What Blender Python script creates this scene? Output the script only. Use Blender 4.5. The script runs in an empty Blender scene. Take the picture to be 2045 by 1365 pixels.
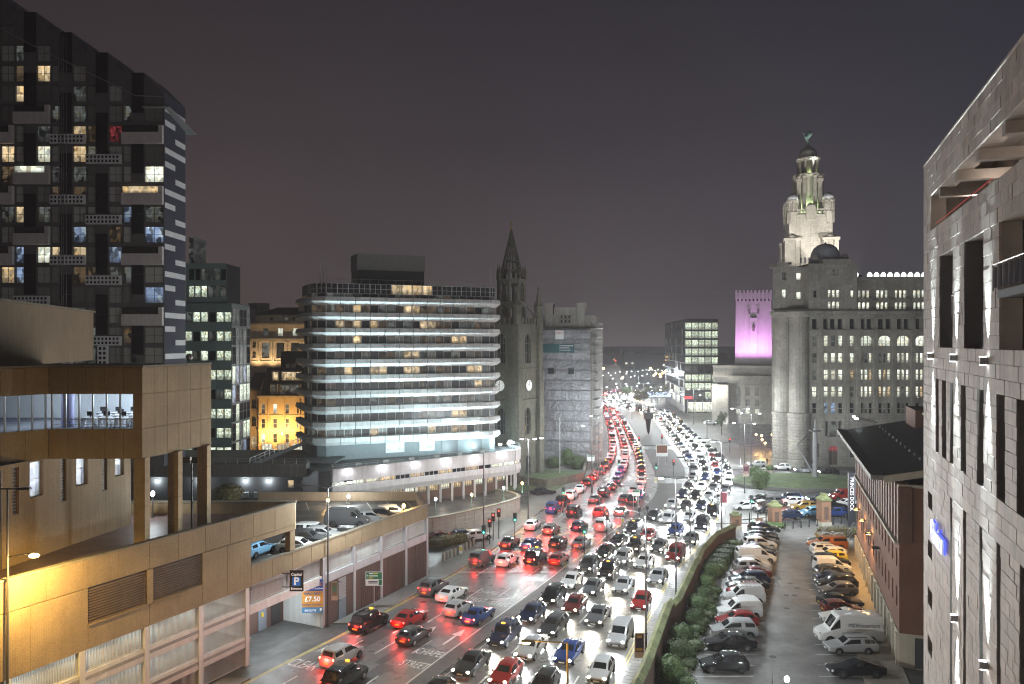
import bpy, bmesh, math, random
from math import sin, cos, pi, radians, atan2, sqrt, hypot
from mathutils import Vector, Matrix
random.seed(7)
SC = bpy.context.scene
COL = SC.collection
# ------------------------------------------------------------------ camera
CAMZ, FP, CX, CY = 28.0, 1600.0, 1022.5, 683.0      # eye height, focal length and centre of the 2045 px wide frame
cam = bpy.data.cameras.new("camera"); cam_o = bpy.data.objects.new("camera", cam); COL.objects.link(cam_o)
cam_o.location = (0, 0, CAMZ); cam_o.rotation_euler = (radians(90), 0, 0)
cam.sensor_width = 36.0; cam.lens = 36.0 * FP / 2045.0; cam.clip_start = 0.5; cam.clip_end = 6000
SC.camera = cam_o
# ------------------------------------------------------------------ night sky (city glow low down, darker overhead)
W = bpy.data.worlds.new("World"); SC.world = W; W.use_nodes = True
wn, wl = W.node_tree.nodes, W.node_tree.links
for n in list(wn): wn.remove(n)
wo = wn.new('ShaderNodeOutputWorld'); wb = wn.new('ShaderNodeBackground'); wb.inputs['Strength'].default_value = 0.78
tc = wn.new('ShaderNodeTexCoord'); sp = wn.new('ShaderNodeSeparateXYZ'); wl.new(tc.outputs['Generated'], sp.inputs[0])
rp = wn.new('ShaderNodeValToRGB'); wl.new(sp.outputs['Z'], rp.inputs[0])
cr = rp.color_ramp
cr.elements[0].position = 0.0; cr.elements[0].color = (0.100, 0.086, 0.085, 1)
cr.elements[1].position = 1.0; cr.elements[1].color = (0.024, 0.023, 0.028, 1)
e = cr.elements.new(0.10); e.color = (0.069, 0.060, 0.062, 1)
e = cr.elements.new(0.24); e.color = (0.042, 0.037, 0.042, 1)
e = cr.elements.new(0.42); e.color = (0.024, 0.022, 0.027, 1)
nz = wn.new('ShaderNodeTexNoise'); nz.inputs['Scale'].default_value = 1.3; nz.inputs['Detail'].default_value = 3
wl.new(tc.outputs['Generated'], nz.inputs['Vector'])
mr = wn.new('ShaderNodeMapRange'); mr.inputs[1].default_value = 0.3; mr.inputs[2].default_value = 0.7
mr.inputs[3].default_value = 0.86; mr.inputs[4].default_value = 1.14; wl.new(nz.outputs['Fac'], mr.inputs[0])
tint = wn.new('ShaderNodeMix'); tint.data_type = 'RGBA'; tint.inputs['A'].default_value = (1.16, 0.99, 0.93, 1)
tint.inputs['B'].default_value = (0.88, 0.92, 1.08, 1)
mx = wn.new('ShaderNodeMapRange'); mx.inputs[1].default_value = -0.5; mx.inputs[2].default_value = 0.5; wl.new(sp.outputs['X'], mx.inputs[0])
wl.new(mx.outputs[0], tint.inputs['Factor'])
m1 = wn.new('ShaderNodeMix'); m1.data_type = 'RGBA'; m1.blend_type = 'MULTIPLY'; m1.inputs['Factor'].default_value = 1
wl.new(rp.outputs[0], m1.inputs['A']); wl.new(tint.outputs['Result'], m1.inputs['B'])
m2 = wn.new('ShaderNodeMix'); m2.data_type = 'RGBA'; m2.blend_type = 'MULTIPLY'; m2.inputs['Factor'].default_value = 1
wl.new(m1.outputs['Result'], m2.inputs['A']); wl.new(mr.outputs[0], m2.inputs['B'])
wl.new(m2.outputs['Result'], wb.inputs['Color']); wl.new(wb.outputs[0], wo.inputs[0])
SC.view_settings.view_transform = 'Standard'; SC.view_settings.look = 'None'
SC.view_settings.exposure = 0.32; SC.view_settings.gamma = 1.0; SC.view_settings.use_curve_mapping = False
SC.render.engine = 'CYCLES'
cy = SC.cycles
cy.use_denoising = True; cy.use_adaptive_sampling = True; cy.adaptive_threshold = 0.025; cy.filter_width = 1.15; cy.max_bounces = 6; cy.diffuse_bounces = 2; cy.glossy_bounces = 3; cy.transmission_bounces = 4
cy.transparent_max_bounces = 8; cy.caustics_reflective = False; cy.caustics_refractive = False
cy.sample_clamp_indirect = 4.0; cy.sample_clamp_direct = 0.0; cy.use_light_tree = True
# ------------------------------------------------------------------ helpers
def at(x, y, Y): return Vector(((x - CX) / FP * Y, Y, CAMZ + (CY - y) / FP * Y))
def gp(x, y, z=0.0):
    Y = (CAMZ - z) * FP / (y - CY)
    return Vector(((x - CX) / FP * Y, Y, z))
class MB:
    def __init__(s): s.v = []; s.f = []
    def add(s, vs, fs):
        o = len(s.v); s.v += [tuple(p) for p in vs]; s.f += [tuple(o + i for i in f) for f in fs]; return s
    def box(s, x0, x1, y0, y1, z0, z1):
        return s.add([(x0,y0,z0),(x1,y0,z0),(x1,y1,z0),(x0,y1,z0),(x0,y0,z1),(x1,y0,z1),(x1,y1,z1),(x0,y1,z1)],
                     [(0,3,2,1),(4,5,6,7),(0,1,5,4),(1,2,6,5),(2,3,7,6),(3,0,4,7)])
    def bbox(s, x0, x1, y0, y1, z0, z1, b=0.02):       # box with its front (-y) edges chamfered
        vs = [(x0,y1,z0),(x1,y1,z0),(x1,y1,z1),(x0,y1,z1),(x0,y0+b,z0),(x1,y0+b,z0),(x1,y0+b,z1),(x0,y0+b,z1),
              (x0+b,y0,z0+b),(x1-b,y0,z0+b),(x1-b,y0,z1-b),(x0+b,y0,z1-b)]
        return s.add(vs, [(0,3,2,1),(0,1,5,4),(1,2,6,5),(2,3,7,6),(3,0,4,7),(4,5,9,8),(5,6,10,9),(6,7,11,10),(7,4,8,11),(8,9,10,11)])
    def quad(s, a, b, c, d): return s.add([a, b, c, d], [(0, 1, 2, 3)])
    def poly(s, pts): return s.add(pts, [tuple(range(len(pts)))])
    def prism(s, pts, z0, z1):
        n = len(pts)
        vs = [(p[0], p[1], z0) for p in pts] + [(p[0], p[1], z1) for p in pts]
        return s.add(vs, [tuple(reversed(range(n))), tuple(range(n, 2*n))] + [(i, (i+1) % n, n + (i+1) % n, n + i) for i in range(n)])
    def tube(s, p0, p1, r0, r1=None, n=8):
        r1 = r0 if r1 is None else r1
        p0, p1 = Vector(p0), Vector(p1); d = (p1 - p0)
        if d.length < 1e-6: return s
        d.normalize(); a = d.cross(Vector((0,0,1)) if abs(d.z) < 0.9 else Vector((1,0,0))).normalized(); b = d.cross(a)
        vs = []
        for p, r in ((p0, r0), (p1, r1)):
            for i in range(n):
                t = 2*pi*i/n; vs.append(p + a*(r*cos(t)) + b*(r*sin(t)))
        return s.add(vs, [(i, (i+1) % n, n+(i+1) % n, n+i) for i in range(n)] + [tuple(reversed(range(n))), tuple(range(n, 2*n))])
    def sweep(s, pts, r, n=8):
        for a, b in zip(pts, pts[1:]): s.tube(a, b, r, r, n)
        return s
    def lathe(s, prof, cx=0, cy=0, n=16, a0=0.0, sx=1, sy=1):
        o = len(s.v); k = len(prof)
        for i in range(n):
            t = a0 + 2*pi*i/n
            for r, z in prof: s.v.append((cx + r*cos(t)*sx, cy + r*sin(t)*sy, z))
        for i in range(n):
            j = (i+1) % n
            for q in range(k-1): s.f.append((o+i*k+q, o+j*k+q, o+j*k+q+1, o+i*k+q+1))
        s.f.append(tuple(o+i*k+k-1 for i in range(n))); s.f.append(tuple(o+i*k for i in reversed(range(n))))
        return s
    def mesh(s, name='mesh', smooth=False):
        m = bpy.data.meshes.new(name); m.from_pydata(s.v, [], s.f)
        if smooth: m.polygons.foreach_set('use_smooth', [True]*len(m.polygons))
        m.update(); return m
    def build(s, name, mat, parent=None, loc=None, rz=0.0, kind=None, smooth=False, label=None):
        return place(s.mesh(name, smooth), name, mat, parent, loc, rz, kind, label)
def place(mesh, name, mat, parent=None, loc=None, rz=0.0, kind=None, label=None, rot=None, scale=None):
    o = bpy.data.objects.new(name, mesh); COL.objects.link(o)
    if mat is not None:
        if not mesh.materials: mesh.materials.append(mat)
        if mesh.materials[0] is not mat:
            o.material_slots[0].link = 'OBJECT'; o.material_slots[0].material = mat
    if parent is not None: o.parent = parent
    if loc is not None: o.location = loc
    if rot is not None: o.rotation_euler = rot
    elif rz: o.rotation_euler = (0, 0, rz)
    if scale is not None: o.scale = scale
    if kind: o['kind'] = kind
    if label: o['label'] = label
    return o
def tag(o, label, cat, group=None, kind=None):
    o['label'] = label; o['category'] = cat
    if group: o['group'] = group
    if kind: o['kind'] = kind
    return o
def thing(name, label, cat, loc=(0,0,0), rz=0.0, group=None):
    o = bpy.data.objects.new(name, None); COL.objects.link(o); o.location = loc; o.rotation_euler = (0, 0, rz)
    o.empty_display_size = 0.5
    return tag(o, label, cat, group)
def lamp(parent, name, typ, loc, power, color, rot=None, size=0.15, spot=120, blend=0.8):
    key = (typ, power, tuple(color), size, spot, blend)
    d = LAMPS.get(key)
    if d is None:
        d = bpy.data.lights.new(name, typ); d.energy = power; d.color = color
        if typ in ('POINT', 'SPOT'): d.shadow_soft_size = size
        if typ == 'SPOT': d.spot_size = radians(spot); d.spot_blend = blend
        if typ == 'AREA': d.shape = 'RECTANGLE'; d.size = size; d.size_y = spot
        LAMPS[key] = d
    o = bpy.data.objects.new(name, d); COL.objects.link(o); o.location = loc
    if parent is not None: o.parent = parent
    if rot is not None: o.rotation_euler = rot
    return o
LAMPS = {}
HAZE = 0.0004
def aim(v):
    return Vector(v).to_track_quat('-Z', 'Y').to_euler()
def bake(data, setup=None):                              # evaluate a curve or a mesh with modifiers in a small side scene
    tmp = bpy.data.objects.new('tmp', data); ts = bpy.data.scenes.new('tmp'); ts.collection.objects.link(tmp)
    if setup: setup(tmp)
    vl = ts.view_layers[0]; vl.update()
    me = bpy.data.meshes.new_from_object(tmp.evaluated_get(vl.depsgraph))
    bpy.data.objects.remove(tmp); bpy.data.scenes.remove(ts); return me
def text(s, size, mat, parent, loc, rot, name='lettering', ext=0.01, ax='CENTER', ay='CENTER', sx=1.0, space=1.0, shear=0.0, bold=0.0):
    c = bpy.data.curves.new(name, 'FONT'); c.body = s; c.size = size; c.align_x = ax; c.align_y = ay
    c.extrude = ext; c.space_character = space; c.shear = shear; c.offset = bold; c.resolution_u = 3
    c.materials.append(mat)
    me = bake(c)
    me.materials.clear(); me.materials.append(mat)
    o = bpy.data.objects.new(name, me); COL.objects.link(o); o.parent = parent; o.location = loc; o.rotation_euler = rot; o.scale = (sx, 1, 1)
    return o
def interp(pl, t):                                       # polyline point at fraction t of its length
    ls = [0.0]
    for a, b in zip(pl, pl[1:]): ls.append(ls[-1] + hypot(b[0]-a[0], b[1]-a[1]))
    d = max(0.0, min(1.0, t)) * ls[-1]
    for i in range(len(pl)-1):
        if d <= ls[i+1] or i == len(pl)-2:
            k = (d - ls[i]) / max(1e-6, ls[i+1]-ls[i])
            return (pl[i][0] + (pl[i+1][0]-pl[i][0])*k, pl[i][1] + (pl[i+1][1]-pl[i][1])*k)
def smooth_line(pts, it=2):
    for _ in range(it):
        q = [pts[0]]
        for a, b in zip(pts, pts[1:]):
            q.append((a[0]*.75+b[0]*.25, a[1]*.75+b[1]*.25)); q.append((a[0]*.25+b[0]*.75, a[1]*.25+b[1]*.75))
        q.append(pts[-1]); pts = q
    return pts
def plen(pl): return sum(hypot(b[0]-a[0], b[1]-a[1]) for a, b in zip(pl, pl[1:]))
# ------------------------------------------------------------------ materials
MATS = {}
def mat(name, col, rough=0.7, metal=0.0, rvar=0.0, var=0.12, scale=1.5, bump=0.0, bscale=20.0, spec=0.5, coat=0.0, emit=None, es=0.0,
        streak=0.0, dirt=0.0, wave=None, objvar=0.0, stretch=(1,1,1)):
    if name in MATS: return MATS[name]
    m = bpy.data.materials.new(name); m.use_nodes = True; MATS[name] = m
    nt = m.node_tree; N = nt.nodes; L = nt.links
    b = N.get('Principled BSDF')
    b.inputs['Roughness'].default_value = rough; b.inputs['Metallic'].default_value = metal
    b.inputs['Specular IOR Level'].default_value = spec
    if coat: b.inputs['Coat Weight'].default_value = coat; b.inputs['Coat Roughness'].default_value = 0.06
    g = N.new('ShaderNodeNewGeometry')
    src = None
    c = (col[0], col[1], col[2], 1)
    def mulc(prev, fac_out, lo, hi):
        mp = N.new('ShaderNodeMapRange'); mp.inputs[1].default_value = 0.28; mp.inputs[2].default_value = 0.72
        mp.inputs[3].default_value = lo; mp.inputs[4].default_value = hi; L.new(fac_out, mp.inputs[0])
        mm = N.new('ShaderNodeMix'); mm.data_type = 'RGBA'; mm.blend_type = 'MULTIPLY'; mm.inputs['Factor'].default_value = 1
        if prev is None: mm.inputs['A'].default_value = c
        else: L.new(prev, mm.inputs['A'])
        L.new(mp.outputs[0], mm.inputs['B']); return mm.outputs['Result']
    mapn = N.new('ShaderNodeMapping'); mapn.inputs['Scale'].default_value = stretch; L.new(g.outputs['Position'], mapn.inputs['Vector'])
    pos = mapn.outputs[0]
    if var:
        t = N.new('ShaderNodeTexNoise'); t.inputs['Scale'].default_value = scale; t.inputs['Detail'].default_value = 6; t.inputs['Roughness'].default_value = 0.65
        L.new(pos, t.inputs['Vector']); src = mulc(src, t.outputs['Fac'], 1-var, 1+var)
    if streak:
        mp = N.new('ShaderNodeMapping'); mp.inputs['Scale'].default_value = (2.2, 2.2, 0.12); L.new(g.outputs['Position'], mp.inputs['Vector'])
        t = N.new('ShaderNodeTexNoise'); t.inputs['Scale'].default_value = 1.0; t.inputs['Detail'].default_value = 5
        L.new(mp.outputs[0], t.inputs['Vector']); src = mulc(src, t.outputs['Fac'], 1-streak, 1+streak*0.5)
    if dirt:
        t = N.new('ShaderNodeTexNoise'); t.inputs['Scale'].default_value = 0.18; t.inputs['Detail'].default_value = 7; t.inputs['Roughness'].default_value = 0.7
        L.new(g.outputs['Position'], t.inputs['Vector']); src = mulc(src, t.outputs['Fac'], 1-dirt, 1+dirt)
    if objvar:
        oi = N.new('ShaderNodeObjectInfo'); src = mulc(src, oi.outputs['Random'], 1-objvar, 1+objvar)
    if src is None: b.inputs['Base Color'].default_value = c
    else: L.new(src, b.inputs['Base Color'])
    if rvar:
        t = N.new('ShaderNodeTexNoise'); t.inputs['Scale'].default_value = 0.35; t.inputs['Detail'].default_value = 6; t.inputs['Roughness'].default_value = 0.7
        L.new(g.outputs['Position'], t.inputs['Vector']); rm = N.new('ShaderNodeMapRange'); rm.inputs[1].default_value = .38; rm.inputs[2].default_value = .62
        rm.inputs[3].default_value = max(.05, rough-rvar); rm.inputs[4].default_value = rough+rvar; L.new(t.outputs['Fac'], rm.inputs[0]); L.new(rm.outputs[0], b.inputs['Roughness'])
    hgt = None
    if bump:
        t = N.new('ShaderNodeTexNoise'); t.inputs['Scale'].default_value = bscale; t.inputs['Detail'].default_value = 4
        L.new(pos, t.inputs['Vector']); hgt = t.outputs['Fac']
    if wave:                                             # ribs: (direction angle in plan, ribs per metre, strength)
        dx, dy, fr, ws = wave
        vd = N.new('ShaderNodeVectorMath'); vd.operation = 'DOT_PRODUCT'; vd.inputs[1].default_value = (dx*fr*2*pi, dy*fr*2*pi, 0)
        L.new(g.outputs['Position'], vd.inputs[0])
        sn = N.new('ShaderNodeMath'); sn.operation = 'SINE'; L.new(vd.outputs['Value'], sn.inputs[0])
        bw = N.new('ShaderNodeBump'); bw.inputs['Strength'].default_value = ws; bw.inputs['Distance'].default_value = 0.05
        L.new(sn.outputs[0], bw.inputs['Height'])
    if bump:
        bp = N.new('ShaderNodeBump'); bp.inputs['Strength'].default_value = bump; bp.inputs['Distance'].default_value = 0.03
        L.new(hgt, bp.inputs['Height'])
        if wave: L.new(bw.outputs[0], bp.inputs['Normal'])
        L.new(bp.outputs[0], b.inputs['Normal'])
    elif wave: L.new(bw.outputs[0], b.inputs['Normal'])
    if emit:
        b.inputs['Emission Color'].default_value = (*emit, 1); b.inputs['Emission Strength'].default_value = es
        m.cycles.emission_sampling = 'NONE'
    return m
def glow(name, col, s, samp='NONE'):
    if name in MATS: return MATS[name]
    m = bpy.data.materials.new(name); m.use_nodes = True; MATS[name] = m
    nt = m.node_tree; nt.nodes.remove(nt.nodes['Principled BSDF'])
    e = nt.nodes.new('ShaderNodeEmission'); e.inputs[0].default_value = (*col, 1); e.inputs[1].default_value = s
    nt.links.new(e.outputs[0], nt.nodes['Material Output'].inputs[0]); m.cycles.emission_sampling = samp
    return m
def room(name, col, s, contrast=0.75, scale=1.6, tintcol=None):
    """a lit window: the bright room behind the pane, with furniture, blinds and people breaking the light up, under a glass coat"""
    if name in MATS: return MATS[name]
    m = bpy.data.materials.new(name); m.use_nodes = True; MATS[name] = m
    nt = m.node_tree; N = nt.nodes; L = nt.links; b = N['Principled BSDF']
    b.inputs['Base Color'].default_value = (0.03, 0.03, 0.03, 1); b.inputs['Roughness'].default_value = 0.3
    g = N.new('ShaderNodeNewGeometry'); oi = N.new('ShaderNodeObjectInfo')
    ad = N.new('ShaderNodeVectorMath'); ad.operation = 'ADD'; L.new(g.outputs['Position'], ad.inputs[0]); L.new(oi.outputs['Random'], ad.inputs[1])
    mp = N.new('ShaderNodeMapping'); mp.inputs['Scale'].default_value = (1.4, 1.4, 0.9); L.new(ad.outputs[0], mp.inputs['Vector'])
    v = N.new('ShaderNodeTexVoronoi'); v.distance = 'CHEBYCHEV'; v.inputs['Scale'].default_value = scale; v.inputs['Randomness'].default_value = 0.9
    L.new(mp.outputs[0], v.inputs['Vector'])
    sx = N.new('ShaderNodeSeparateColor'); L.new(v.outputs['Color'], sx.inputs[0])
    r = N.new('ShaderNodeMapRange'); r.inputs[1].default_value = 0.15; r.inputs[2].default_value = 0.75; r.inputs[3].default_value = 1-contrast; r.inputs[4].default_value = 1.15
    L.new(sx.outputs[0], r.inputs[0])
    r2 = N.new('ShaderNodeMapRange'); r2.inputs[3].default_value = 0.55*s; r2.inputs[4].default_value = 1.25*s; L.new(oi.outputs['Random'], r2.inputs[0])
    mu = N.new('ShaderNodeMath'); mu.operation = 'MULTIPLY'; L.new(r.outputs[0], mu.inputs[0]); L.new(r2.outputs[0], mu.inputs[1])
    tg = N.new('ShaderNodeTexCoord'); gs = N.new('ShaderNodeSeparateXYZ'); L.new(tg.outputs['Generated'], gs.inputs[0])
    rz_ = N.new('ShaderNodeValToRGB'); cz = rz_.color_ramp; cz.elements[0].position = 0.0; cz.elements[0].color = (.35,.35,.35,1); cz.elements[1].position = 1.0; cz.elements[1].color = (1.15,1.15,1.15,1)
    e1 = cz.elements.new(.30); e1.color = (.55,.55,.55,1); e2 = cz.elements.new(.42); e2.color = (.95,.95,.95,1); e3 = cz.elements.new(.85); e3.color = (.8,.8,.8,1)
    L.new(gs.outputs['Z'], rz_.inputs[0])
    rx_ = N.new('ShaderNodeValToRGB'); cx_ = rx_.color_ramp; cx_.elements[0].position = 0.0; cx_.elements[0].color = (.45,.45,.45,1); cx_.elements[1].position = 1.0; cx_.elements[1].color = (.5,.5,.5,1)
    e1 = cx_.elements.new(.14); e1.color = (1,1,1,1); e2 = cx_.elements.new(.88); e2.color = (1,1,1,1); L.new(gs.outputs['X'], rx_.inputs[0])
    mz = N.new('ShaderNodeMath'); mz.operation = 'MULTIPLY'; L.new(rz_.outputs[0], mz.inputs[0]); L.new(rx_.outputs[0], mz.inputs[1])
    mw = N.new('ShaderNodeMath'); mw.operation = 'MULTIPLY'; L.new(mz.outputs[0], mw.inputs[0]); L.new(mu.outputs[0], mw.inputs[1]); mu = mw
    mc = N.new('ShaderNodeMix'); mc.data_type = 'RGBA'; mc.inputs['A'].default_value = (*col, 1)
    tcx = tintcol or (col[0], col[1]*0.86, col[2]*0.62); mc.inputs['B'].default_value = (*tcx, 1)
    r3 = N.new('ShaderNodeMapRange'); r3.inputs[1].default_value = 0.55; r3.inputs[2].default_value = 0.95; L.new(sx.outputs[1], r3.inputs[0])
    L.new(r3.outputs[0], mc.inputs['Factor']); L.new(mc.outputs['Result'], b.inputs['Emission Color']); L.new(mu.outputs[0], b.inputs['Emission Strength'])
    m.cycles.emission_sampling = 'NONE'
    return m
# surfaces
M_ASPH = mat('asphalt', (0.085, 0.084, 0.082), 0.42, rvar=.14, var=0.28, scale=0.9, dirt=0.32, bump=0.25, bscale=60, spec=0.5)
M_ROAD = mat('road_asphalt', (0.15, 0.146, 0.14), 0.38, rvar=.14, var=0.22, scale=2.2, dirt=0.28, bump=0.22, bscale=70, spec=0.5)
M_LOT = mat('car_park_asphalt', (0.145, 0.137, 0.131), 0.42, rvar=.12, var=0.25, scale=0.8, dirt=0.4, bump=0.25, bscale=50, spec=0.5)
M_SLAB = mat('paving', (0.19, 0.185, 0.172), 0.55, var=0.15, scale=2.5, dirt=0.25, objvar=0.12, bump=0.15, bscale=30)
M_KERB = mat('kerb_stone', (0.27, 0.26, 0.245), 0.65, var=0.15, scale=3, objvar=0.1)
M_GRASS = mat('grass_turf', (0.115, 0.15, 0.07), 0.9, var=0.35, scale=0.8, dirt=0.3, bump=0.6, bscale=12)
M_WHITE = mat('white_line', (0.62, 0.62, 0.6), 0.55, var=0.2, scale=6)
M_YELL = mat('yellow_line', (0.55, 0.45, 0.12), 0.55, var=0.2, scale=6)
M_BROWN = mat('ribbed_concrete', (0.30, 0.228, 0.135), 0.9, var=0.26, scale=11, streak=0.09, dirt=0.3, bump=0.7, bscale=30, wave=(0.62, 0.78, 6.5, 0.10))
M_BROWN2 = mat('ribbed_concrete_dark', (0.27, 0.205, 0.135), 0.9, var=0.22, scale=8, streak=0.14, dirt=0.2, bump=0.6, bscale=30, wave=(0.62, 0.78, 6.5, 0.1))
M_COPE = mat('coping_concrete', (0.22, 0.20, 0.155), 0.9, var=0.25, scale=3, dirt=0.25, bump=0.4, bscale=14)
M_DECK = mat('deck_surface', (0.15, 0.10, 0.092), 0.5, var=0.25, scale=0.7, dirt=0.35, bump=0.2, bscale=40)
M_WPAINT = mat('white_paint', (0.66, 0.66, 0.64), 0.5, var=0.08, scale=2, streak=0.12)
M_GPAINT = mat('grey_paint', (0.42, 0.42, 0.44), 0.55, var=0.08, scale=2, streak=0.12)
M_DGREY = mat('dark_grey_metal', (0.055, 0.057, 0.06), 0.5, var=0.1)
M_POLE = mat('pole_metal', (0.10, 0.10, 0.105), 0.45, metal=0.3, var=0.15)
M_GALV = mat('galvanised', (0.42, 0.43, 0.43), 0.45, metal=0.5, var=0.12)
M_BLACK = mat('black_panel', (0.018, 0.018, 0.02), 0.45, var=0.1)
M_GLASSD = mat('dark_glass', (0.016, 0.019, 0.022), 0.06, var=0.0, spec=0.8, objvar=0.4)
M_GLASSG = mat('green_glass', (0.03, 0.05, 0.045), 0.08, var=0.0, spec=0.9, objvar=0.5)
M_LOUV = mat('louvre_metal', (0.17, 0.115, 0.08), 0.6, var=0.2)
M_BRICKP = mat('brown_brick', (0.125, 0.075, 0.062), 0.85, var=0.2, scale=9, dirt=0.15, bump=0.3, bscale=30)
M_STONE = mat('portland_stone', (0.31, 0.287, 0.25), 0.8, var=0.2, scale=1.6, streak=0.16, dirt=0.35, bump=0.25, bscale=10)
M_STONED = mat('sooty_stone', (0.125, 0.118, 0.09), 0.9, var=0.35, scale=1.5, streak=0.2, dirt=0.3, bump=0.5, bscale=6)
M_TAN = mat('tan_stone', (0.42, 0.34, 0.235), 0.8, var=0.15, scale=1.5, streak=0.2, dirt=0.15, bump=0.2, bscale=8)
M_BUFF = mat('buff_brick', (0.40, 0.29, 0.17), 0.85, var=0.15, scale=8, dirt=0.15, bump=0.3, bscale=20)
M_RBRICK = mat('red_brick', (0.17, 0.082, 0.052), 0.85, var=0.2, scale=8, dirt=0.15, bump=0.35, bscale=25)
M_SLATE = mat('slate_roof', (0.028, 0.028, 0.03), 0.6, var=0.2, scale=3, bump=0.3, bscale=10)
M_ROOF = mat('grey_roof', (0.06, 0.058, 0.058), 0.55, var=0.2, scale=1.5, bump=0.15, bscale=15)
# lit rooms
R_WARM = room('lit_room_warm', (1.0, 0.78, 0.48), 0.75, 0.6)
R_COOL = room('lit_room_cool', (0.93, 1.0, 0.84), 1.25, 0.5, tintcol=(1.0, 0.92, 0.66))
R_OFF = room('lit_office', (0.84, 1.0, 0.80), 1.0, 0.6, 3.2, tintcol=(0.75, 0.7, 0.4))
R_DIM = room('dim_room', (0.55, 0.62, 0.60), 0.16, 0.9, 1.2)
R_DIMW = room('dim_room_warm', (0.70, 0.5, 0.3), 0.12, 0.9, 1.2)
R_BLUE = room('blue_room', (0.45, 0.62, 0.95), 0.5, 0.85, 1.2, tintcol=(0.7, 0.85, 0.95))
G_WHITE = glow('lamp_white', (0.90, 0.97, 1.0), 14)
G_WARM = glow('lamp_warm', (1.0, 0.62, 0.22), 14)
G_TUBE = glow('tube_light', (0.93, 1.0, 0.93), 5)
G_RED = glow('red_lamp', (1.0, 0.05, 0.035), 7)
G_GREEN = glow('green_lamp', (0.08, 1.0, 0.62), 7)
G_HEAD = glow('headlight_lit', (0.95, 0.98, 1.0), 45)
G_TAIL = glow('taillight_lit', (1.0, 0.035, 0.025), 16)
G_HEAD2 = glow('headlight_halogen', (1.0, 0.88, 0.66), 22)
G_HEAD3 = glow('headlight_xenon', (0.82, 0.92, 1.0), 70)
G_TAIL2 = glow('taillight_dim', (1.0, 0.05, 0.03), 5)
G_TAIL3 = glow('brakelight', (1.0, 0.07, 0.04), 34)
G_AMBER = glow('amber_lamp', (1.0, 0.45, 0.05), 2.5)
G_SIGN = glow('sign_letters', (0.95, 0.97, 1.0), 1.3)
# ------------------------------------------------------------------ facades with real openings
WCACHE = {}
def win_meshes(w, h, nx, ny, t, ft):
    k = (round(w, 3), round(h, 3), nx, ny, t, ft)
    if k in WCACHE: return WCACHE[k]
    f = MB()
    d = 0.08
    f.box(-w/2, -w/2+t, -d, 0, 0, h); f.box(w/2-t, w/2, -d, 0, 0, h)
    f.box(-w/2+t, w/2-t, -d, 0, 0, t); f.box(-w/2+t, w/2-t, -d, 0, h-t, h)
    iw, ih = w-2*t, h-2*t
    for i in range(1, nx): x = -iw/2 + iw*i/nx; f.box(x-ft/2, x+ft/2, -d*0.8, -0.002, t, h-t)
    for j in range(1, ny):
        z = t + ih*j/ny
        for i in range(nx):
            xa = -iw/2 + iw*i/nx + (ft/2 if i else 0); xb = -iw/2 + iw*(i+1)/nx - (ft/2 if i < nx-1 else 0)
            f.box(xa, xb, -d*0.7, -0.004, z-ft/2, z+ft/2)
    p = MB(); p.quad((-w/2+t*.5, -0.02, t*.5), (w/2-t*.5, -0.02, t*.5), (w/2-t*.5, -0.02, h-t*.5), (-w/2+t*.5, -0.02, h-t*.5))
    WCACHE[k] = (f.mesh('window_frame'), p.mesh('pane')); return WCACHE[k]
def window(parent, cx, y, z, w, h, pane, frame, nx=1, ny=1, t=0.07, ft=0.05, rz=0.0, name='window'):
    fm, pm = win_meshes(w, h, nx, ny, t, ft)
    o = place(fm, name, frame, parent, (cx, y, z), rz)
    place(pm, 'pane', pane, o)
    return o
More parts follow.
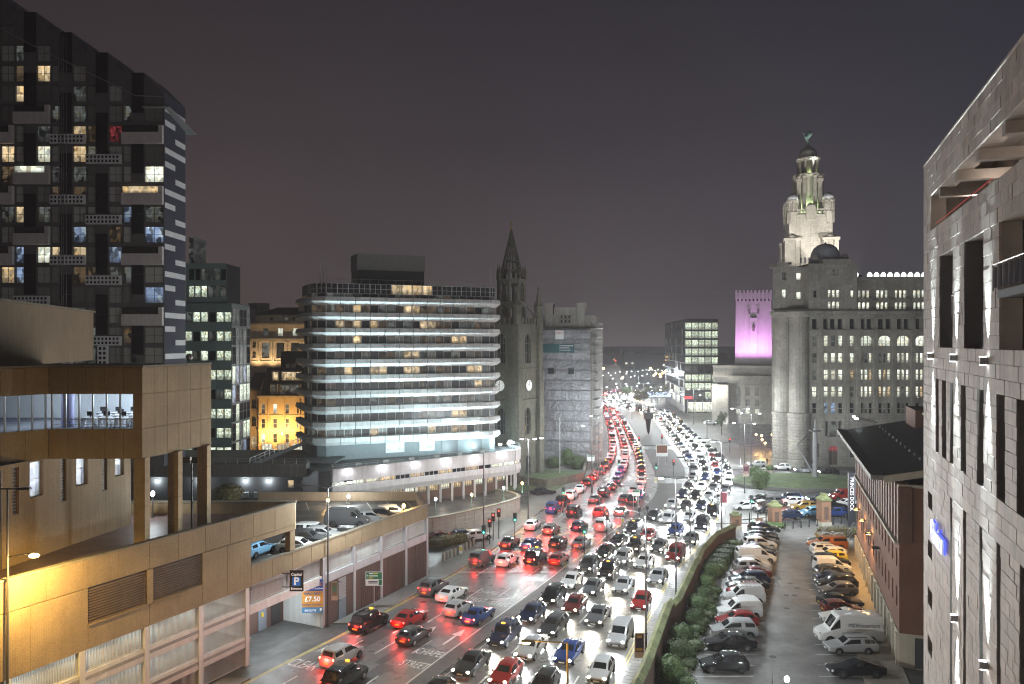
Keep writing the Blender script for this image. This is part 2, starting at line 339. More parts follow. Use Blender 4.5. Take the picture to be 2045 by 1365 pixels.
def facade(parent, wallmat, W, z0, z1, ops, depth=0.3, loc=(0, 0), rz=0.0, name='wall', x0=0.0):
    """wall in the local x-z plane facing -y; ops = dicts x,z,w,h (x centre, z bottom), pane, frame, nx, ny"""
    xs = sorted(set([x0, x0+W] + [round(o['x']-o['w']/2, 3) for o in ops] + [round(o['x']+o['w']/2, 3) for o in ops]))
    zs = sorted(set([z0, z1] + [round(o['z'], 3) for o in ops] + [round(o['z']+o['h'], 3) for o in ops]))
    b = MB()
    for k in range(len(zs)-1):
        za, zb = zs[k], zs[k+1]; zc = (za+zb)/2; run = None
        row = [o for o in ops if o['z'] < zc < o['z']+o['h']]
        for i in range(len(xs)-1):
            xc = (xs[i]+xs[i+1])/2
            hole = any(abs(xc-o['x']) < o['w']/2 for o in row)
            if not hole and run is None: run = xs[i]
            if (hole or i == len(xs)-2) and run is not None:
                xe = xs[i] if hole else xs[i+1]
                b.quad((run, 0, za), (xe, 0, za), (xe, 0, zb), (run, 0, zb)); run = None
    for o in ops:
        a, c, p, q = o['x']-o['w']/2, o['x']+o['w']/2, o['z'], o['z']+o['h']; d = o.get('d', depth)
        b.quad((a,0,p),(a,d,p),(c,d,p),(c,0,p)); b.quad((a,0,q),(c,0,q),(c,d,q),(a,d,q))
        b.quad((a,0,p),(a,0,q),(a,d,q),(a,d,p)); b.quad((c,0,p),(c,d,p),(c,d,q),(c,0,q))
    wo = b.build(name, wallmat, parent, (loc[0], loc[1], 0), rz)
    for o in ops:
        if o.get('open'): continue
        d = o.get('d', depth); ca, sa = cos(rz), sin(rz)
        lx, ly = o['x'], d
        window(parent, loc[0]+lx*ca-ly*sa, loc[1]+lx*sa+ly*ca, o['z'], o['w'], o['h'], o['pane'], o.get('frame', M_DGREY),
               o.get('nx', 1), o.get('ny', 1), o.get('t', 0.07), o.get('ft', 0.05), rz)
        if o.get('arch'):
            r = o['w']/2; m = MB(); n = 8
            zt = o['z']+o['h']; rr = o.get('rise', r)
            for sgn in (-1, 1):
                for i in range(n):
                    t0, t1 = pi/2*i/n, pi/2*(i+1)/n
                    xa, za = r*cos(t0)*sgn, rr*sin(t0); xb, zb = r*cos(t1)*sgn, rr*sin(t1)
                    pts = [(xa, zt-rr+za), (xb, zt-rr+zb), (xb, zt), (xa, zt)]
                    m.poly([(lx+x, 0.003, z) for x, z in pts]); m.quad((lx+xa,0.003,pts[0][1]), (lx+xb,0.003,pts[1][1]), (lx+xb,d-.09,pts[1][1]), (lx+xa,d-.09,pts[0][1]))
            m.build('arch', wallmat, parent, (loc[0], loc[1], 0), rz)
    return wo
def pick(*a): return random.choice(a)
# ------------------------------------------------------------------ foliage
def leaves(rnd, c, rad, n, size, shell=0.55, flat=0.0, mb=None):
    mb = mb or MB()
    for _ in range(n):
        while True:
            p = Vector((rnd.uniform(-1,1), rnd.uniform(-1,1), rnd.uniform(-1,1)))
            if 0.05 < p.length <= 1: break
        rr = shell + (1-shell)*rnd.random()**0.6
        p = p.normalized()*rr
        p.z = max(p.z, -0.85)
        q = Vector((c[0]+p.x*rad[0], c[1]+p.y*rad[1], c[2]+p.z*rad[2]))
        nrm = (p + Vector((rnd.uniform(-.7,.7), rnd.uniform(-.7,.7), rnd.uniform(-.5,.9)))).normalized()
        a = nrm.cross(Vector((rnd.uniform(-1,1), rnd.uniform(-1,1), rnd.uniform(-1,1)))).normalized(); b = nrm.cross(a)
        s = size*rnd.uniform(0.6, 1.3)
        mb.add([q-a*s, q+b*s*.55, q+a*s, q-b*s*.55], [(0,1,2,3)])
    return mb
M_LEAF = mat('leaf_green', (0.075, 0.12, 0.04), 0.6, var=0.45, scale=1.1, objvar=0.25)
M_LEAFB = mat('leaf_pale', (0.105, 0.135, 0.065), 0.6, var=0.4, scale=1.6, objvar=0.2)
M_LEAFY = mat('leaf_olive', (0.12, 0.11, 0.03), 0.6, var=0.4, scale=1.6, objvar=0.2)
M_BARK = mat('bark', (0.07, 0.05, 0.035), 0.9, var=0.3, scale=6, bump=0.5, bscale=15)
def bush(name, label, loc, rad, n, size, m=None, group=None, cat='bush', seed=1):
    rnd = random.Random(seed)
    t = thing(name, label, cat, loc, 0, group)
    mb = MB(); lob = max(3, int(3+max(rad)*1.2))
    leaves(rnd, (0, 0, rad[2]*0.9), rad, n//2, size, 0.72, mb=mb)
    for _ in range(lob):
        a = rnd.uniform(0, 2*pi); k = rnd.uniform(.3, .7)
        leaves(rnd, (cos(a)*rad[0]*k, sin(a)*rad[1]*k, rad[2]*rnd.uniform(.6, 1.25)), tuple(r*rnd.uniform(.4,.62) for r in rad), n//(2*lob), size, 0.6, mb=mb)
    core = MB(); core.lathe([(0.02, 0), (rad[0]*.6, rad[2]*.25), (rad[0]*.78, rad[2]*.8), (rad[0]*.6, rad[2]*1.4), (0.05, rad[2]*1.68)], n=10, sy=rad[1]/rad[0])
    for i, f in enumerate(core.f): pass
    mb.v = [tuple(p) for p in mb.v]
    mb.add(core.v, core.f)
    mb.build('crown', m or M_LEAF, t)
    st = MB(); st.tube((0,0,-.05), (0,0,rad[2]*.6), .09, .05, 6); st.build('stem', M_BARK, t)
    return t
def tree(name, label, loc, h, r, n, size, m=None, group=None, seed=1, bare=0.0):
    rnd = random.Random(seed); t = thing(name, label, 'tree', loc, 0, group)
    tr = MB(); top = h*0.62; tr.tube((0,0,-.05), (0,0,top), h*.022, h*.010, 8)
    mb = MB(); nb = 9
    for i in range(nb):
        a = 2*pi*i/nb + rnd.uniform(-.4,.4); z0 = h*rnd.uniform(.28,.58); e = Vector((cos(a)*r*rnd.uniform(.45,.8), sin(a)*r*rnd.uniform(.45,.8), h*rnd.uniform(.5,.88)))
        tr.tube((0,0,z0), e, h*.010, h*.004, 5)
        leaves(rnd, e, (r*.46, r*.46, h*.15), n//nb, size, 0.25, mb=mb)
    tr.build('trunk', M_BARK, t); mb.build('crown', m or M_LEAF, t)
    return t
# ================================================================== vehicles
def st(x, zb, zs, zt, w, wt): return (x, zb, zs, zt, w, wt)
def cabin(L, hood, cowl, rf, rr, rb, belt, H, tailz, hz, nose=.60, wt=.70, bp=None, tail=.12, roofr=.05):
    """stations of a car: hood top height hz, cowl x, roof front rf, roof rear rr, rear window base rb"""
    s = [st(0, .34, nose, nose+.06, .84, .70), st(.10, .24, nose+.05, nose+.12, .93, .78), st(.42, .2, hz-.14, hz-.05, .97, .80),
         st(cowl-.12, .2, belt-.06, hz+.05, 1, .82), st(cowl, .2, belt-.02, hz+.10, 1, .82)]
    cw = len(s)-1
    s += [st(rf, .2, belt, H-.07, 1, wt), st(rf+.12, .2, belt, H-.03, 1, wt)]
    rfi = len(s)-2
    b = bp or (rf+rr)/2+.05
    s += [st(b-.05, .2, belt+.01, H, 1, wt), st(b+.05, .2, belt+.01, H, 1, wt)]
    bi = len(s)-2
    s += [st(rr-.14, .2, belt+.03, H-roofr+.01, .99, wt-.02), st(rr, .2, belt+.03, H-roofr-.02, .99, wt-.03)]
    rri = len(s)-1
    s += [st(rb, .2, belt+.02, tailz, .96, .80), st(rb+.07, .21, belt, tailz-.02, .95, .80)]
    if L-tail > rb+.2: s += [st(L-tail, .24, tailz-.12, tailz-.05, .92, .78)]
    s += [st(L-.02, .28, tailz-.18, tailz-.10, .92, .78), st(L, .36, tailz-.24, tailz-.17, .87, .74)]
    return dict(s=s, wind=(cw, rfi), rear=(rri, rri+1), side=[(cw, bi), (bi+1, rri)])
KINDS = {
 'hatchback': dict(L=4.05, W=1.76, wb=(.82, 3.32), r=.315, hz=.70, tz=.86, **cabin(4.05, 0, 1.15, 1.85, 3.55, 3.93, .92, 1.47, 1.02, .84)),
 'saloon':    dict(L=4.60, W=1.80, wb=(.88, 3.68), r=.325, hz=.68, tz=.86, **cabin(4.60, 0, 1.40, 2.10, 3.35, 3.98, .92, 1.43, 1.03, .83)),
 'coupe':     dict(L=4.60, W=1.84, wb=(.88, 3.66), r=.34, hz=.66, tz=.84, **cabin(4.60, 0, 1.50, 2.25, 3.05, 4.02, .90, 1.36, 1.00, .82, wt=.66)),
 'estate':    dict(L=4.55, W=1.79, wb=(.88, 3.52), r=.32, hz=.68, tz=.90, **cabin(4.55, 0, 1.25, 1.95, 4.10, 4.42, .92, 1.50, 1.00, .84)),
 'suv':       dict(L=4.45, W=1.86, wb=(.88, 3.52), r=.36, hz=.80, tz=1.05, **cabin(4.45, 0, 1.25, 1.85, 3.98, 4.32, 1.05, 1.68, 1.12, .98, nose=.72, wt=.74)),
 'people carrier': dict(L=4.30, W=1.82, wb=(.86, 3.50), r=.33, hz=.76, tz=1.0, **cabin(4.30, 0, 1.0, 1.75, 3.92, 4.20, 1.0, 1.65, 1.08, .92, nose=.66, wt=.74)),
 'taxi':      dict(L=4.58, W=1.78, wb=(.86, 3.74), r=.34, hz=.80, tz=.95, **cabin(4.58, 0, 1.30, 1.78, 4.02, 4.40, 1.06, 1.83, 1.10, 1.0, nose=.74, wt=.80)),
 'small van': dict(L=4.35, W=1.82, wb=(.86, 3.56), r=.33, hz=.78, tz=1.05, **cabin(4.35, 0, 1.05, 1.72, 4.22, 4.28, 1.02, 1.86, 1.30, .96, nose=.68, wt=.84, bp=2.15, roofr=.0)),
 'van':       dict(L=4.95, W=1.94, wb=(.92, 3.92), r=.35, hz=.84, tz=1.1, **cabin(4.95, 0, .95, 1.62, 4.75, 4.86, 1.08, 1.98, 1.40, 1.04, nose=.74, wt=.85, bp=2.05, roofr=.0)),
 'large van': dict(L=5.95, W=2.06, wb=(1.0, 4.75), r=.36, hz=.98, tz=1.2, **cabin(5.95, 0, .95, 1.75, 5.82, 5.88, 1.25, 2.62, 1.70, 1.16, nose=.86, wt=.88, bp=1.98, roofr=.0)),
 'pickup':    dict(L=5.10, W=1.88, wb=(.95, 4.05), r=.38, hz=.92, tz=1.1, **cabin(5.10, 0, 1.35, 1.90, 4.86, 5.00, 1.14, 1.79, 1.25, 1.08, nose=.82, wt=.78, bp=2.75, roofr=.0)),
}
for k in ('small van', 'van', 'large van'): KINDS[k]['blank'] = True
def split_mesh(me, idx, name):
    vs, fs, mp = [], [], {}
    for p in me.polygons:
        if p.material_index != idx: continue
        f = []
        for v in p.vertices:
            if v not in mp: mp[v] = len(vs); vs.append(tuple(me.vertices[v].co))
            f.append(mp[v])
        fs.append(f)
    m = bpy.data.meshes.new(name); m.from_pydata(vs, [], fs)
    m.polygons.foreach_set('use_smooth', [True]*len(fs)); m.update(); return m
def kind_meshes(kind):
    K = KINDS[kind]
    if 'mesh' in K: return K['mesh']
    L, Wd = K['L'], K['W']/2
    vs, fs, mi = [], [], []
    rings = []
    for (x, zb, zs, zt, w, wt) in K['s']:
        a, b = w*Wd, wt*Wd
        h = [(0, zb), (.80*a, zb), (.96*a, zb+.09), (a, zb+(zs-zb)*.55), (.975*a, zs)]
        p, q = (.975*a, zs), (b, zt-.05)
        h += [(p[0]+(q[0]-p[0])*t, p[1]+(q[1]-p[1])*t) for t in (.03, .95)] + [q, (.92*b, zt-.012), (0, zt)]
        ring = []
        for (y, z) in h: ring.append(len(vs)); vs.append((L/2-x, y, z))
        for (y, z) in reversed(h[1:-1]): ring.append(len(vs)); vs.append((L/2-x, -y, z))
        rings.append(ring)
    n = len(rings[0])
    for i in range(len(rings)-1):
        for k in range(n):
            a, b, c, d = rings[i][k], rings[i][(k+1) % n], rings[i+1][(k+1) % n], rings[i+1][k]
            kk = k if k < 9 else 17-k
            m = 0
            if kk == 5 and any(s0 <= i < s1 for s0, s1 in K['side']):
                if not (K.get('blank') and i >= K['side'][1][0]): m = 3 if k < 9 else 4
            if kk == 8 and K['wind'][0] <= i < K['wind'][1]: m = 1
            if kk == 8 and K['rear'][0] <= i < K['rear'][1]: m = 2
            fs.append((a, d, c, b)); mi.append(m)
    fs.append(tuple(rings[0])); mi.append(0); fs.append(tuple(reversed(rings[-1]))); mi.append(0)
    me = bpy.data.meshes.new('ctl'); me.from_pydata(vs, [], fs)
    for _ in range(5): me.materials.append(None)
    me.polygons.foreach_set('material_index', mi); me.update()
    def ss(o): md = o.modifiers.new('s', 'SUBSURF'); md.levels = 2; md.render_levels = 2
    em = bake(me, ss)
    K['mesh'] = tuple(split_mesh(em, i, nm) for i, nm in enumerate(('body', 'windscreen', 'rear_window', 'side_window', 'side_window')))
    return K['mesh']
def ell(rx, ry, rz, n=8):
    b = MB(); b.lathe([(max(.001, cos(t)), sin(t)) for t in [-pi/2+pi*i/6 for i in range(7)]], n=n)
    b.v = [(x*rx, y*ry, z*rz) for x, y, z in b.v]; return b.mesh('lamp', True)
SH = {}
def shared():
    if SH: return SH
    t = MB(); t.lathe([(.20, -.10), (.30, -.10), (.33, -.07), (.335, 0), (.33, .07), (.30, .10), (.20, .10)], n=18)
    t.v = [(x, z, y) for x, y, z in t.v]; SH['tyre'] = t.mesh('tyre', True)
    r = MB(); r.lathe([(.02, .085), (.07, .09), (.075, .07), (.195, .06), (.205, .10)], n=18)
    for i in range(5):
        a = 2*pi*i/5; r.tube((cos(a)*.05, sin(a)*.05, .088), (cos(a)*.20, sin(a)*.20, .092), .03, .022, 4)
    r.v = [(x, z, y) for x, y, z in r.v]; SH['rim'] = r.mesh('rim')
    ar = MB()
    for i in range(12):
        a0, a1 = pi*(-.06+1.12*i/12), pi*(-.06+1.12*(i+1)/12)
        q = [(cos(a)*rr, sin(a)*rr) for a, rr in ((a0, .33), (a1, .33), (a1, .41), (a0, .41))]
        ar.quad(*[(x, 0, z) for x, z in q])
    SH['arch'] = ar.mesh('wheel_arch')
    SH['head'] = ell(.13, .19, .085); SH['tail'] = ell(.07, .13, .11); SH['mirror'] = ell(.07, .11, .075, 6)
    b = MB(); b.box(-.012, .012, -.26, .26, -.055, .055); SH['plate'] = b.mesh('number_plate')
    b = MB(); b.box(-.03, .03, -.46, .46, -.09, .09); SH['grille'] = b.mesh('grille')
    b = MB(); b.box(-.10, .10, -.17, .17, 0, .10); SH['taxi'] = b.mesh('roof_sign')
    b = MB(); b.box(-.9, .9, -.02, .02, 0, .04); SH['rail'] = b.mesh('roof_rail')
    b = MB()
    b.box(-1.2, 1.2, -.7, -.66, .02, .08); b.box(-1.2, 1.2, .66, .7, .02, .08)
    for i in range(6): b.box(-1.15+.44*i, -1.11+.44*i, -.66, .66, .03, .07)
    SH['rack'] = b.mesh('roof_rack')
    return SH
M_TYRE = mat('tyre_rubber', (0.014, 0.014, 0.015), 0.8, var=0.2)
M_RIM = mat('alloy_rim', (0.42, 0.42, 0.43), 0.35, metal=0.7, var=0.1)
M_CGLASS = mat('car_glass', (0.012, 0.014, 0.016), 0.05, var=0, spec=0.9)
M_LAMPOFF = mat('lamp_glass', (0.45, 0.46, 0.48), 0.12, var=0, spec=0.8)
M_TAILOFF = mat('tail_lens', (0.25, 0.012, 0.01), 0.15, var=0, spec=0.8)
M_PLATEW = mat('plate_white', (0.7, 0.7, 0.68), 0.4, var=0)
M_PLATEY = mat('plate_yellow', (0.62, 0.48, 0.05), 0.4, var=0)
PAINT = {'black': (.011,.011,.013), 'dark grey': (.045,.047,.05), 'grey': (.11,.112,.118), 'silver': (.36,.365,.37), 'white': (.72,.72,.71),
         'red': (.26,.022,.02), 'dark red': (.12,.018,.016), 'blue': (.02,.045,.16), 'dark blue': (.012,.02,.055), 'pale blue': (.16,.33,.48),
         'orange': (.46,.135,.03), 'yellow': (.62,.50,.06), 'gold': (.42,.24,.05), 'brown': (.10,.062,.045), 'green': (.03,.07,.045)}
def paint(c):
    v = PAINT[c]; metal = 0.0 if c in ('white', 'black', 'red', 'yellow') else 0.35
    return mat('paint_'+c.replace(' ', '_'), v, 0.5, metal=metal*.4, var=0.0, spec=0.05, coat=0.9)
def vehicle(name, kind, color, loc, heading, label, lit=None, group=None, detail=2, cat='car', extra=None):
    K = KINDS[kind]; S = shared(); ms = kind_meshes(kind)
    t = thing(name, label, cat, loc, heading, group)
    P = paint(color); L, Wd = K['L'], K['W']/2
    place(ms[0], 'body', P, t)
    place(ms[1], 'windscreen', M_CGLASS, t); place(ms[2], 'rear_window', M_CGLASS, t)
    place(ms[3], 'side_window', M_CGLASS, t); place(ms[4], 'side_window', M_CGLASS, t)
    wx = [L/2-K['wb'][0], L/2-K['wb'][1]]; sc = K['r']/.335
    for x in wx:
        for sy in (1, -1):
            w = place(S['tyre'], 'wheel', M_TYRE, t, (x, sy*(Wd-.085), K['r']), scale=(sc, 1, sc))
            if detail >= 2:
                place(S['rim'], 'rim', M_RIM, w, scale=(1, sy, 1))
                place(S['arch'], 'wheel_arch', M_TYRE, t, (x, sy*(Wd+.006), K['r']), scale=(sc, 1, sc))
    hl = lit in ('head', 'both'); tl = lit in ('tail', 'both')
    vr = (int(loc[0]*37)+int(loc[1]*53)) % 10; GH = G_HEAD if vr < 4 else (G_HEAD2 if vr < 8 else G_HEAD3); GT = G_TAIL if vr < 4 else (G_TAIL2 if vr < 7 else G_TAIL3)
    for sy in (1, -1):
        if hl or detail >= 2: place(S['head'], 'headlight', GH if hl else M_LAMPOFF, t, (L/2-.13, sy*Wd*.72, K['hz']-.04), rot=(0, .25, -sy*.35))
        if tl or detail >= 2: place(S['tail'], 'taillight', GT if tl else M_TAILOFF, t, (-L/2+.07, sy*Wd*.76, K['tz']-.05), rot=(0, 0, sy*.25))
        if detail >= 2: place(S['mirror'], 'wing_mirror', P, t, (L/2-K['s'][4][0]-.25, sy*(Wd+.07), K['s'][4][2]+.05))
    if detail >= 2:
        place(S['grille'], 'grille', M_BLACK, t, (L/2-.012, 0, .46))
        place(S['plate'], 'number_plate', M_PLATEW, t, (L/2+.026, 0, .44)); place(S['plate'], 'number_plate', M_PLATEY, t, (-L/2-.005, 0, .58))
    if kind == 'taxi': place(S['taxi'], 'roof_sign', G_AMBER if lit else M_PLATEW, t, (L/2-1.95, 0, K['s'][6][3]-.01))
    if extra == 'rack': place(S['rack'], 'roof_rack', M_GALV, t, (-.5, 0, K['s'][7][3]-.02))
    if extra == 'rails':
        for sy in (1, -1): place(S['rail'], 'roof_rail', M_DGREY, t, (-.35, sy*Wd*.62, K['s'][7][3]-.02))
    if hl: lamp(t, 'headlight_beam', 'SPOT', (L/2+.15, 0, K['hz']), HEAD_W*(1.0 if vr < 4 else (.6 if vr < 8 else 1.3)), (0.93, 0.97, 1.0) if vr < 4 or vr > 7 else (1.0, .9, .72), rot=aim((1, 0, -.09)), size=.35, spot=110, blend=1.0)
    if tl: lamp(t, 'taillight_glow', 'POINT', (-L/2-.22, 0, K['tz']-.1), TAIL_W*(1.0 if vr < 4 else (.5 if vr < 7 else 1.8)), (1.0, .05, .04), size=.35)
    return t
HEAD_W, TAIL_W = 2000.0, 130.0
# ================================================================== ground, road, pavements
S = lambda n, b, m, **k: b.build(n, m, kind='structure', **k)
b = MB(); b.quad((-2500,-200,-.02),(2500,-200,-.02),(2500,5000,-.02),(-2500,5000,-.02)); S('ground', b, M_ASPH)
LK = smooth_line([(-38,31),(-30,48),(-22.3,65.7),(-15.2,79),(-7.4,96),(-1.6,110),(7.2,141),(13.9,162),(20.1,181),(24.8,206),(30,253),(34.8,305),(37.5,345),(36,380),(40,420),(57,458),(76,492)])
LM = smooth_line([(-24,31),(-16,47),(-7.2,69),(3.4,91.8),(12.4,112.8),(20.6,131),(27,150),(29.5,168),(32.3,193),(36.4,240),(41.2,295),(42.5,345),(41.5,375),(45.5,412),(60,449),(80,481)])
RM = smooth_line([(-22.6,31),(-14.6,47),(-5.2,69),(5.2,91.8),(15.6,117),(26.4,136),(32.6,152),(38.3,173),(40.5,190),(47.7,253),(52,290),(51,318),(44.2,345),(43,375),(47,410),(62,445),(82,476)])
RK = smooth_line([(-2,31),(3.6,47),(8.9,65.7),(13.1,78.3),(19.3,95.9),(25.3,108.7),(29.5,118.8),(34.5,131),(42,152),(46.8,167),(51.7,197),(56,253),(62,300),(60,328),(53,352),(52,378),(56,405),(68,432),(88,462)])
def ylook(pl):                                            # point on a polyline by its forward distance
    def f(Y):
        for a, b in zip(pl, pl[1:]):
            if a[1] <= Y <= b[1]: k = (Y-a[1])/max(1e-6, b[1]-a[1]); return (a[0]+(b[0]-a[0])*k, Y)
        return pl[-1] if Y > pl[-1][1] else pl[0]
    return f
fLK, fLM, fRM, fRK = ylook(LK), ylook(LM), ylook(RM), ylook(RK)
YS = [31+2.5*i for i in range(int((470-31)/2.5))]
road = MB()
for y0, y1 in zip(YS, YS[1:]):
    a, c, d, e = fLK(y0), fRK(y0), fRK(y1), fLK(y1)
    road.quad((a[0],a[1],0),(c[0],c[1],0),(d[0],d[1],0),(e[0],e[1],0))
ROAD = S('road', road, M_ROAD)
def strip(b, pa, pb, w, z):
    dx, dy = pb[0]-pa[0], pb[1]-pa[1]; l = hypot(dx, dy) or 1; nx, ny = -dy/l*w/2, dx/l*w/2
    b.quad((pa[0]-nx,pa[1]-ny,z),(pb[0]-nx,pb[1]-ny,z),(pb[0]+nx,pb[1]+ny,z),(pa[0]+nx,pa[1]+ny,z))
def mix(a, b, t): return (a[0]+(b[0]-a[0])*t, a[1]+(b[1]-a[1])*t)
def lanepos(side, f, Y):
    return mix(fLK(Y), fLM(Y), f) if side == 'L' else mix(fRM(Y), fRK(Y), f)
# lane dashes: each dash is a marking of the road
for side, fr in (('L', (.25, .5, .75)), ('R', (.25, .5, .75))):
    for f in fr:
        Y = 48.0
        while Y < 135:
            m = MB(); strip(m, lanepos(side, f, Y), lanepos(side, f, Y+3.2), .14, .004); m.build('lane_dash', M_WHITE, ROAD); Y += 8.0
for side, f, mm in (('L', .012, M_YELL), ('R', .985, M_YELL), ('R', .965, M_YELL), ('L', .03, M_YELL), ('R', .02, M_WHITE), ('L', .985, M_WHITE)):
    m = MB(); Y = 48.0
    while Y < 128: strip(m, lanepos(side, f, Y), lanepos(side, f, Y+2.5), .11, .004); Y += 2.5
    m.build('edge_line', mm, ROAD)
# yellow hatched box at the junction
def bx(u, v): return mix(lanepos('L', u, 100), lanepos('L', u, 122), v)
m = MB()
for i in range(9):
    for sgn in (0, 1):
        u0 = -1+.25*i; pts = []
        for k in range(11):
            v = k/10; u = u0+v*1.0 if sgn == 0 else u0+1-v*1.0
            if 0.30 <= u <= 1.0: pts.append(bx(u, v))
        if len(pts) > 1: strip(m, pts[0], pts[-1], .13, .0045 if sgn else .005)
for p, q in ((bx(.3,0),bx(1,0)),(bx(1,0),bx(1,1)),(bx(1,1),bx(.3,1)),(bx(.3,1),bx(.3,0))): strip(m, p, q, .16, .0055)
m.build('box_junction', M_YELL, ROAD)
m = MB(); strip(m, lanepos('L', .02, 97.5), lanepos('L', .98, 97.5), .35, .0042); m.build('stop_line', M_WHITE, ROAD)
def arrow(f, Y, side='L', s=1.0):
    p = lanepos(side, f, Y); q = lanepos(side, f, Y+4); a = atan2(q[1]-p[1], q[0]-p[0])
    m = MB(); m.quad((0,-.12*s,0),(2.6*s,-.12*s,0),(2.6*s,.12*s,0),(0,.12*s,0)); m.poly([(2.6*s,-.5*s,0),(4.4*s,0,0),(2.6*s,.5*s,0)])
    m.build('road_arrow', M_WHITE, ROAD, (p[0], p[1], .0046), a)
def roadtext(s, f, Y, size, sx=1.0):
    p = lanepos('L', f, Y); q = lanepos('L', f, Y+4); a = atan2(q[1]-p[1], q[0]-p[0]) - pi/2
    o = text(s, size, M_WHITE, ROAD, (p[0], p[1], .0046), (0, 0, a), 'road_lettering', ext=0.0, sx=sx); o.scale = (sx, 2.2, 1)
for Y0 in (69.5, 85.5):
    roadtext('STREET', .875, Y0, .82); roadtext('CHAPEL', .875, Y0+2.6, .82); arrow(.875, Y0+4.6)
for Y0 in (87.0,): roadtext('STREET', .60, Y0, .74); roadtext('CHAPEL', .60, Y0+2.6, .74)
roadtext('CLEAR', .16, 69.5, 1.0); roadtext('KEEP', .16, 72.6, 1.0); arrow(.16, 76.0); arrow(.62, 75); arrow(.38, 77)
# median and the broad reservation beyond the junction
def island(name, left, right, ya, yb, m=M_SLAB, h=.13):
    b = MB(); n = max(2, int((yb-ya)/2.5)); yy = [ya+(yb-ya)*i/n for i in range(n+1)]
    L_, R_ = [left(y) for y in yy], [right(y) for y in yy]
    for i in range(n):
        b.quad((*L_[i], h), (*R_[i], h), (*R_[i+1], h), (*L_[i+1], h))
        b.quad((*L_[i], -.01), (*L_[i], h), (*L_[i+1], h), (*L_[i+1], -.01)); b.quad((*R_[i], h), (*R_[i], -.01), (*R_[i+1], -.01), (*R_[i+1], h))
    for p, q in ((L_[0], R_[0]), (R_[-1], L_[-1])): b.quad((*p, -.01), (*q, -.01), (*q, h), (*p, h))
    return S(name, b, m)
M_MED = mat('median_paving', (0.075, 0.07, 0.066), 0.6, var=0.2, scale=2, dirt=0.3, bump=0.2, bscale=30)
island('median_pavement', lambda y: mix(fLM(y), fRM(y), .08), lambda y: mix(fLM(y), fRM(y), .92), 33, 99, M_MED)
island('median_pavement', lambda y: mix(fLM(y), fRM(y), .1), lambda y: mix(fLM(y), fRM(y), .9), 113, 158, M_MED)
island('median_pavement', lambda y: mix(fLM(y), fRM(y), .08), lambda y: mix(fLM(y), fRM(y), .92), 166, 208, M_MED)
island('median_pavement', lambda y: mix(fLM(y), fRM(y), .08), lambda y: mix(fLM(y), fRM(y), .92), 216, 335, M_MED)
# pavements with kerb stones
def pavement(name, kerb, back, ya, yb, flip=False, stones=True):
    b = MB(); n = max(2, int((yb-ya)/2)); yy = [ya+(yb-ya)*i/n for i in range(n+1)]; h = .12
    K = [kerb(y) for y in yy]; Bk = [back(y) for y in yy]
    for i in range(n):
        q = [(*K[i], h), (*Bk[i], h), (*Bk[i+1], h), (*K[i+1], h)]
        b.quad(*q); b.quad((*K[i], -.01), (*K[i], h), (*K[i+1], h), (*K[i+1], -.01))
    b.quad((*K[0], -.01), (*Bk[0], -.01), (*Bk[0], h), (*K[0], h)); b.quad((*K[-1], -.01), (*K[-1], h), (*Bk[-1], h), (*Bk[-1], -.01))
    o = S(name, b, M_SLAB)
    if stones:
        Y = ya
        while Y < min(yb, 128)-.9:
            p, q = kerb(Y), kerb(Y+.93); l = hypot(q[0]-p[0], q[1]-p[1]); a = atan2(q[1]-p[1], q[0]-p[0])
            place(KSTONE, 'kerb_stone', M_KERB, o, (p[0], p[1], 0), a, scale=(l*.985, -1 if flip else 1, 1)); Y += .95
    return o
k = MB(); k.box(0, 1, -.02, .16, 0, .135); KSTONE = k.mesh('kerb_stone')
facadeL = lambda y: (-55.65+.473*y+.25, y)
PV_L = pavement('pavement_left', fLK, facadeL, 79.5, 96.3)
pavement('pavement_left', fLK, facadeL, 40, 66.5)
pavement('pavement_left', fLK, lambda y: (-10+.10*(y-96), y), 96.3, 133)
pavement('pavement_left', fLK, lambda y: (2.5+.06*(y-133), y), 133, 200, stones=False)
WALLPTS = [(3.5,44),(10.1,61.4),(14.9,76.6),(16.4,79.4),(20.9,91.9),(23.5,99.5),(27.3,107.5),(31.3,112.8)]
fW = ylook(WALLPTS)
PV_R = pavement('pavement_right', fRK, fW, 44, 112.6, flip=True)
pavement('pavement_right', fRK, lambda y: (fRK(y)[0]+7.5+(y-112.6)*.01, y), 123.5, 147, flip=True, stones=False)
pavement('pavement_right', fRK, lambda y: (fRK(y)[0]+8, y), 176, 300, stones=False)
pavement('pavement_left', fLK, lambda y: (fLK(y)[0]-12, y), 200, 340, stones=False)
# paving slabs one can tell apart on the near right pavement
sl = MB(); sl.box(-.44, .44, -.29, .29, 0, .012); SLAB = sl.mesh('paving_slab'); ns = 0
Y = 62.0
while Y < 112 and ns < 295:
    p, q = fRK(Y), fW(Y); w = q[0]-p[0]; u = fRK(Y+1); a = atan2(1, u[0]-p[0])
    k = .55
    while k < w-.45 and ns < 295:
        place(SLAB, 'paving_slab', M_SLAB, PV_R, (p[0]+k, Y-k*.33+ (0 if True else 0), .121), a-pi/2); ns += 1; k += .93
    Y += .66
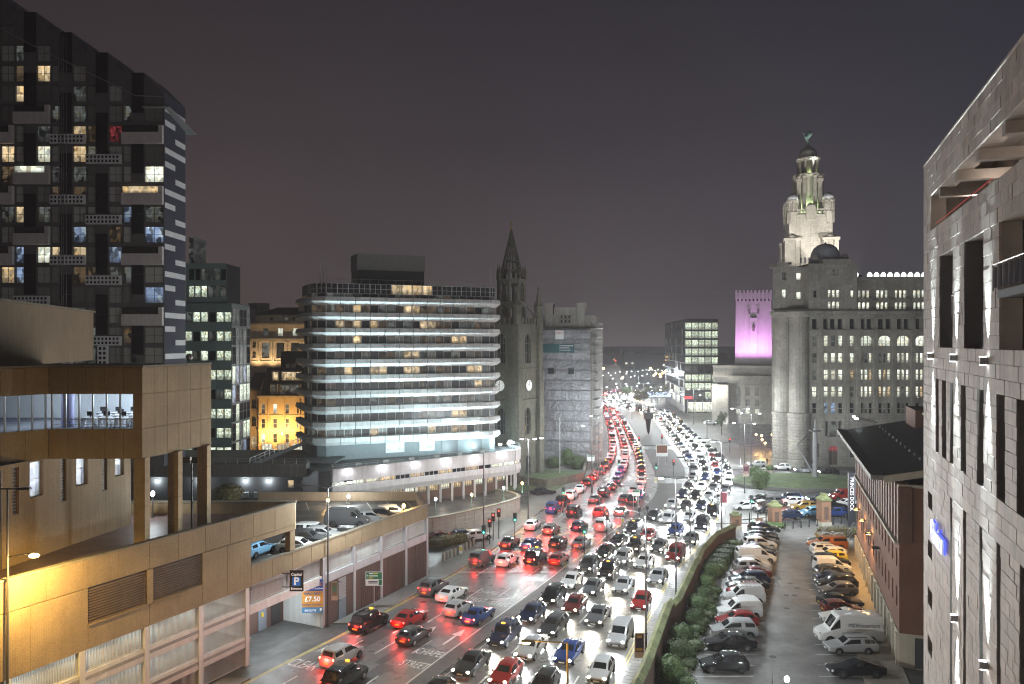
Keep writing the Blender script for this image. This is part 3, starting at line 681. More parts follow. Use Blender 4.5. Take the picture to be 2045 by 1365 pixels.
# car park sheet between the wall and the brick building
lot = MB(); fB = lambda y: (33.4+(y-69.2)*.326, y)
n = 40; yy = [46+ (124-46)*i/n for i in range(n+1)]
for y0, y1 in zip(yy, yy[1:]):
    a, c, d, e2 = fW(min(y0,112.8)), fB(y0), fB(y1), fW(min(y1,112.8))
    lot.quad((a[0],y0,.002), (c[0],y0,.002), (d[0],y1,.002), (e2[0],y1,.002))
S('car_park_surface', lot, M_LOT)
island('footpath', lambda y: (fB(y)[0]-3.3, y), lambda y: (fB(y)[0]+.3, y), 62, 113, mat('footpath_paving', (0.25,.225,.19), .6, var=.15, scale=2, dirt=.2, objvar=.1), .1)
LOT = bpy.data.objects['car_park_surface']
def rowL(Y): return 18.06+(Y-68.4)*.385                    # centre of the left row of parked cars
def rowR(Y): return 28.4+(Y-67.4)*.335
for i in range(23):
    Y = 67.1+2.35*i
    m = MB(); strip(m, (rowL(Y)-2.2, Y), (rowL(Y)+2.6, Y-.1), .09, .0065); m.build('bay_line', M_WHITE, LOT)
    if i < 20: m = MB(); strip(m, (rowR(Y)-2.6, Y), (rowR(Y)+2.0, Y-.1), .09, .0065); m.build('bay_line', M_WHITE, LOT)
# grass island of the small roundabout, raised inside a stone kerb
def roundel(c, rx, ry, n=40): return [(c[0]+cos(2*pi*i/n)*rx, c[1]+sin(2*pi*i/n)*ry) for i in range(n)]
rp0 = roundel((57.5,159), 14.5, 9.2); m = MB(); m.prism(rp0, -.01, .55)
S('grass_kerb', m, mat('island_wall', (0.17,.165,.15), .8, var=.2, scale=3, dirt=.2))
m = MB(); c = (57.5,159); n = 40
rings = [[(c[0]+cos(2*pi*i/n)*14.1*f, c[1]+sin(2*pi*i/n)*8.8*f, .56+.9*(1-f*f)) for i in range(n)] for f in (1, .75, .5, .25, .02)]
for a, b2 in zip(rings, rings[1:]):
    for i in range(n): m.quad(a[i], a[(i+1) % n], b2[(i+1) % n], b2[i])
S('grass', m, M_GRASS, smooth=True)
m = MB(); m.quad((-6,150,.125),(8,150,.125),(16,172,.125),(-4,178,.125)); S('churchyard_grass', m, M_GRASS)
# ironwork and patched asphalt
rm_ = random.Random(23)
mh = MB(); mh.lathe([(.33,.0),(.33,.0045),(.02,.005)], 0, 0, 16); MANH = mh.mesh('manhole_cover')
M_IRON = mat('cast_iron', (.035,.034,.033), .5, metal=.3, var=.2); M_PATCH = mat('patched_asphalt', (.062,.061,.06), .5, rvar=.12, var=.2, scale=3, bump=.25, bscale=60)
for i in range(14):
    Y = rm_.uniform(58, 120); p = lanepos(rm_.choice('LR'), rm_.uniform(.1,.9), Y); place(MANH, 'manhole_cover', M_IRON, ROAD, (p[0], p[1], .003))
for i in range(9):
    Y = rm_.uniform(60, 125); sd_ = rm_.choice('LR'); f = rm_.uniform(.1,.85); m = MB(); strip(m, lanepos(sd_, f, Y), lanepos(sd_, f, Y+rm_.uniform(3,9)), rm_.uniform(.6,2.0), .002); m.build('asphalt_patch', M_PATCH, ROAD)
for i in range(6):
    Y = rm_.uniform(64, 108); x_ = rm_.uniform(rowL(Y)+4, rowR(Y)-3.5); place(MANH, 'manhole_cover', M_IRON, LOT, (x_, Y, .004))
    m = MB(); strip(m, (x_-1, Y+3), (x_-.5, Y+6), rm_.uniform(.5,1.4), .0045); m.build('asphalt_patch', M_PATCH, LOT)
# ================================================================== moving traffic, standing where each car is
KW = ['hatchback','saloon','hatchback','suv','estate','people carrier','hatchback','saloon','taxi','small van']
CW = ['silver','black','grey','white','dark blue','silver','red','black','dark grey','white','blue','grey']
ORD = ['first','second','third','fourth','fifth','sixth','seventh','eighth','ninth','tenth','eleventh','twelfth','thirteenth','fourteenth','fifteenth','sixteenth','seventeenth','eighteenth','nineteenth','twentieth']
def ordn(i):
    n = i+1
    if n <= 20: return ORD[i]
    if n % 10 == 0: return ['thirtieth', 'fortieth', 'fiftieth', 'sixtieth'][n//10-3]
    return ['twenty', 'thirty', 'forty', 'fifty', 'sixty'][n//10-2] + '-' + ORD[n % 10-1]
LNAME = {'L': ['kerb lane', 'second lane from kerb', 'third lane from kerb', 'median-side lane'],
         'R': ['median-side lane', 'second lane from median', 'third lane from median', 'right-hand kerb lane']}
rt = random.Random(11)
def heading(side, f, Y, away):
    p, q = lanepos(side, f, Y-1.5), lanepos(side, f, Y+1.5); a = atan2(q[1]-p[1], q[0]-p[0]); return a if away else a+pi
NCAR = 0
for side, away in (('L', True), ('R', False)):
    for ln in range(4):
        Y = {('L',0): 68.0, ('L',1): 61.0, ('L',2): 64.5, ('L',3): 58.0, ('R',0): 61.5, ('R',1): 60.0, ('R',2): 63.0, ('R',3): 66.0}[(side, ln)] + 1.0
        idx = 0
        lim4 = 150 if side == 'L' else 205
        while Y < 455:
            nl = 4 if Y < lim4 else 3
            if nl == 3 and ln == 3: break
            f4, f3 = (ln+.5)/4, (ln+.5)/3
            k = max(0, min(1, (Y-(lim4-25))/25.0)); f = f4+(f3-f4)*k if ln < 3 else f4
            if side == 'L' and 97 < Y < 100: Y = 101
            p = lanepos(side, f, Y)
            skip = (side == 'L' and ln == 3 and (68 < Y < 75 or 84 < Y < 91)) or (side == 'L' and ln == 2 and 86 < Y < 91) or (side == 'L' and ln == 0 and 68 < Y < 76)
            if not skip:
                kd = rt.choice(KW); cl = rt.choice(CW)
                if kd == 'taxi': cl = 'black'
                if side == 'R' and Y < 115 and ln < 2:
                    seq = [('hatchback','black'),('saloon','dark grey'),('taxi','dark blue'),('hatchback','dark blue'),('people carrier','black'),('saloon','white'),('suv','dark grey'),('hatchback','black')] if ln == 0 else [('hatchback','black'),('hatchback','red'),('saloon','silver'),('estate','dark grey'),('hatchback','dark red'),('saloon','grey')]
                    if idx < len(seq): kd, cl = seq[idx]
                kn = {'taxi': 'taxi', 'small van': 'van', 'suv': 'suv car'}.get(kd, kd + ' car')
                lab = ('%s %s, tail-lights red, %s from near end of %s' if away else '%s %s, headlights on, %s from near end of %s') % (cl, kd, ordn(idx), LNAME[side][ln])
                det = 2 if Y < 118 else (1 if Y < 230 else 0)
                vehicle({'taxi':'taxi','small van':'van'}.get(kd, 'car'), kd, cl, (p[0], p[1], .004), heading(side, f, Y, away)+rt.uniform(-.02,.02), lab,
                        'tail' if away else 'head', 'traffic heading away from the camera' if away else 'traffic coming towards the camera',
                        det, {'taxi':'taxi','small van':'van'}.get(kd, 'car'))
                idx += 1; NCAR += 1
            dy = 0.9
            if side == 'R': gap = rt.uniform(5.9, 7.2) if ln < 2 and Y < 110 else rt.uniform(7.5, 12.0)
            else: gap = rt.uniform(8.5, 13.0) if Y < 130 else rt.uniform(6.2, 8.5)
            if Y > 250: gap *= 1.25
            Y += gap*dy
# ================================================================== buildings on the left
def wp(t, p): return (p[0]-t.location[0], p[1]-t.location[1])
PCACHE = {}
def panels(t, p, q, z0, z1, n, m, th=.25, gap=.018, name='wall_panel', inset=0.0):
    """n separate cladding panels along world points p-q (t has no rotation)"""
    p, q = wp(t, p), wp(t, q); l = hypot(q[0]-p[0], q[1]-p[1]); a = atan2(q[1]-p[1], q[0]-p[0]); w = l/n
    k = (round(w, 3), round(z1-z0, 3), th, gap)
    if k not in PCACHE: b = MB(); b.bbox(gap/2, w-gap/2, 0, th, 0, z1-z0-gap, .015); PCACHE[k] = b.mesh(name)
    for i in range(n):
        place(PCACHE[k], name, m, t, (p[0]+cos(a)*w*i-sin(a)*inset, p[1]+sin(a)*w*i+cos(a)*inset, z0), a)
def lpanels(t, x0, x1, z0, z1, n, m, th=.25, gap=.018, name='wall_panel', y=0.0):
    w = (x1-x0)/n; k = (round(w, 3), round(z1-z0, 3), th, gap)
    if k not in PCACHE: b = MB(); b.bbox(gap/2, w-gap/2, 0, th, 0, z1-z0-gap, .015); PCACHE[k] = b.mesh(name)
    for i in range(n): place(PCACHE[k], name, m, t, (x0+w*i, y, z0))
# ---------------------------------------------------------------- multi-storey car park
u1 = (.4276, .904); a1 = atan2(u1[1], u1[0])
CP = thing('car_park', 'brown ribbed concrete multi-storey car park with white barred openings', 'car park', (-55.65+.473*46, 46, 0), a1)
def cpl(X, Y):                                            # world to car-park local
    dx, dy = X-CP.location[0], Y-CP.location[1]; return (dx*u1[0]+dy*u1[1], -dx*u1[1]+dy*u1[0])
lpanels(CP, -6, 31.9, 10.96, 12.95, 14, M_BROWN, th=.35)
b = MB(); b.box(-6, 31.95, -.06, .42, 12.95, 13.08); b.build('coping', M_COPE, CP)
lpanels(CP, -6, 10.55, 6.72, 10.93, 4, M_BROWN, th=.35)
lpanels(CP, 10.55, 20.75, 6.72, 8.3, 2, M_BROWN, th=.35)
lpanels(CP, 15.45, 16.0, 8.33, 10.93, 1, M_BROWN, th=.35)
lpanels(CP, 20.75, 26.2, 6.72, 10.93, 2, M_BROWN, th=.35)
lpanels(CP, 26.2, 31.9, 10.5, 10.94, 2, M_BROWN, th=.35)
lpanels(CP, 31.2, 31.9, 8.62, 10.47, 1, M_BROWN, th=.6)
lpanels(CP, 26.2, 55.6, 6.85, 8.45, 11, M_BROWN, th=.35)
b = MB(); b.box(26.2, 55.65, -.06, .42, 8.45, 8.58); b.build('coping', M_COPE, CP)
sl = MB(); sl.add([(0,-.03,0),(1,-.03,0),(1,.08,.06),(0,.08,.06),(0,-.03,-.04),(1,-.03,-.04),(1,.08,.02),(0,.08,.02)], [(0,1,2,3),(7,6,5,4),(0,4,5,1),(1,5,6,2),(2,6,7,3),(3,7,4,0)])
SLATM = sl.mesh('louvre_slat')
for xa, xb in ((10.62, 15.38), (16.06, 20.68)):
    for i in range(13): place(SLATM, 'louvre_slat', M_LOUV, CP, (xa, .06, 8.5+.188*i), scale=(xb-xa, 1, 1))
    b = MB(); b.box(xa, xb, .3, .36, 8.35, 10.93); b.build('louvre_backing', M_BLACK, CP)
    b = MB(); b.box(xa-.05, xb+.05, -.10, .3, 8.31, 8.42); b.build('sill', M_BROWN, CP)
# floors, columns, bars
M_CFL = mat('deck_concrete', (.30,.30,.285), .7, var=.2, scale=1.2, dirt=.25)
for z in (2.3, 4.85):
    b = MB(); b.box(-6, 26.2, -.0, 14, z-.25, z); b.build('floor_slab', M_CFL, CP)
b = MB(); b.box(-6, 55.6, .4, 14, 6.55, 6.8); b.build('ceiling_slab', M_WPAINT, CP)
b = MB(); b.box(-6, 26.2, 13.6, 14, 0, 6.5); b.build('back_wall', M_CFL, CP)
b = MB(); b.box(36, 55.3, 8, 8.3, 0, 6.5); b.build('back_wall', M_WPAINT, CP)
bars = MB()
for i in range(42): bars.box(.12*i, .12*i+.035, 0, .035, 0, 1.5)
bars.box(-.03, 5.03, -.01, .045, .02, .07); bars.box(-.03, 5.03, -.01, .045, 1.5, 1.56); BARS = bars.mesh('railing_bars')
cols = [-.3, 4.9, 10.1, 15.4, 20.6, 25.75]
for x in cols:
    b = MB(); b.box(x-.22, x+.22, -.03, .42, 0, 6.7); b.build('column', M_WPAINT, CP)
for z0, z1 in ((4.2, 5.12), (1.65, 2.57)):
    for c0, c1 in zip(cols, cols[1:]): lpanels(CP, c0+.22, c1-.22, z0, z1+.02, 1, M_WPAINT, th=.3, y=.02, name='spandrel_panel')
for zi, z in enumerate((.1, 2.6, 5.15)):
    for c0, c1 in zip(cols, cols[1:]): place(BARS, 'railing', M_WPAINT, CP, (c0+.25, .12, z), scale=((c1-c0-.5)/5.0, 1, 1), kind='stuff')
for x in (2.5, 7.5, 12.7, 18, 23.2):
    for y in (5.5, 10.5):
        b = MB(); b.box(x-.2, x+.2, y-.2, y+.2, 0, 6.5); b.build('column', M_WPAINT, CP)
    for z in (6.5, 4.55):
        b = MB(); b.box(x-.9, x+.9, 3.0, 3.12, z-.08, z-.02); b.build('tube_lamp', G_TUBE, CP)
        if x > 4: lamp(CP, 'tube_lamp_light', 'AREA', (x, 4.0, z-.14), 95, (.95, 1, .93), size=3.5, spot=3.5)
for x in (38, 43.5, 48.3, 53): lamp(CP, 'tube_lamp_light', 'AREA', (x, 3.0, 6.5), 90, (.93, 1, .93), size=3, spot=3)
lamp(CP, 'entrance_lamp_light', 'AREA', (31, 2.5, 4.25), 420, (.85, .95, 1), size=6, spot=3)
# right-hand part: entrance, brick bays
cr_ = [36.0, 41.0, 45.9, 50.8, 55.4]
for x in cr_:
    b = MB(); b.box(x-.17, x+.17, -.10, .3, 0, 6.83); b.build('post', M_GPAINT, CP)
lpanels(CP, 26.0, 35.8, 4.3, 5.1, 2, M_WPAINT, th=.35, name='beam')
for c0, c1 in zip(cr_, cr_[1:]):
    lpanels(CP, c0+.17, c1-.17, 4.25, 5.1, 1, M_GPAINT, th=.3, name='beam', y=-.04)
    place(BARS, 'railing', M_WPAINT, CP, (c0+.2, .2, 5.17), scale=((c1-c0-.4)/5.0, 1, 1), kind='stuff')
    wdt = c1-c0-.34
    b = MB(); b.box(c0+.17, c1-.17, .02, .3, 0, 4.22); b.build('brick_bay', M_BRICKP, CP)
    for i in range(9):
        b = MB(); x = c0+1.3+i*.36; b.box(x, x+.2, -.06, .018, .15, 4.1)
        if c0 > 40.5: b.build('brick_fin', M_BRICKP, CP)
for c0, c1 in ((26.3, 31.0), (31.0, 35.8)): place(BARS, 'railing', M_WPAINT, CP, (c0+.1, .2, 5.17), scale=((c1-c0-.2)/5.0, 1, 1), kind='stuff')
b = MB(); b.box(26.1, 36, 5, 5.3, 0, 4.3); b.build('entrance_wall', M_BRICKP, CP)
b = MB(); b.box(25.97, 26.2, .45, 5, 0, 6.5); b.build('entrance_side_wall', M_WPAINT, CP)
b = MB(); b.box(36.0, 36.3, .32, 5, 0, 6.5); b.build('entrance_side_wall', M_WPAINT, CP)
for x, w, m in ((29.3, 1.0, M_GPAINT), (32.4, 1.1, M_GPAINT), (34.2, 1.3, M_DGREY)):
    b = MB(); b.box(x, x+w, 4.92, 5, .02, 2.4); b.build('door', mat('blue_grey_door', (.2,.23,.27), .5) if m is M_GPAINT else m, CP)
b = MB(); b.box(32.75, 33.05, 4.86, 4.91, 1.3, 1.7); b.build('notice', mat('yellow_notice', (.7,.5,.04), .5), CP)
for i in range(14): place(SLATM, 'louvre_slat', M_GALV, CP, (38.4, -.02, 2.1+.15*i), scale=(1.2, .4, 1))
b = MB(); b.box(38.4, 39.6, -.03, .015, 0, 2.05); b.build('door', mat('blue_grey_door', (.2,.23,.27), .5), CP)
# decks
def wpoly(pts, z0, z1):
    b = MB(); b.prism([cpl(*p) for p in pts], z0, z1); return b
fz = lambda Y: -55.65+.473*Y
wpoly([(fz(69.8)-.4, 69.8), (fz(96)-.4, 96), (-12, 104), (-33, 104), (-33, 69.8)], 7.1, 7.4).build('lower_deck', M_ASPH, CP)
wpoly([(fz(40)-.4, 40), (fz(74.6)-.4, 74.6), (-36, 74.6), (-44, 40)], 11.7, 12.0).build('upper_deck', M_DECK, CP)
wpoly([(fz(75)-.1, 74.8), (fz(75)-.1, 75.2), (-37, 75.2), (-37, 74.8)], 10.5, 13.0).build('deck_parapet', M_BROWN, CP)
wpoly([(fz(75)-.0, 74.7), (fz(75)-.0, 75.3), (-37, 75.3), (-37, 74.7)], 13.0, 13.12).build('coping', M_COPE, CP)
wpoly([(-10.4, 96.2), (-12, 104.2), (-12.5, 104.2), (-10.9, 96.2)], 0, 8.5).build('end_wall', M_BROWN2, CP)
wpoly([(-12, 104), (-33, 104), (-33, 104.4), (-12, 104.4)], 6, 8.5).build('deck_parapet', M_BROWN2, CP)
wpoly([(-36.4,75), (-36,75), (-26,96), (-26.4,96)], 7.4, 8.3).build('deck_parapet', M_COPE, CP)
b = MB(); b.box(15.9, 31.5, 9.5, 9.9, 7.4, 11.6); b.build('deck_back_wall', M_BROWN2, CP)
for k in range(6):
    p, q = cpl(-25+2.6*k, 98.5), cpl(-26.5+2.6*k, 103); m = MB(); strip(m, p, q, .1, 7.406); m.build('bay_line', M_WHITE, CP)
for k in range(5):
    m = MB(); strip(m, (33+2.6*k, 1.2), (33+2.6*k, 5.6), .1, 7.406); m.build('bay_line', M_WHITE, CP)
# ---------------------------------------------------------------- office block over the car park
A_, B_, F_, E_, E2 = (-27.7,60), (-25.75,68.6), (-34.7,60), (-36.6,57.3), (-41.5,50.4)
OB = thing('office_block', 'brown ribbed concrete office block overhanging the upper car deck on square columns', 'building', (-31,62,12.0))
def ob(b, n, m, **k):
    b.v = [(x-OB.location[0], y-OB.location[1], z-12.0) for x, y, z in b.v]; return b.build(n, m, OB, **k)
def opan(p, q, z0, z1, n, m=M_BROWN, **k): panels(OB, p, q, z0-12, z1-12, n, m, **k)
opan(F_, A_, 24.1, 26.1, 5); opan(F_, A_, 19.3, 21.5, 5); opan((-28.35,60), A_, 21.5, 24.1, 1)
for z0, z1 in ((24.1, 26.1), (21.5, 24.1), (19.3, 21.5)): opan(A_, B_, z0, z1, 6)
for z0, z1 in ((24.1, 26.1), (19.3, 21.5)): opan(E_, F_, z0, z1, 2); opan(E2, E_, z0, z1, 5)
P2 = [A_, B_, (-36,76), (-52,76), (-52,50.4), E2, E_, F_]
b = MB(); b.prism([(x*.999-.03, y+.02) for x, y in P2], 25.6, 25.95); ob(b, 'roof', M_ROOF)
b = MB(); b.prism([(x*.999-.03, y+.03) for x, y in P2], 19.25, 19.4); ob(b, 'soffit', M_COPE)
for p, q in ((F_, A_), (A_, B_), (E_, F_), (E2, E_)):
    b = MB(); dx, dy = q[0]-p[0], q[1]-p[1]; l = hypot(dx, dy); nx, ny = dy/l, -dx/l
    b.prism([(p[0]+nx*.08, p[1]+ny*.08), (q[0]+nx*.08, q[1]+ny*.08), (q[0]-nx*.4, q[1]-ny*.4), (p[0]-nx*.4, p[1]-ny*.4)], 26.1, 26.25); ob(b, 'coping', M_COPE)
# lit rooms behind the two ribbon windows
def mull(p, q, z0, z1, n):
    for i in range(n+1):
        x, y = p[0]+(q[0]-p[0])*i/n, p[1]+(q[1]-p[1])*i/n
        b = MB(); b.box(x-.05, x+.05, y+.12, y+.26, z0, z1); ob(b, 'mullion', M_GALV)
mull((-34.55,60), (-28.4,60), 21.5, 24.1, 6); mull((-36.5,57.45), (-34.9,59.75), 21.5, 24.1, 3); mull((-41.4,50.6), (-36.8,57.1), 21.5, 24.1, 9)
b = MB(); b.box(-34.6, -28.35, 60.1, 60.13, 22.15, 22.2); b.box(-34.6, -28.35, 60.1, 60.13, 21.8, 21.83); ob(b, 'handrail', M_GALV)
glassn = bpy.data.materials.new('clear_glass'); glassn.use_nodes = True
_n = glassn.node_tree; _n.nodes.remove(_n.nodes['Principled BSDF'])
_t = _n.nodes.new('ShaderNodeBsdfTransparent'); _t.inputs[0].default_value = (.86,.9,.92,1); _g = _n.nodes.new('ShaderNodeBsdfGlossy'); _g.inputs['Roughness'].default_value = .03
_f = _n.nodes.new('ShaderNodeFresnel'); _f.inputs[0].default_value = 1.45; _m = _n.nodes.new('ShaderNodeMixShader')
_n.links.new(_f.outputs[0], _m.inputs[0]); _n.links.new(_t.outputs[0], _m.inputs[1]); _n.links.new(_g.outputs[0], _m.inputs[2]); _n.links.new(_m.outputs[0], _n.nodes['Material Output'].inputs[0])
M_CLEAR = glassn
for p, q in (((-34.55,60.2), (-28.4,60.2)), ((-36.5,57.6), (-34.9,59.9)), ((-41.4,50.8), (-36.8,57.3))):
    b = MB(); b.quad((*p, 21.5), (*q, 21.5), (*q, 24.1), (*p, 24.1)); ob(b, 'glazing', M_CLEAR)
M_ROOMW = mat('office_wall', (.72,.75,.78), .7, var=.05); M_CARP = mat('carpet', (.16,.17,.2), .9); M_DESK = mat('desk_white', (.7,.7,.72), .5, var=.05)
b = MB(); b.box(-51, -28, 68.8, 69, 21.4, 24.15); b.box(-28.3, -28.1, 60.4, 68.8, 21.4, 24.15); ob(b, 'back_wall', M_ROOMW)
b = MB(); b.prism([(-28.2,60.3), (-28.2,69), (-51,69), (-51,51), (-41.2,51), (-36.5,57.7), (-34.6,60.3)], 21.45, 21.5); ob(b, 'floor', M_CARP)
b = MB(); b.prism([(-28.2,60.3), (-28.2,69), (-51,69), (-51,51), (-41.2,51), (-36.5,57.7), (-34.6,60.3)], 24.1, 24.14); ob(b, 'ceiling', M_ROOMW)
rd = random.Random(3)
for i in range(5):
    for j in range(3):
        x, y = -33.6+1.25*i, 61.4+2.2*j
        if i == 0 and j < 2: continue
        b = MB(); b.box(x-.5, x+.5, y-.35, y+.35, 22.18, 22.23); b.box(x-.48, x-.43, y-.3, y+.3, 21.5, 22.18); b.box(x+.43, x+.48, y-.3, y+.3, 21.5, 22.18)
        d = thing('desk', 'white office desk, %s row from the glass, %s from the left' % (ORD[j], ORD[i]), 'desk', (0, 0, 0), 0, 'desks in the lit office')
        d.location = (x, y, 21.5); b.v = [(vx-x, vy-y, vz-21.5) for vx, vy, vz in b.v]; b.build('desk_top', M_DESK, d)
        s2 = MB(); s2.box(-.25, .25, .05, .09, .85, 1.18); s2.box(-.03, .03, .06, .1, .72, .86); s2.build('monitor', M_BLACK, d)
for x, y in ((-32.5,62.5), (-29.8,62.5), (-32.5,66), (-29.8,66), (-37,61), (-40,56), (-37.5,65)):
    b = MB(); b.box(x-.6, x+.6, y-.3, y+.3, 24.04, 24.09); ob(b, 'ceiling_lamp', glow('panel_lamp', (.82,.92,1), 3))
    lamp(OB, 'ceiling_lamp_light', 'POINT', (x+31, y-62, 11.6), 130, (.80,.90,1), size=.5)
b = MB(); b.lathe([(.45, 21.5), (.45, 24.1)], -34.0, 61.3, 14); ob(b, 'round_column', mat('violet_column', (.35,.36,.62), .6))
# columns
for (x, y) in ((-27.95,60.5), (-26.95,64.1), (-26.1,67.9)):
    for k in range(4):
        b = MB(); b.box(x-.42, x+.42, y-.42, y+.42, 12.0+1.82*k+.02, 12.0+1.82*(k+1)); ob(b, 'column', M_BROWN)
# recessed wall with narrow lit windows
G_, H_ = (-35.9,56.2), (-33.5,70.4); lw = hypot(H_[0]-G_[0], H_[1]-G_[1]); aw = atan2(H_[1]-G_[1], H_[0]-G_[0])
R_TALL = room('lit_stair', (.80,.90,1.0), 1.1, .45, .8, tintcol=(.6,.66,.9))
ops = [dict(x=x, z=4.5, w=w, h=2.62, pane=R_TALL, frame=M_GALV, nx=1, ny=2, d=.35) for x, w in ((3.4,1.35), (8.25,1.3), (12.9,1.15))]
ops += [dict(x=x, z=3.6, w=.6, h=3.4, pane=M_BLACK, frame=M_LOUV, nx=1, ny=14, ft=.1, d=.2) for x in (1.4, 6.2, 11.0)]
facade(OB, M_BROWN2, lw, 0, 7.28, ops, .35, wp(OB, G_), aw)
b = MB(); b.quad((*H_, 12), (-45,73,12), (-45,73,19.3), (*H_, 19.3)); ob(b, 'wall', M_BROWN2)
b = MB(); b.quad((-41.5,47,12), (*G_, 12), (*G_, 19.3), (-41.5,47,19.3)); ob(b, 'wall', M_BROWN2)
b = MB(); b.box(G_[0]-.1, G_[0]+.05, G_[1], G_[1]+.1, 12, 19); ob(b, 'downpipe', M_DGREY)
b = MB(); b.prism([(-42.2,66), (-48.6,93), (-62,90), (-56,60)], 25.9, 31.4); ob(b, 'penthouse', M_BROWN2)
b = MB(); b.prism([(-42.0,65.8), (-48.4,93.2), (-48.9,93.2), (-42.5,65.8)], 31.4, 31.6); ob(b, 'coping', M_COPE)
for x, y in ((-30.4,64.5), (-26.9,66.8)):
    b = MB(); b.tube((x,y,25.9), (x,y,26.5), .04); b.lathe([(.02,26.35),(.22,26.5),(.3,26.75),(.22,26.98),(.02,27.05)], x, y, 10); ob(b, 'roof_vent', M_GALV)
b = MB(); b.sweep([(-41,50.6,25.0), (-37.4,56.1,25.0), (-37.2,56.5,24.6)], .06, 6); ob(b, 'pipe', M_GALV)
# ---------------------------------------------------------------- dark apartment tower with stepped roof
UT = thing('apartment_tower', 'tall dark glazed apartment tower with pale boxes and stepped roofline', 'building', (-81,116,0))
M_UW = mat('tower_mullion_wall', (.15,.147,.145), .6, var=.15, scale=1.5)
M_UBOX = mat('pale_box', (.74,.70,.68), .6, var=.08, scale=1.5, streak=.1)
M_UWHITE = mat('white_panel', (.85,.86,.87), .5, var=.08)
M_NAVY = mat('navy_panel', (.05,.056,.085), .5, var=.1, objvar=.15)
M_UGL = mat('tower_glass', (.40,.415,.38), .25, var=0, spec=.8, objvar=.45)  # pale base colour stands in for the city's reflection in the glass
FL = 2.92; ZT = 56.7
lit_px = [(80,137,R_WARM),(79,225,R_WARM),(5,302,R_WARM),(62,300,R_COOL),(80,300,R_COOL),(150,305,R_WARM),(150,350,R_DIM),(310,343,R_COOL),(255,378,R_WARM),(280,378,R_WARM),(310,378,R_WARM),
 (8,376,R_WARM),(35,418,R_WARM),(152,465,R_BLUE),(79,465,R_BLUE),(38,505,R_BLUE),(79,505,R_COOL),(110,496,R_WARM),(150,496,R_WARM),(5,540,R_WARM),(79,345,R_COOL),(38,345,R_BLUE),(100,350,R_DIM),(225,258,None),(150,180,R_DIM),(255,215,R_DIM),(5,560,R_WARM)]
R_REDREFL = room('painted_red_reflection', (.75,.1,.12), .22, .95, 2.2, tintcol=(.4,.05,.08))  # emission paints the red traffic's reflection into the panes, no lit room
def ulit(px, py):
    for x, y, m in lit_px:
        if abs(x-px) < 17 and abs(y-py) < 19: return m or R_REDREFL
    if 100 < px < 320 and 235 < py < 272 and random.random() < .5: return R_REDREFL
    r = random.random()
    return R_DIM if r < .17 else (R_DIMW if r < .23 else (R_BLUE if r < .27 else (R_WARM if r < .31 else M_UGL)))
random.seed(21)
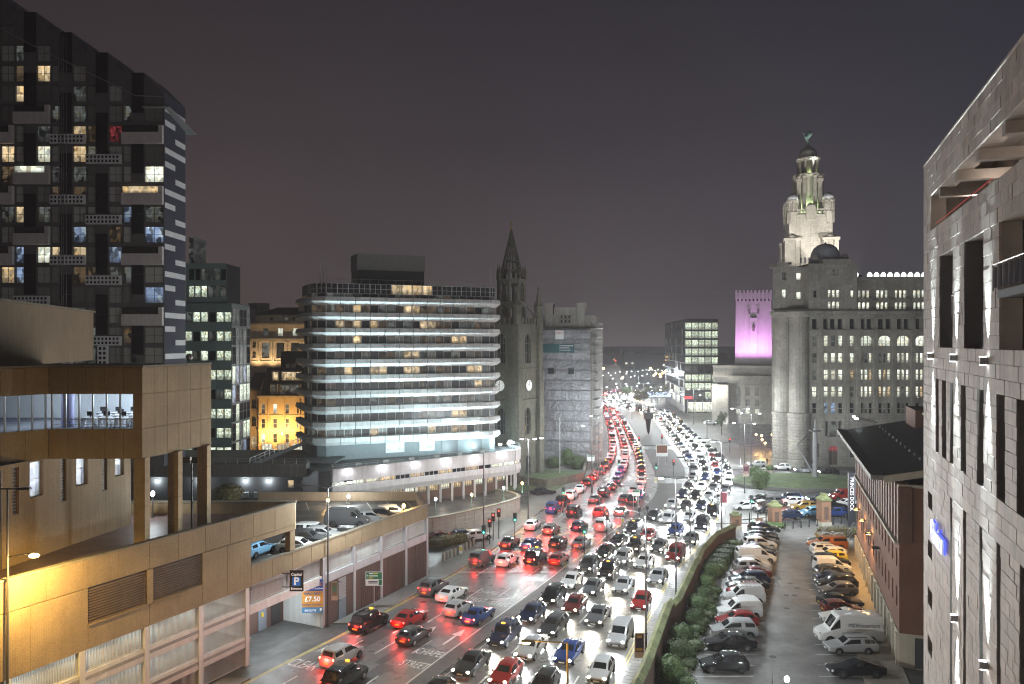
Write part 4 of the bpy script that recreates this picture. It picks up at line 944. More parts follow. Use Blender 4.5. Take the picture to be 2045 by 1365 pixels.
for j in range(6):
    last = j == 0
    x0 = 81-56.4-5.2*j; top = 67+FL*j
    w2 = 2.9 if last else 2.1
    ops = []
    k = -12
    zf = ZT - FL*14
    while zf + FL < top - .2:
        for (cx, w, nx) in ((x0+.68, 1.2, 1), (x0+1.35+1.75+w2/2, w2-.15, 2)):
            if zf > 19:
                p_x = CX+(cx-81)/116*FP; p_y = CY-(zf+1.4-CAMZ)/116*FP
                lim = top if cx < x0+3 else top-1.5-FL*.5
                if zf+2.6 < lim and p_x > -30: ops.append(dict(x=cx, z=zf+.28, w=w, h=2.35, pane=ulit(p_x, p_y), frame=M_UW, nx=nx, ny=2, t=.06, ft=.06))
        zf += FL
    W_ = 1.35+1.75+w2
    # wall up to the lowest corner, then the sloping piece
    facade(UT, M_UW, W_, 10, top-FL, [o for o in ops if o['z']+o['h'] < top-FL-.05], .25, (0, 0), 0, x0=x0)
    b = MB(); zz = top-FL
    b.add([(x0,0,zz),(x0+W_,0,zz),(x0+W_,0,zz+.02),(x0+3.1,0,top),(x0+1.35,0,top),(x0,0,top+FL*.42)]+[(x0,7.6,zz),(x0+W_,7.6,zz),(x0+W_,7.6,zz+.02),(x0+3.1,7.6,top),(x0+1.35,7.6,top),(x0,7.6,top+FL*.42)],
          [(0,1,2,3,4,5),(11,10,9,8,7,6),(0,6,7,1),(1,7,8,2),(2,8,9,3),(3,9,10,4),(4,10,11,5),(5,11,6,0)]); b.build('roof_step', M_UW, UT)
    z = top; kk = 0
    while z > 18:
        h = FL*2 if kk % 2 == 0 else FL*1
        if kk % 3 != 2:
            b = MB(); b.box(x0+1.37, x0+3.08, -.09, -.005, z-FL+.02, z-.02); b.build('black_panel', M_BLACK, UT)
        z -= FL; kk += 1
    # boxes every third floor
    for q in range(6):
        zb = ZT+FL*2-FL*3*q - (FL*.0 if j % 2 == 0 else FL*1.0) + (1.55 if j % 2 == 0 else .6)
        zb = ZT - FL*3*q - {0: -.0, 1: FL*1.0-.0, 2: 0, 3: FL*-1.0+.0, 4: 0, 5: FL}[j] + {0: 0, 1: .0, 2: 0, 3: 0, 4: 0, 5: 0}[j]
        if zb > top-3.5 or zb < 20: continue
        xr = x0+W_
        if j == 0 or (j == 3 and q < 3) or j >= 4 or (j in (1, 2) and q == 5):
            b = MB(); b.bbox(x0+.02, xr-.02, -.55, -.01, zb-.05, zb+1.6, .03); b.build('pale_box', M_UBOX, UT)
            b = MB(); b.bbox(xr-.62, xr-.02, -.55, -.01, zb+1.63, zb+2.6, .03); b.build('pale_box', M_UBOX, UT)
            b = MB(); b.box(x0+.1, xr-.7, -.2, -.1, zb+1.62, zb+2.55); b.build('ribbon_glazing', R_WARM if (j == 0 and q == 1) else (R_COOL if (j == 3 and q == 1) else M_GLASSD), UT)
        else:
            b = MB(); b.box(x0, xr-.1, -.3, -.01, zb, zb+1.35); b.build('white_panel', M_UWHITE, UT)
            for a in range(9):
                for c in range(2):
                    d = MB(); xx = x0+.15+a*.54
                    if xx+.3 < xr-.1: d.box(xx, xx+.28, -.32, -.295, zb+.2+c*.6, zb+.55+c*.6); d.build('dark_inset', M_BLACK, UT)
            if q >= 3:
                b = MB(); b.box(x0+1.7, x0+3.2, -.3, -.01, zb-5.6, zb-.02); b.build('white_panel', M_UWHITE, UT)
                for a in range(2):
                    for c in range(8):
                        d = MB(); d.box(x0+1.95+a*.6, x0+2.3+a*.6, -.32, -.295, zb-5.4+c*.68, zb-5.0+c*.68); d.build('dark_inset', M_BLACK, UT)
xr = 81-56.4+1.35+1.75+2.9
b = MB(); b.box(xr, xr+.02, .0, 7.6, 10, 67-FL); b.box(-2, xr, 7.5, 7.6, 10, 60); b.build('side_wall', M_NAVY, UT)
zz = 61.5; k = 0
while zz > 22:
    y0, y1 = ((.2, 7.4), (.2, 3.7), (3.8, 7.4))[0 if k % 3 == 0 else (1 if k % 3 == 1 else 2)]
    b = MB(); b.box(xr+.03, xr+.1, y0, y1, zz, zz+.8); b.build('white_stripe', M_UWHITE, UT); zz -= 2.0; k += 1
b = MB(); b.add([(xr-3,-.4,61.9),(xr+.9,-.3,61.9),(xr+1.3,8.6,60.2),(xr-3,8.6,60.2)], [(0,1,2,3)]); b.v += [(x,y,z+.18) for x,y,z in b.v[:4]]; b.f += [(7,6,5,4),(0,4,5,1),(1,5,6,2),(2,6,7,3),(3,7,4,0)]
b.build('roof_canopy', M_GALV, UT)
lm = thing('lattice_mast', 'thin steel lattice mast rising in front of the dark apartment tower', 'mast', (at(125,600,113).x, 113, 0))
b = MB()
for sx in (-.35, .35):
    for sy in (-.35, .35): b.tube((sx,sy,0), (sx,sy,71), .045, n=4)
for i in range(60):
    z = 30+.7*i; s_ = 1 if i % 2 else -1
    b.tube((-.35*s_,-.35,z), (.35*s_,-.35,z+.7), .03, n=4); b.tube((-.35,-.35,z), (.35,-.35,z), .03, n=4)
b.build('lattice', mat('mast_steel', (.16,.15,.15), .5, metal=.3), lm)
cb = thing('roof_cable', 'pale taut cable sloping down across the stepped roof of the dark tower', 'cable', (-75,114.5,70))
b = MB(); pts = [at(x, y, 114.5) for x, y in ((-30,35),(0,56),(60,88),(150,132),(270,191),(325,193))]
b.sweep([(p.x+75, 0, p.z-70) for p in pts], .07, 5); b.build('cable', M_GALV, cb)
# ---------------------------------------------------------------- glass office behind
GO = thing('glass_office', 'mid-rise office with grey bands and green-lit open-plan floors', 'building', (-61.3,150,0))
M_GB = mat('grey_green_panel', (.25,.34,.325), .5, var=.08, objvar=.1)
ops = []; wf = 8.8
for r in range(9):
    z = 31.75-3.62*r
    for c in range(6):
        cx = .73+1.466*c
        dark = (c == 3 and r % 2 == 0) or (c == 1 and r % 3 == 1)
        ops.append(dict(x=cx, z=z, w=1.35, h=1.85, pane=M_BLACK if dark else (R_OFF if random.random() < .8 else R_DIM), frame=M_GB, t=.05))
facade(GO, M_GB, wf, 0, 35.3, ops, .25)
for r in range(9):
    z = 31.75-3.62*r
    lpanels(GO, 0, wf, z-1.72, z-.05, 3, M_GB, th=.08, y=-.09, name='band_panel')
b = MB(); b.box(wf-.02, wf, 0, 10.5, 0, 35.2); b.build('side_wall', M_GB, GO)
for r in range(9):
    for c in range(5):
        window(GO, wf+.06, 1.0+2.05*c, 31.0-3.62*r, 1.95, 3.3, pick(R_OFF, R_DIM, R_BLUE, M_GLASSG) if r > 2 else pick(M_GLASSG, R_DIM), M_GALV, 1, 2, .05, .05, pi/2)
b = MB(); b.box(0, wf-.1, .05, 10, 35.2, 35.35); b.build('roof', M_ROOF, GO)
ops = [dict(x=1+1.2*c, z=36.4, w=1.1, h=2.2, pane=R_OFF if c < 3 else R_DIM, frame=M_GB) for c in range(6)] + [dict(x=1+1.2*c, z=39.6, w=1.1, h=2.2, pane=pick(R_DIM, M_GLASSG), frame=M_GB) for c in range(6)]
facade(GO, M_GB, 7.7, 35.35, 42.8, ops, .2, (0, .6))
b = MB(); b.box(7.68, 7.7, .6, 8, 35.35, 42.7); b.box(0, 7.7, 7.9, 8, 35.35, 42.7); b.build('upper_wall', M_GLASSG, GO)
b = MB(); b.box(0, .95, 2, 8, 42.8, 48.0); b.build('stair_tower', R_DIM, GO)
# ---------------------------------------------------------------- tan stone offices, dark mansard and buff brick row in the back street
TS = thing('stone_offices', 'tall tan stone classical offices with slate roof behind the mansard building', 'building', (-77.5,235,0))
ops = []
for c in range(5): ops.append(dict(x=5.2+4.3*c, z=23.2, w=2.3, h=4.6, pane=pick(R_DIM, M_GLASSD, R_DIM), frame=M_DGREY, nx=3, ny=2))
for c in range(5): ops.append(dict(x=5.2+4.3*c, z=29.75, w=1.6, h=2.3, pane=R_COOL if c in (1, 2, 3) else R_DIM, frame=M_DGREY, nx=2, ny=2))
for c in range(2): ops.append(dict(x=1.8, z=23.4+2.9*c, w=1.1, h=1.9, pane=M_GLASSD, frame=M_TAN, nx=2, ny=2))
facade(TS, M_TAN, 22, 0, 33.2, ops, .4)
for c in range(6):
    for dx in (-1.75, 1.75):
        if c < 5: b = MB(); b.lathe([(.33,22.5),(.28,23),(.26,27.6),(.4,28.1)], 5.2+4.3*c+dx, -.12, 10); b.build('pilaster', M_TAN, TS)
for z, h, d in ((28.3,.7,.6), (33.0,.5,.7), (22.0,.5,.4)): b = MB(); b.box(-.3, 22.3, -d, -.01, z, z+h); b.build('cornice', M_TAN, TS)
for c in range(6):  # added uplights, fittings unseen, to wash the offices warm from below
    b = MB(); b.box(3.0+4.3*c-.25, 3.0+4.3*c+.25, -2.7, -2.4, 20.4, 20.8); b.build('floodlight', M_DGREY, TS)
    lamp(TS, 'added_uplight', 'SPOT', (3.0+4.3*c, -2.8, 21.0), 1300, (1,.72,.42), rot=aim((0,.55,1)), size=.3, spot=140, blend=.8)
ops = [dict(x=4.6+2.15*c, z=34.3, w=1.0, h=1.0, pane=pick(M_GLASSD, R_DIM), frame=M_DGREY, nx=2) for c in range(8)]
facade(TS, M_TAN, 20, 33.5, 36, ops, .3, (2, 1.2), x0=0)
b = MB(); b.add([(1.5,.7,36),(22.5,.7,36),(22.5,14,36),(1.5,14,36),(7,6,38.4),(22.5,6,38.4)], [(0,1,5,4),(1,2,5),(2,3,4,5),(3,0,4)]); b.build('roof', M_SLATE, TS)
b = MB(); b.box(14, 22.5, 3, 9, 37, 40.3); b.build('roof_block', M_TAN, TS)
b = MB(); b.add([(13.6,2.6,40.3),(22.9,2.6,40.3),(22.9,9.4,40.3),(13.6,9.4,40.3),(18,6,41.8)], [(0,1,4),(1,2,4),(2,3,4),(3,0,4)]); b.build('roof', M_SLATE, TS)
BR = thing('brick_row_building', 'buff brick office with dark mansard storeys, lit yellow by the street lamp', 'building', (-64.2,203,0))
ops = []
for r in range(3):
    for c in range(5):
        ops.append(dict(x=1.1+3.05*c, z=9.9-3.75*r, w=1.05, h=2.4, pane=pick(R_COOL, R_DIM, M_GLASSD, R_DIM), frame=M_WPAINT, nx=1, ny=2))
facade(BR, M_BUFF, 15.5, .0, 13.8, ops, .25)
for r in range(3): b = MB(); b.box(-.1, 15.6, -.15, -.01, 9.2-3.75*r, 9.6-3.75*r); b.build('string_course', M_TAN, BR)
for c in range(4): b = MB(); b.box(2.4+3.9*c, 2.75+3.9*c, -.2, -.01, 0, 13.7); b.build('pier', M_BUFF, BR)
b = MB(); b.box(-.2, 15.7, -.35, 0, 13.8, 14.4); b.build('cornice', M_TAN, BR)
for x, w in ((1.2, 2.6), (5.2, 2.8), (9.2, 2.8), (13.0, 2.4)):
    window(BR, x+1.0, -.22, -.9+1.0, w, 2.2, R_COOL if x != 5.2 else R_WARM, M_DGREY, 3, 1, name='shop_window')
b = MB(); b.add([(.3,.2,14.4),(15.5,.2,14.4),(15.5,2.2,21.4),(1.5,2.2,21.4),(.3,9,14.4),(15.5,9,14.4),(15.5,8,21.4),(1.5,8,21.4)], [(0,1,2,3),(3,2,6,7),(0,3,7,4),(4,7,6,5),(1,5,6,2)]); b.build('mansard_roof', M_SLATE, BR)
for r, (z, dy) in enumerate(((14.9,.25), (18.2,1.2))):
    for x, w in ((3.9,1.5), (8.0,5.0), (12.8,1.8)):
        b = MB(); b.box(x-w/2-.15, x+w/2+.15, dy-.2, dy+1.6, z-.15, z+2.45); b.build('dormer', M_GPAINT, BR)
        window(BR, x, dy-.21, z, w, 2.2, (R_WARM if x != 12.8 else R_COOL) if r == 1 else R_DIM, M_DGREY, 4 if w > 3 else 1, 1)
b = MB(); b.box(4.5, 15.4, 4, 9, 21.4, 25.6); b.build('plant_room', M_SLATE, BR)
for x in (6.2, 7.6, 10.3): b = MB(); b.box(x, x+1.0, 2.4, 3.2, 21.45, 22.4); b.build('air_unit', M_GALV, BR)
GB = thing('stone_gothic_house', 'narrow dark stone building with arched doorway beside the buff brick office', 'building', (-67.5,204,0))
ops = [dict(x=1.7, z=1.0, w=1.5, h=3.0, pane=R_WARM, frame=M_STONED, nx=2, ny=1, arch=True), dict(x=1.7, z=6.5, w=1.4, h=2.6, pane=M_GLASSD, frame=M_STONED, nx=2, ny=2, arch=True), dict(x=1.7, z=11, w=1.4, h=2.4, pane=M_GLASSD, frame=M_STONED, nx=2, ny=2)]
facade(GB, mat('old_brown_stone', (.2,.15,.10), .9, var=.25, scale=2, dirt=.2), 3.3, 0, 15.5, ops, .4)
b = MB(); b.box(-.2, 3.5, -.3, 0, 15.5, 16.1); b.box(0, 3.3, .02, 8, 15.4, 15.5); b.build('cornice', M_STONED, GB)
b = MB(); b.add([(0,0,16.1),(3.3,0,16.1),(3.3,6,20),(0,6,20)], [(0,1,2,3)]); b.build('roof', M_SLATE, GB)
CT = thing('cathedral_tower', 'faint great cathedral tower on the hazy skyline', 'tower', (-287,900,0))
b = MB(); b.box(-9, 9, 0, 18, 0, 66); b.build('shaft', M_STONED, CT)
for x in (-8.4, -2.8, 2.8, 8.4): b = MB(); b.box(x-.7, x+.7, -.6, 18, 0, 72); b.build('pinnacle', M_STONED, CT)
b = MB(); b.box(-16, -9, 0, 30, 0, 38); b.build('nave', M_TAN, CT)
# ================================================================== hotel tower on its podium
hp, hq = Vector((-32.9,138.0)), Vector((-3.1,150.3)); hl = (hq-hp).length; ha = atan2(hq.y-hp.y, hq.x-hp.x)
HT = thing('hotel_tower', 'white banded hotel tower with ten lit balcony bands', 'building', (hp.x, hp.y, 0), ha)
M_BAND = mat('white_concrete', (.52,.52,.51), .75, var=.08, scale=1.5, streak=.22, dirt=.1)
M_HWALL = mat('hotel_panel', (.20,.185,.17), .6, var=.1, objvar=.15)
M_HGL = mat('hotel_glass', (.03,.03,.032), .28, var=0, spec=.6, objvar=.4)
M_HM = mat('pale_mullion', (.5,.5,.5), .5, var=.05)
def hpath(o):                                             # plan of the tower at outward offset o, from back left round to the right end
    return [(-1.5-o, 12.0), (-1.5-o, 5.5), (-1.2-o*.95, 2.8-o*.25), (-.5-o*.75, .9-o*.62), (0.9-o*.3, -.0-o), (hl/2, -o), (hl-1.2+o*.2, -o), (hl+o*.9, .6-o*.2), (hl+o*.9, 12.0)]
def refine(pl, step):
    q = []
    for a, c in zip(pl, pl[1:]):
        n = max(1, int(round(hypot(c[0]-a[0], c[1]-a[1])/step)))
        q += [mix(a, c, i/n) for i in range(n)]
    return q + [pl[-1]]
ZB = [10.1+2.71*i for i in range(10)]
sec = [(.12, .0), (.42, .0), (1.28, .60), (1.12, 1.32), (.15, 1.36)]
for zb in ZB:
    for i in range(8):
        segs = []
        for o, dz in sec: pl = hpath(o); segs.append((pl[i], pl[i+1], zb+dz))
        a0 = hpath(1.2); L_ = hypot(a0[i+1][0]-a0[i][0], a0[i+1][1]-a0[i][1]); n = max(1, int(round(L_/2.6)))
        for k in range(n):
            g = .006 if n > 1 else 0
            b = MB(); t0, t1 = k/n+g/2, (k+1)/n-g/2
            A = [(*mix(p, q, t0), z) for p, q, z in segs]; B = [(*mix(p, q, t1), z) for p, q, z in segs]
            m_ = len(A); b.add(A+B, [(j, (j+1) % m_, m_+(j+1) % m_, m_+j) for j in range(m_)] + [tuple(reversed(range(m_))), tuple(range(m_, 2*m_))])
            b.build('balcony_band', M_BAND, HT)
# recessed window storeys
core = [(x, y) for x, y in hpath(0)]
b = MB(); b.prism(list(hpath(-.35)), 7.5, 35.5); b.build('core', mat('dark_recess', (.05,.048,.045), .7, var=.1), HT)
random.seed(5)
warm_px = [(712,610),(822,610),(676,642),(710,645),(750,645),(855,648),(710,675),(915,678),(822,708),(700,740),(755,742),(822,742),(950,742),(955,770),(920,830),(752,868),(915,860),(865,865),(690,740)]
def hwin(t0, y0, x1, y1, z, k):
    pass
for fi in range(10):
    z = ZB[fi]+1.36; h = 1.34
    for i in range(1, 8):
        pl = hpath(-.05); p, q = pl[i], pl[i+1]; L_ = hypot(q[0]-p[0], q[1]-p[1]); a = atan2(q[1]-p[1], q[0]-p[0]); n = max(1, int(round(L_/1.45)))
        for k in range(n):
            c = mix(p, q, (k+.5)/n); w = L_/n
            wx = hp.x+c[0]*cos(ha)-c[1]*sin(ha); wy = hp.y+c[0]*sin(ha)+c[1]*cos(ha)
            px, py = CX+wx/wy*FP, CY-(z+.6-CAMZ)/wy*FP
            lit = any(abs(px-u) < 11 and abs(py-v) < 15 for u, v in warm_px) and fi < 9 or any(abs(px-u) < 11 and abs(py-v) < 15 for u, v in warm_px)
            if lit: pm = R_WARM
            else: pm = pick(M_HGL, M_HGL, R_DIMW, M_HWALL, M_HGL, R_DIM)
            window(HT, c[0], c[1], z, w*.985, h, pm, M_HM if (k % 2 == 0) else M_HWALL, 1 if pm is not M_HWALL else 2, 1, .07, .06, a)
# glazed top storey with white grid
for i in range(1, 8):
    pl = hpath(.1); p, q = pl[i], pl[i+1]; L_ = hypot(q[0]-p[0], q[1]-p[1]); a = atan2(q[1]-p[1], q[0]-p[0]); n = max(1, int(round(L_/1.8)))
    for k in range(n):
        c = mix(p, q, (k+.5)/n); w = L_/n; wx = hp.x+c[0]*cos(ha)-c[1]*sin(ha); wy = hp.y+c[0]*sin(ha)+c[1]*cos(ha); px = CX+wx/wy*FP
        window(HT, c[0], c[1], 36.45, w*.985, 1.75, R_WARM if (775 < px < 800 or 812 < px < 872) else M_GLASSD, M_HM, 2, 2, .06, .06, a)
b = MB(); b.prism(list(hpath(0.0)), 36.3, 38.25); b.v = [(x, y+.12, z) for x, y, z in b.v]; b.build('roof', M_ROOF, HT)
rl = refine(hpath(.1)[1:-1], 1.6)
b = MB()
for p, q in zip(rl, rl[1:]): b.tube((*p, 39.0), (*q, 39.0), .025, n=4); b.tube((*p, 38.25), (*p, 39.0), .02, n=4)
b.build('roof_railing', M_GALV, HT)
b = MB(); b.box(7.0, 19.4, 3.5, 9, 38.0, 41.0); b.build('plant_room', M_BLACK, HT)
b = MB(); b.box(6.9, 19.5, 3.3, 9.2, 41.0, 43.9); b.build('plant_screen', mat('plant_screen_grey', (.16,.155,.15), .6, var=.1), HT)
for x in (7.4, 16.2):
    for k in range(4): b = MB(); b.box(x+.75*k, x+.75*k+.62, 2.7, 3.45, 38.27, 39.5); b.build('air_unit', M_DGREY, HT)
b = MB(); b.tube((.6,1.2,37.9), (.6,1.2,42.2), .06); b.tube((.1,1.2,37.9), (.1,1.2,41.6), .12); b.tube((1.1,1.2,37.9), (1.1,1.2,41), .04); b.build('antenna', M_GALV, HT)
b = MB(); b.tube((hl-.3,2,37.9), (hl-.3,2,41.8), .05); b.build('flagpole', M_GPAINT, HT)
# base storey below the lowest band
M_BASE = mat('hotel_base', (.13,.145,.15), .7, var=.1, dirt=.1)
b = MB(); b.prism(list(hpath(.05)), 7.0, 10.15); b.build('base_wall', M_BASE, HT)
for x, w, m in ((11.3, 3.4, M_BAND), (17.5, 2.8, M_BAND), (21.6, 3.2, M_DGREY), (27.5, 2.0, M_DGREY)):
    b = MB(); b.box(x, x+w, -.12, -.052, 8.3 if m is M_BAND else 7.6, 10.05); b.build('base_panel', m, HT)
    if m is M_BAND:
        for k in range(5): window(HT, x+.4+w/5.2*k, -.13, 8.75, w/5.4, .7, R_COOL, M_HM)
# ---------------------------------------------------------------- podium
PL_ = [(-28.7,127), (-1.8,148.3), (.2,150.2), (1.1,152.4), (.8,154.8), (-.8,157)]
PD = thing('hotel_podium', 'long low white hotel podium with rounded end and ribbon windows', 'building', (-28.7,127,0))
def pdl(p): return (p[0]+28.7, p[1]-127)
def offs(pl, d):
    out = []
    for i, p in enumerate(pl):
        a = pl[max(0, i-1)]; c = pl[min(len(pl)-1, i+1)]; l = hypot(c[0]-a[0], c[1]-a[1]); out.append((p[0]+(c[1]-a[1])/l*d, p[1]-(c[0]-a[0])/l*d))
    return out
def pdstrip(off, z0, z1, off2=None, seg=None):
    b = MB(); A = [pdl(p) for p in offs(PL_, off)]; B = [pdl(p) for p in offs(PL_, off if off2 is None else off2)]
    for i in range(len(A)-1): b.quad((*A[i], z0), (*A[i+1], z0), (*B[i+1], z1), (*B[i], z1))
    return b
M_PODW = mat('podium_white', (.56,.54,.54), .7, var=.06, streak=.15, dirt=.08)
pts = refine([pdl(p) for p in PL_], 2.9)
for i, (p, q) in enumerate(zip(pts, pts[1:])):
    l = hypot(q[0]-p[0], q[1]-p[1]); a = atan2(q[1]-p[1], q[0]-p[0]); nx, ny = sin(a), -cos(a)
    def pc(prof, name, m):
        b = MB(); A = [(p[0]+nx*o, p[1]+ny*o, z) for o, z in prof]; B = [(q[0]+nx*o-cos(a)*.015, q[1]+ny*o-sin(a)*.015, z) for o, z in prof]; k = len(prof)
        b.add(A+B, [(j, (j+1) % k, k+(j+1) % k, k+j) for j in range(k)]+[tuple(reversed(range(k))), tuple(range(k, 2*k))]); b.build(name, m, PD)
    pc([(0, 5.75), (.55, 5.75), (.62, 7.3), (.62, 7.85), (0, 7.85)], 'parapet_panel', M_PODW)
    pc([(0, 3.5), (.35, 3.25), (.62, 4.1), (.55, 5.0), (0, 5.0)], 'lower_band_panel', M_PODW)
    c = mix(p, q, .5); t = i/len(pts)
    pm = (R_COOL if i < 3 or i > len(pts)-7 else (R_WARM if i % 2 else M_GLASSD))
    window(PD, c[0]+nx*.3, c[1]+ny*.3, 5.0, l*.98, .75, pm, M_PODW, 2 if t > .55 or i < 3 else 3, 1, .06, .12, a)
b = MB(); b.prism([pdl(p) for p in PL_]+[(0, 45), (-6, 30), (-16, 16), (-2, .0)], 3.3, 7.5); b.build('podium_core', M_ROOF, PD)
b = pdstrip(-2.6, 0, 3.35); b.build('undercroft_wall', M_BRICKP, PD)
pt2 = refine([pdl(p) for p in offs(PL_, -.2)], 2.4)
for i, (p, q) in enumerate(zip(pt2, pt2[1:])):
    c = mix(p, q, .5); a = atan2(q[1]-p[1], q[0]-p[0])
    b = MB(); b.box(c[0]-.18, c[0]+.18, c[1]-.18, c[1]+.18, 0, 3.4); b.build('column', M_PODW, PD)
    if i > 3: window(PD, c[0]-sin(a)*2.25, c[1]+cos(a)*2.25, 1.7, 1.9, 1.3, R_WARM if i % 3 else R_COOL, M_DGREY, 4, 1, rz=a)
rl = refine([pdl(p) for p in offs(PL_, .45)], 2.0); b = MB()
for p, q in zip(rl, rl[1:]):
    for z in (8.25, 8.55): b.tube((*p, z), (*q, z), .03, n=4)
    b.tube((*p, 7.85), (*p, 8.55), .03, n=4)
b.build('railing', M_GALV, PD)
# back part of the podium: dark service yard wing with ramp
SW = thing('service_wing', 'dark service wing with wall lamps and air units beside the podium', 'building', (-62,131,0))
M_SW = mat('service_wall', (.06,.06,.062), .8, var=.15)
ops = [dict(x=23.4, z=4.2, w=1.0, h=1.2, pane=R_WARM, frame=M_WPAINT, nx=2, ny=2), dict(x=25.6, z=4.2, w=.8, h=1.2, pane=R_COOL, frame=M_WPAINT, nx=1, ny=2)]
facade(SW, M_SW, 30.6, 0, 6.2, ops, .2, (2.4, 0), 0, x0=0)
for k in range(6): b = MB(); b.box(2.4+4.4*k+.02, 2.4+4.4*(k+1)-.02, -1.6, .5, 6.2, 8.3); b.build('fascia_panel', mat('fascia_concrete', (.15,.14,.125), .8, var=.15, streak=.2), SW)
b = MB(); b.box(2.4, 33, .5, 16, 8.0, 8.2); b.build('roof', M_ROOF, SW)
rl = [(2.4+1.9*k, -1.4) for k in range(16)]; b = MB()
for p, q in zip(rl, rl[1:]):
    for z in (8.75, 9.1): b.tube((*p, z), (*q, z), .03, n=4)
    b.tube((*p, 8.3), (*p, 9.1), .03, n=4)
b.build('railing', M_GALV, SW)
for x in (16.6, 18.1, 19.9, 24.2):
    b = MB(); b.box(x, x+.95, -.5, -.05, 2.6, 3.5); b.build('air_unit', M_GALV, SW)
for x in (4.0, 11.1, 18.4, 22.2):
    b = MB(); b.box(x-.12, x+.12, -.3, -.05, 5.3, 5.5); b.build('wall_lamp', G_WHITE, SW)
    lamp(SW, 'wall_lamp_light', 'POINT', (x, -.55, 5.3), 260, (.82,.94,1), size=.12)
b = MB(); A, B = (19.5, -1.0), (27.5, 12.0)
b.add([(A[0],A[1],8.25),(A[0]+1.6,A[1],8.25),(B[0]+1.6,B[1],11.4),(B[0],B[1],11.4)], [(0,1,2,3)]); b.build('ramp', mat('ramp_metal', (.35,.38,.4), .5, var=.1), SW)
b = MB()
for i in range(15):
    p = mix(A, B, i/15); q = mix(A, B, (i+1)/15); z0, z1 = 8.25+3.15*i/15, 8.25+3.15*(i+1)/15
    b.tube((*p, z0+.9), (*q, z1+.9), .05, n=4); b.tube((*p, z0), (*p, z0+.9), .05, n=4); b.tube((*p, z0+.45), (*q, z1+.45), .03, n=4)
b.build('ramp_railing', M_WPAINT, SW)
# retaining wall of the ramp below the hotel
RWp = smooth_line([(-13.2,112.5), (-10.2,115), (-5,121), (0,128), (1.6,132), (.8,136), (-2.5,140)])
RW = thing('retaining_wall', 'curved pale stone retaining wall below the hotel podium', 'wall', (-10,115,0))
M_RW = mat('pale_wall_stone', (.33,.30,.25), .85, var=.14, scale=2, dirt=.2, bump=.3, bscale=9)
rp_ = refine([(x+10, y-115) for x, y in RWp], 1.5)
for i, (p, q) in enumerate(zip(rp_, rp_[1:])):
    a = atan2(q[1]-p[1], q[0]-p[0]); l = hypot(q[0]-p[0], q[1]-p[1]); t = i/len(rp_); h = 3.0-.9*t
    for c in range(4):
        b = MB(); b.bbox(.01, l-.01, 0, .5, h*c/4+.01, h*(c+1)/4-.01, .02); b.build('wall_stone', M_RW, RW, (p[0], p[1], 0), a)
    b = MB(); b.box(0, l-.012, -.08, .58, h, h+.14); b.build('coping_stone', M_COPE, RW, (p[0], p[1], 0), a)
# ================================================================== church tower with open spire
CH = thing('church_tower', 'sooty stone church tower with clocks, pinnacles and openwork spire', 'church', (1.1,165,0), -radians(33))
cw = 8.35                                                 # near corner at local origin; left face runs along -x, right face along +y
Z1 = 31.6
def chops(): return [dict(x=cw/2, z=23.6, w=2.3, h=6.2, pane=M_GLASSD, frame=M_STONED, nx=3, ny=3, arch=True, rise=2.0, d=.6, ft=.14),
                     dict(x=cw/2, z=8.6, w=2.3, h=5.6, pane=M_GLASSD, frame=M_STONED, nx=3, ny=3, arch=True, rise=2.0, d=.6, ft=.14)]
facade(CH, M_STONED, cw, 0, Z1, chops(), .6, (-cw, 0), 0)
facade(CH, M_STONED, cw, 0, Z1, chops()+[dict(x=cw/2, z=.1, w=2.0, h=4.2, pane=M_BLACK, frame=M_STONED, nx=2, ny=1, arch=True, rise=1.4, d=.6)], .6, (0, 0), pi/2)
b = MB(); b.quad((-cw,0,0), (-cw,0,Z1), (-cw,cw,Z1), (-cw,cw,0)); b.quad((0,cw,0), (-cw,cw,0), (-cw,cw,Z1), (0,cw,Z1)); b.quad((-cw,0,Z1-.1),(0,0,Z1-.1),(0,cw,Z1-.1),(-cw,cw,Z1-.1)); b.build('rear_walls', M_STONED, CH)
for cxx, cyy in ((0,0), (-cw,0), (0,cw), (-cw,cw)):
    b = MB()
    for z0, z1, r in ((0,14,.95), (14,22,.85), (22,31.6,.72)): b.box(cxx-r, cxx+r, cyy-r, cyy+r, z0, z1)
    b.build('buttress', M_STONED, CH)
    b = MB(); b.lathe([(.85,31.6),(.85,35.2),(1.0,35.3),(1.0,35.7),(.75,35.8),(.12,39.2),(.2,39.4),(.02,40)], cxx, cyy, 8, pi/8)
    for k in range(8):
        a = 2*pi*k/8+pi/8; b.tube((cxx+.85*cos(a), cyy+.85*sin(a), 35.6), (cxx+.85*cos(a), cyy+.85*sin(a), 36.6), .12, .02, 4)
    b.build('pinnacle', M_STONED, CH)
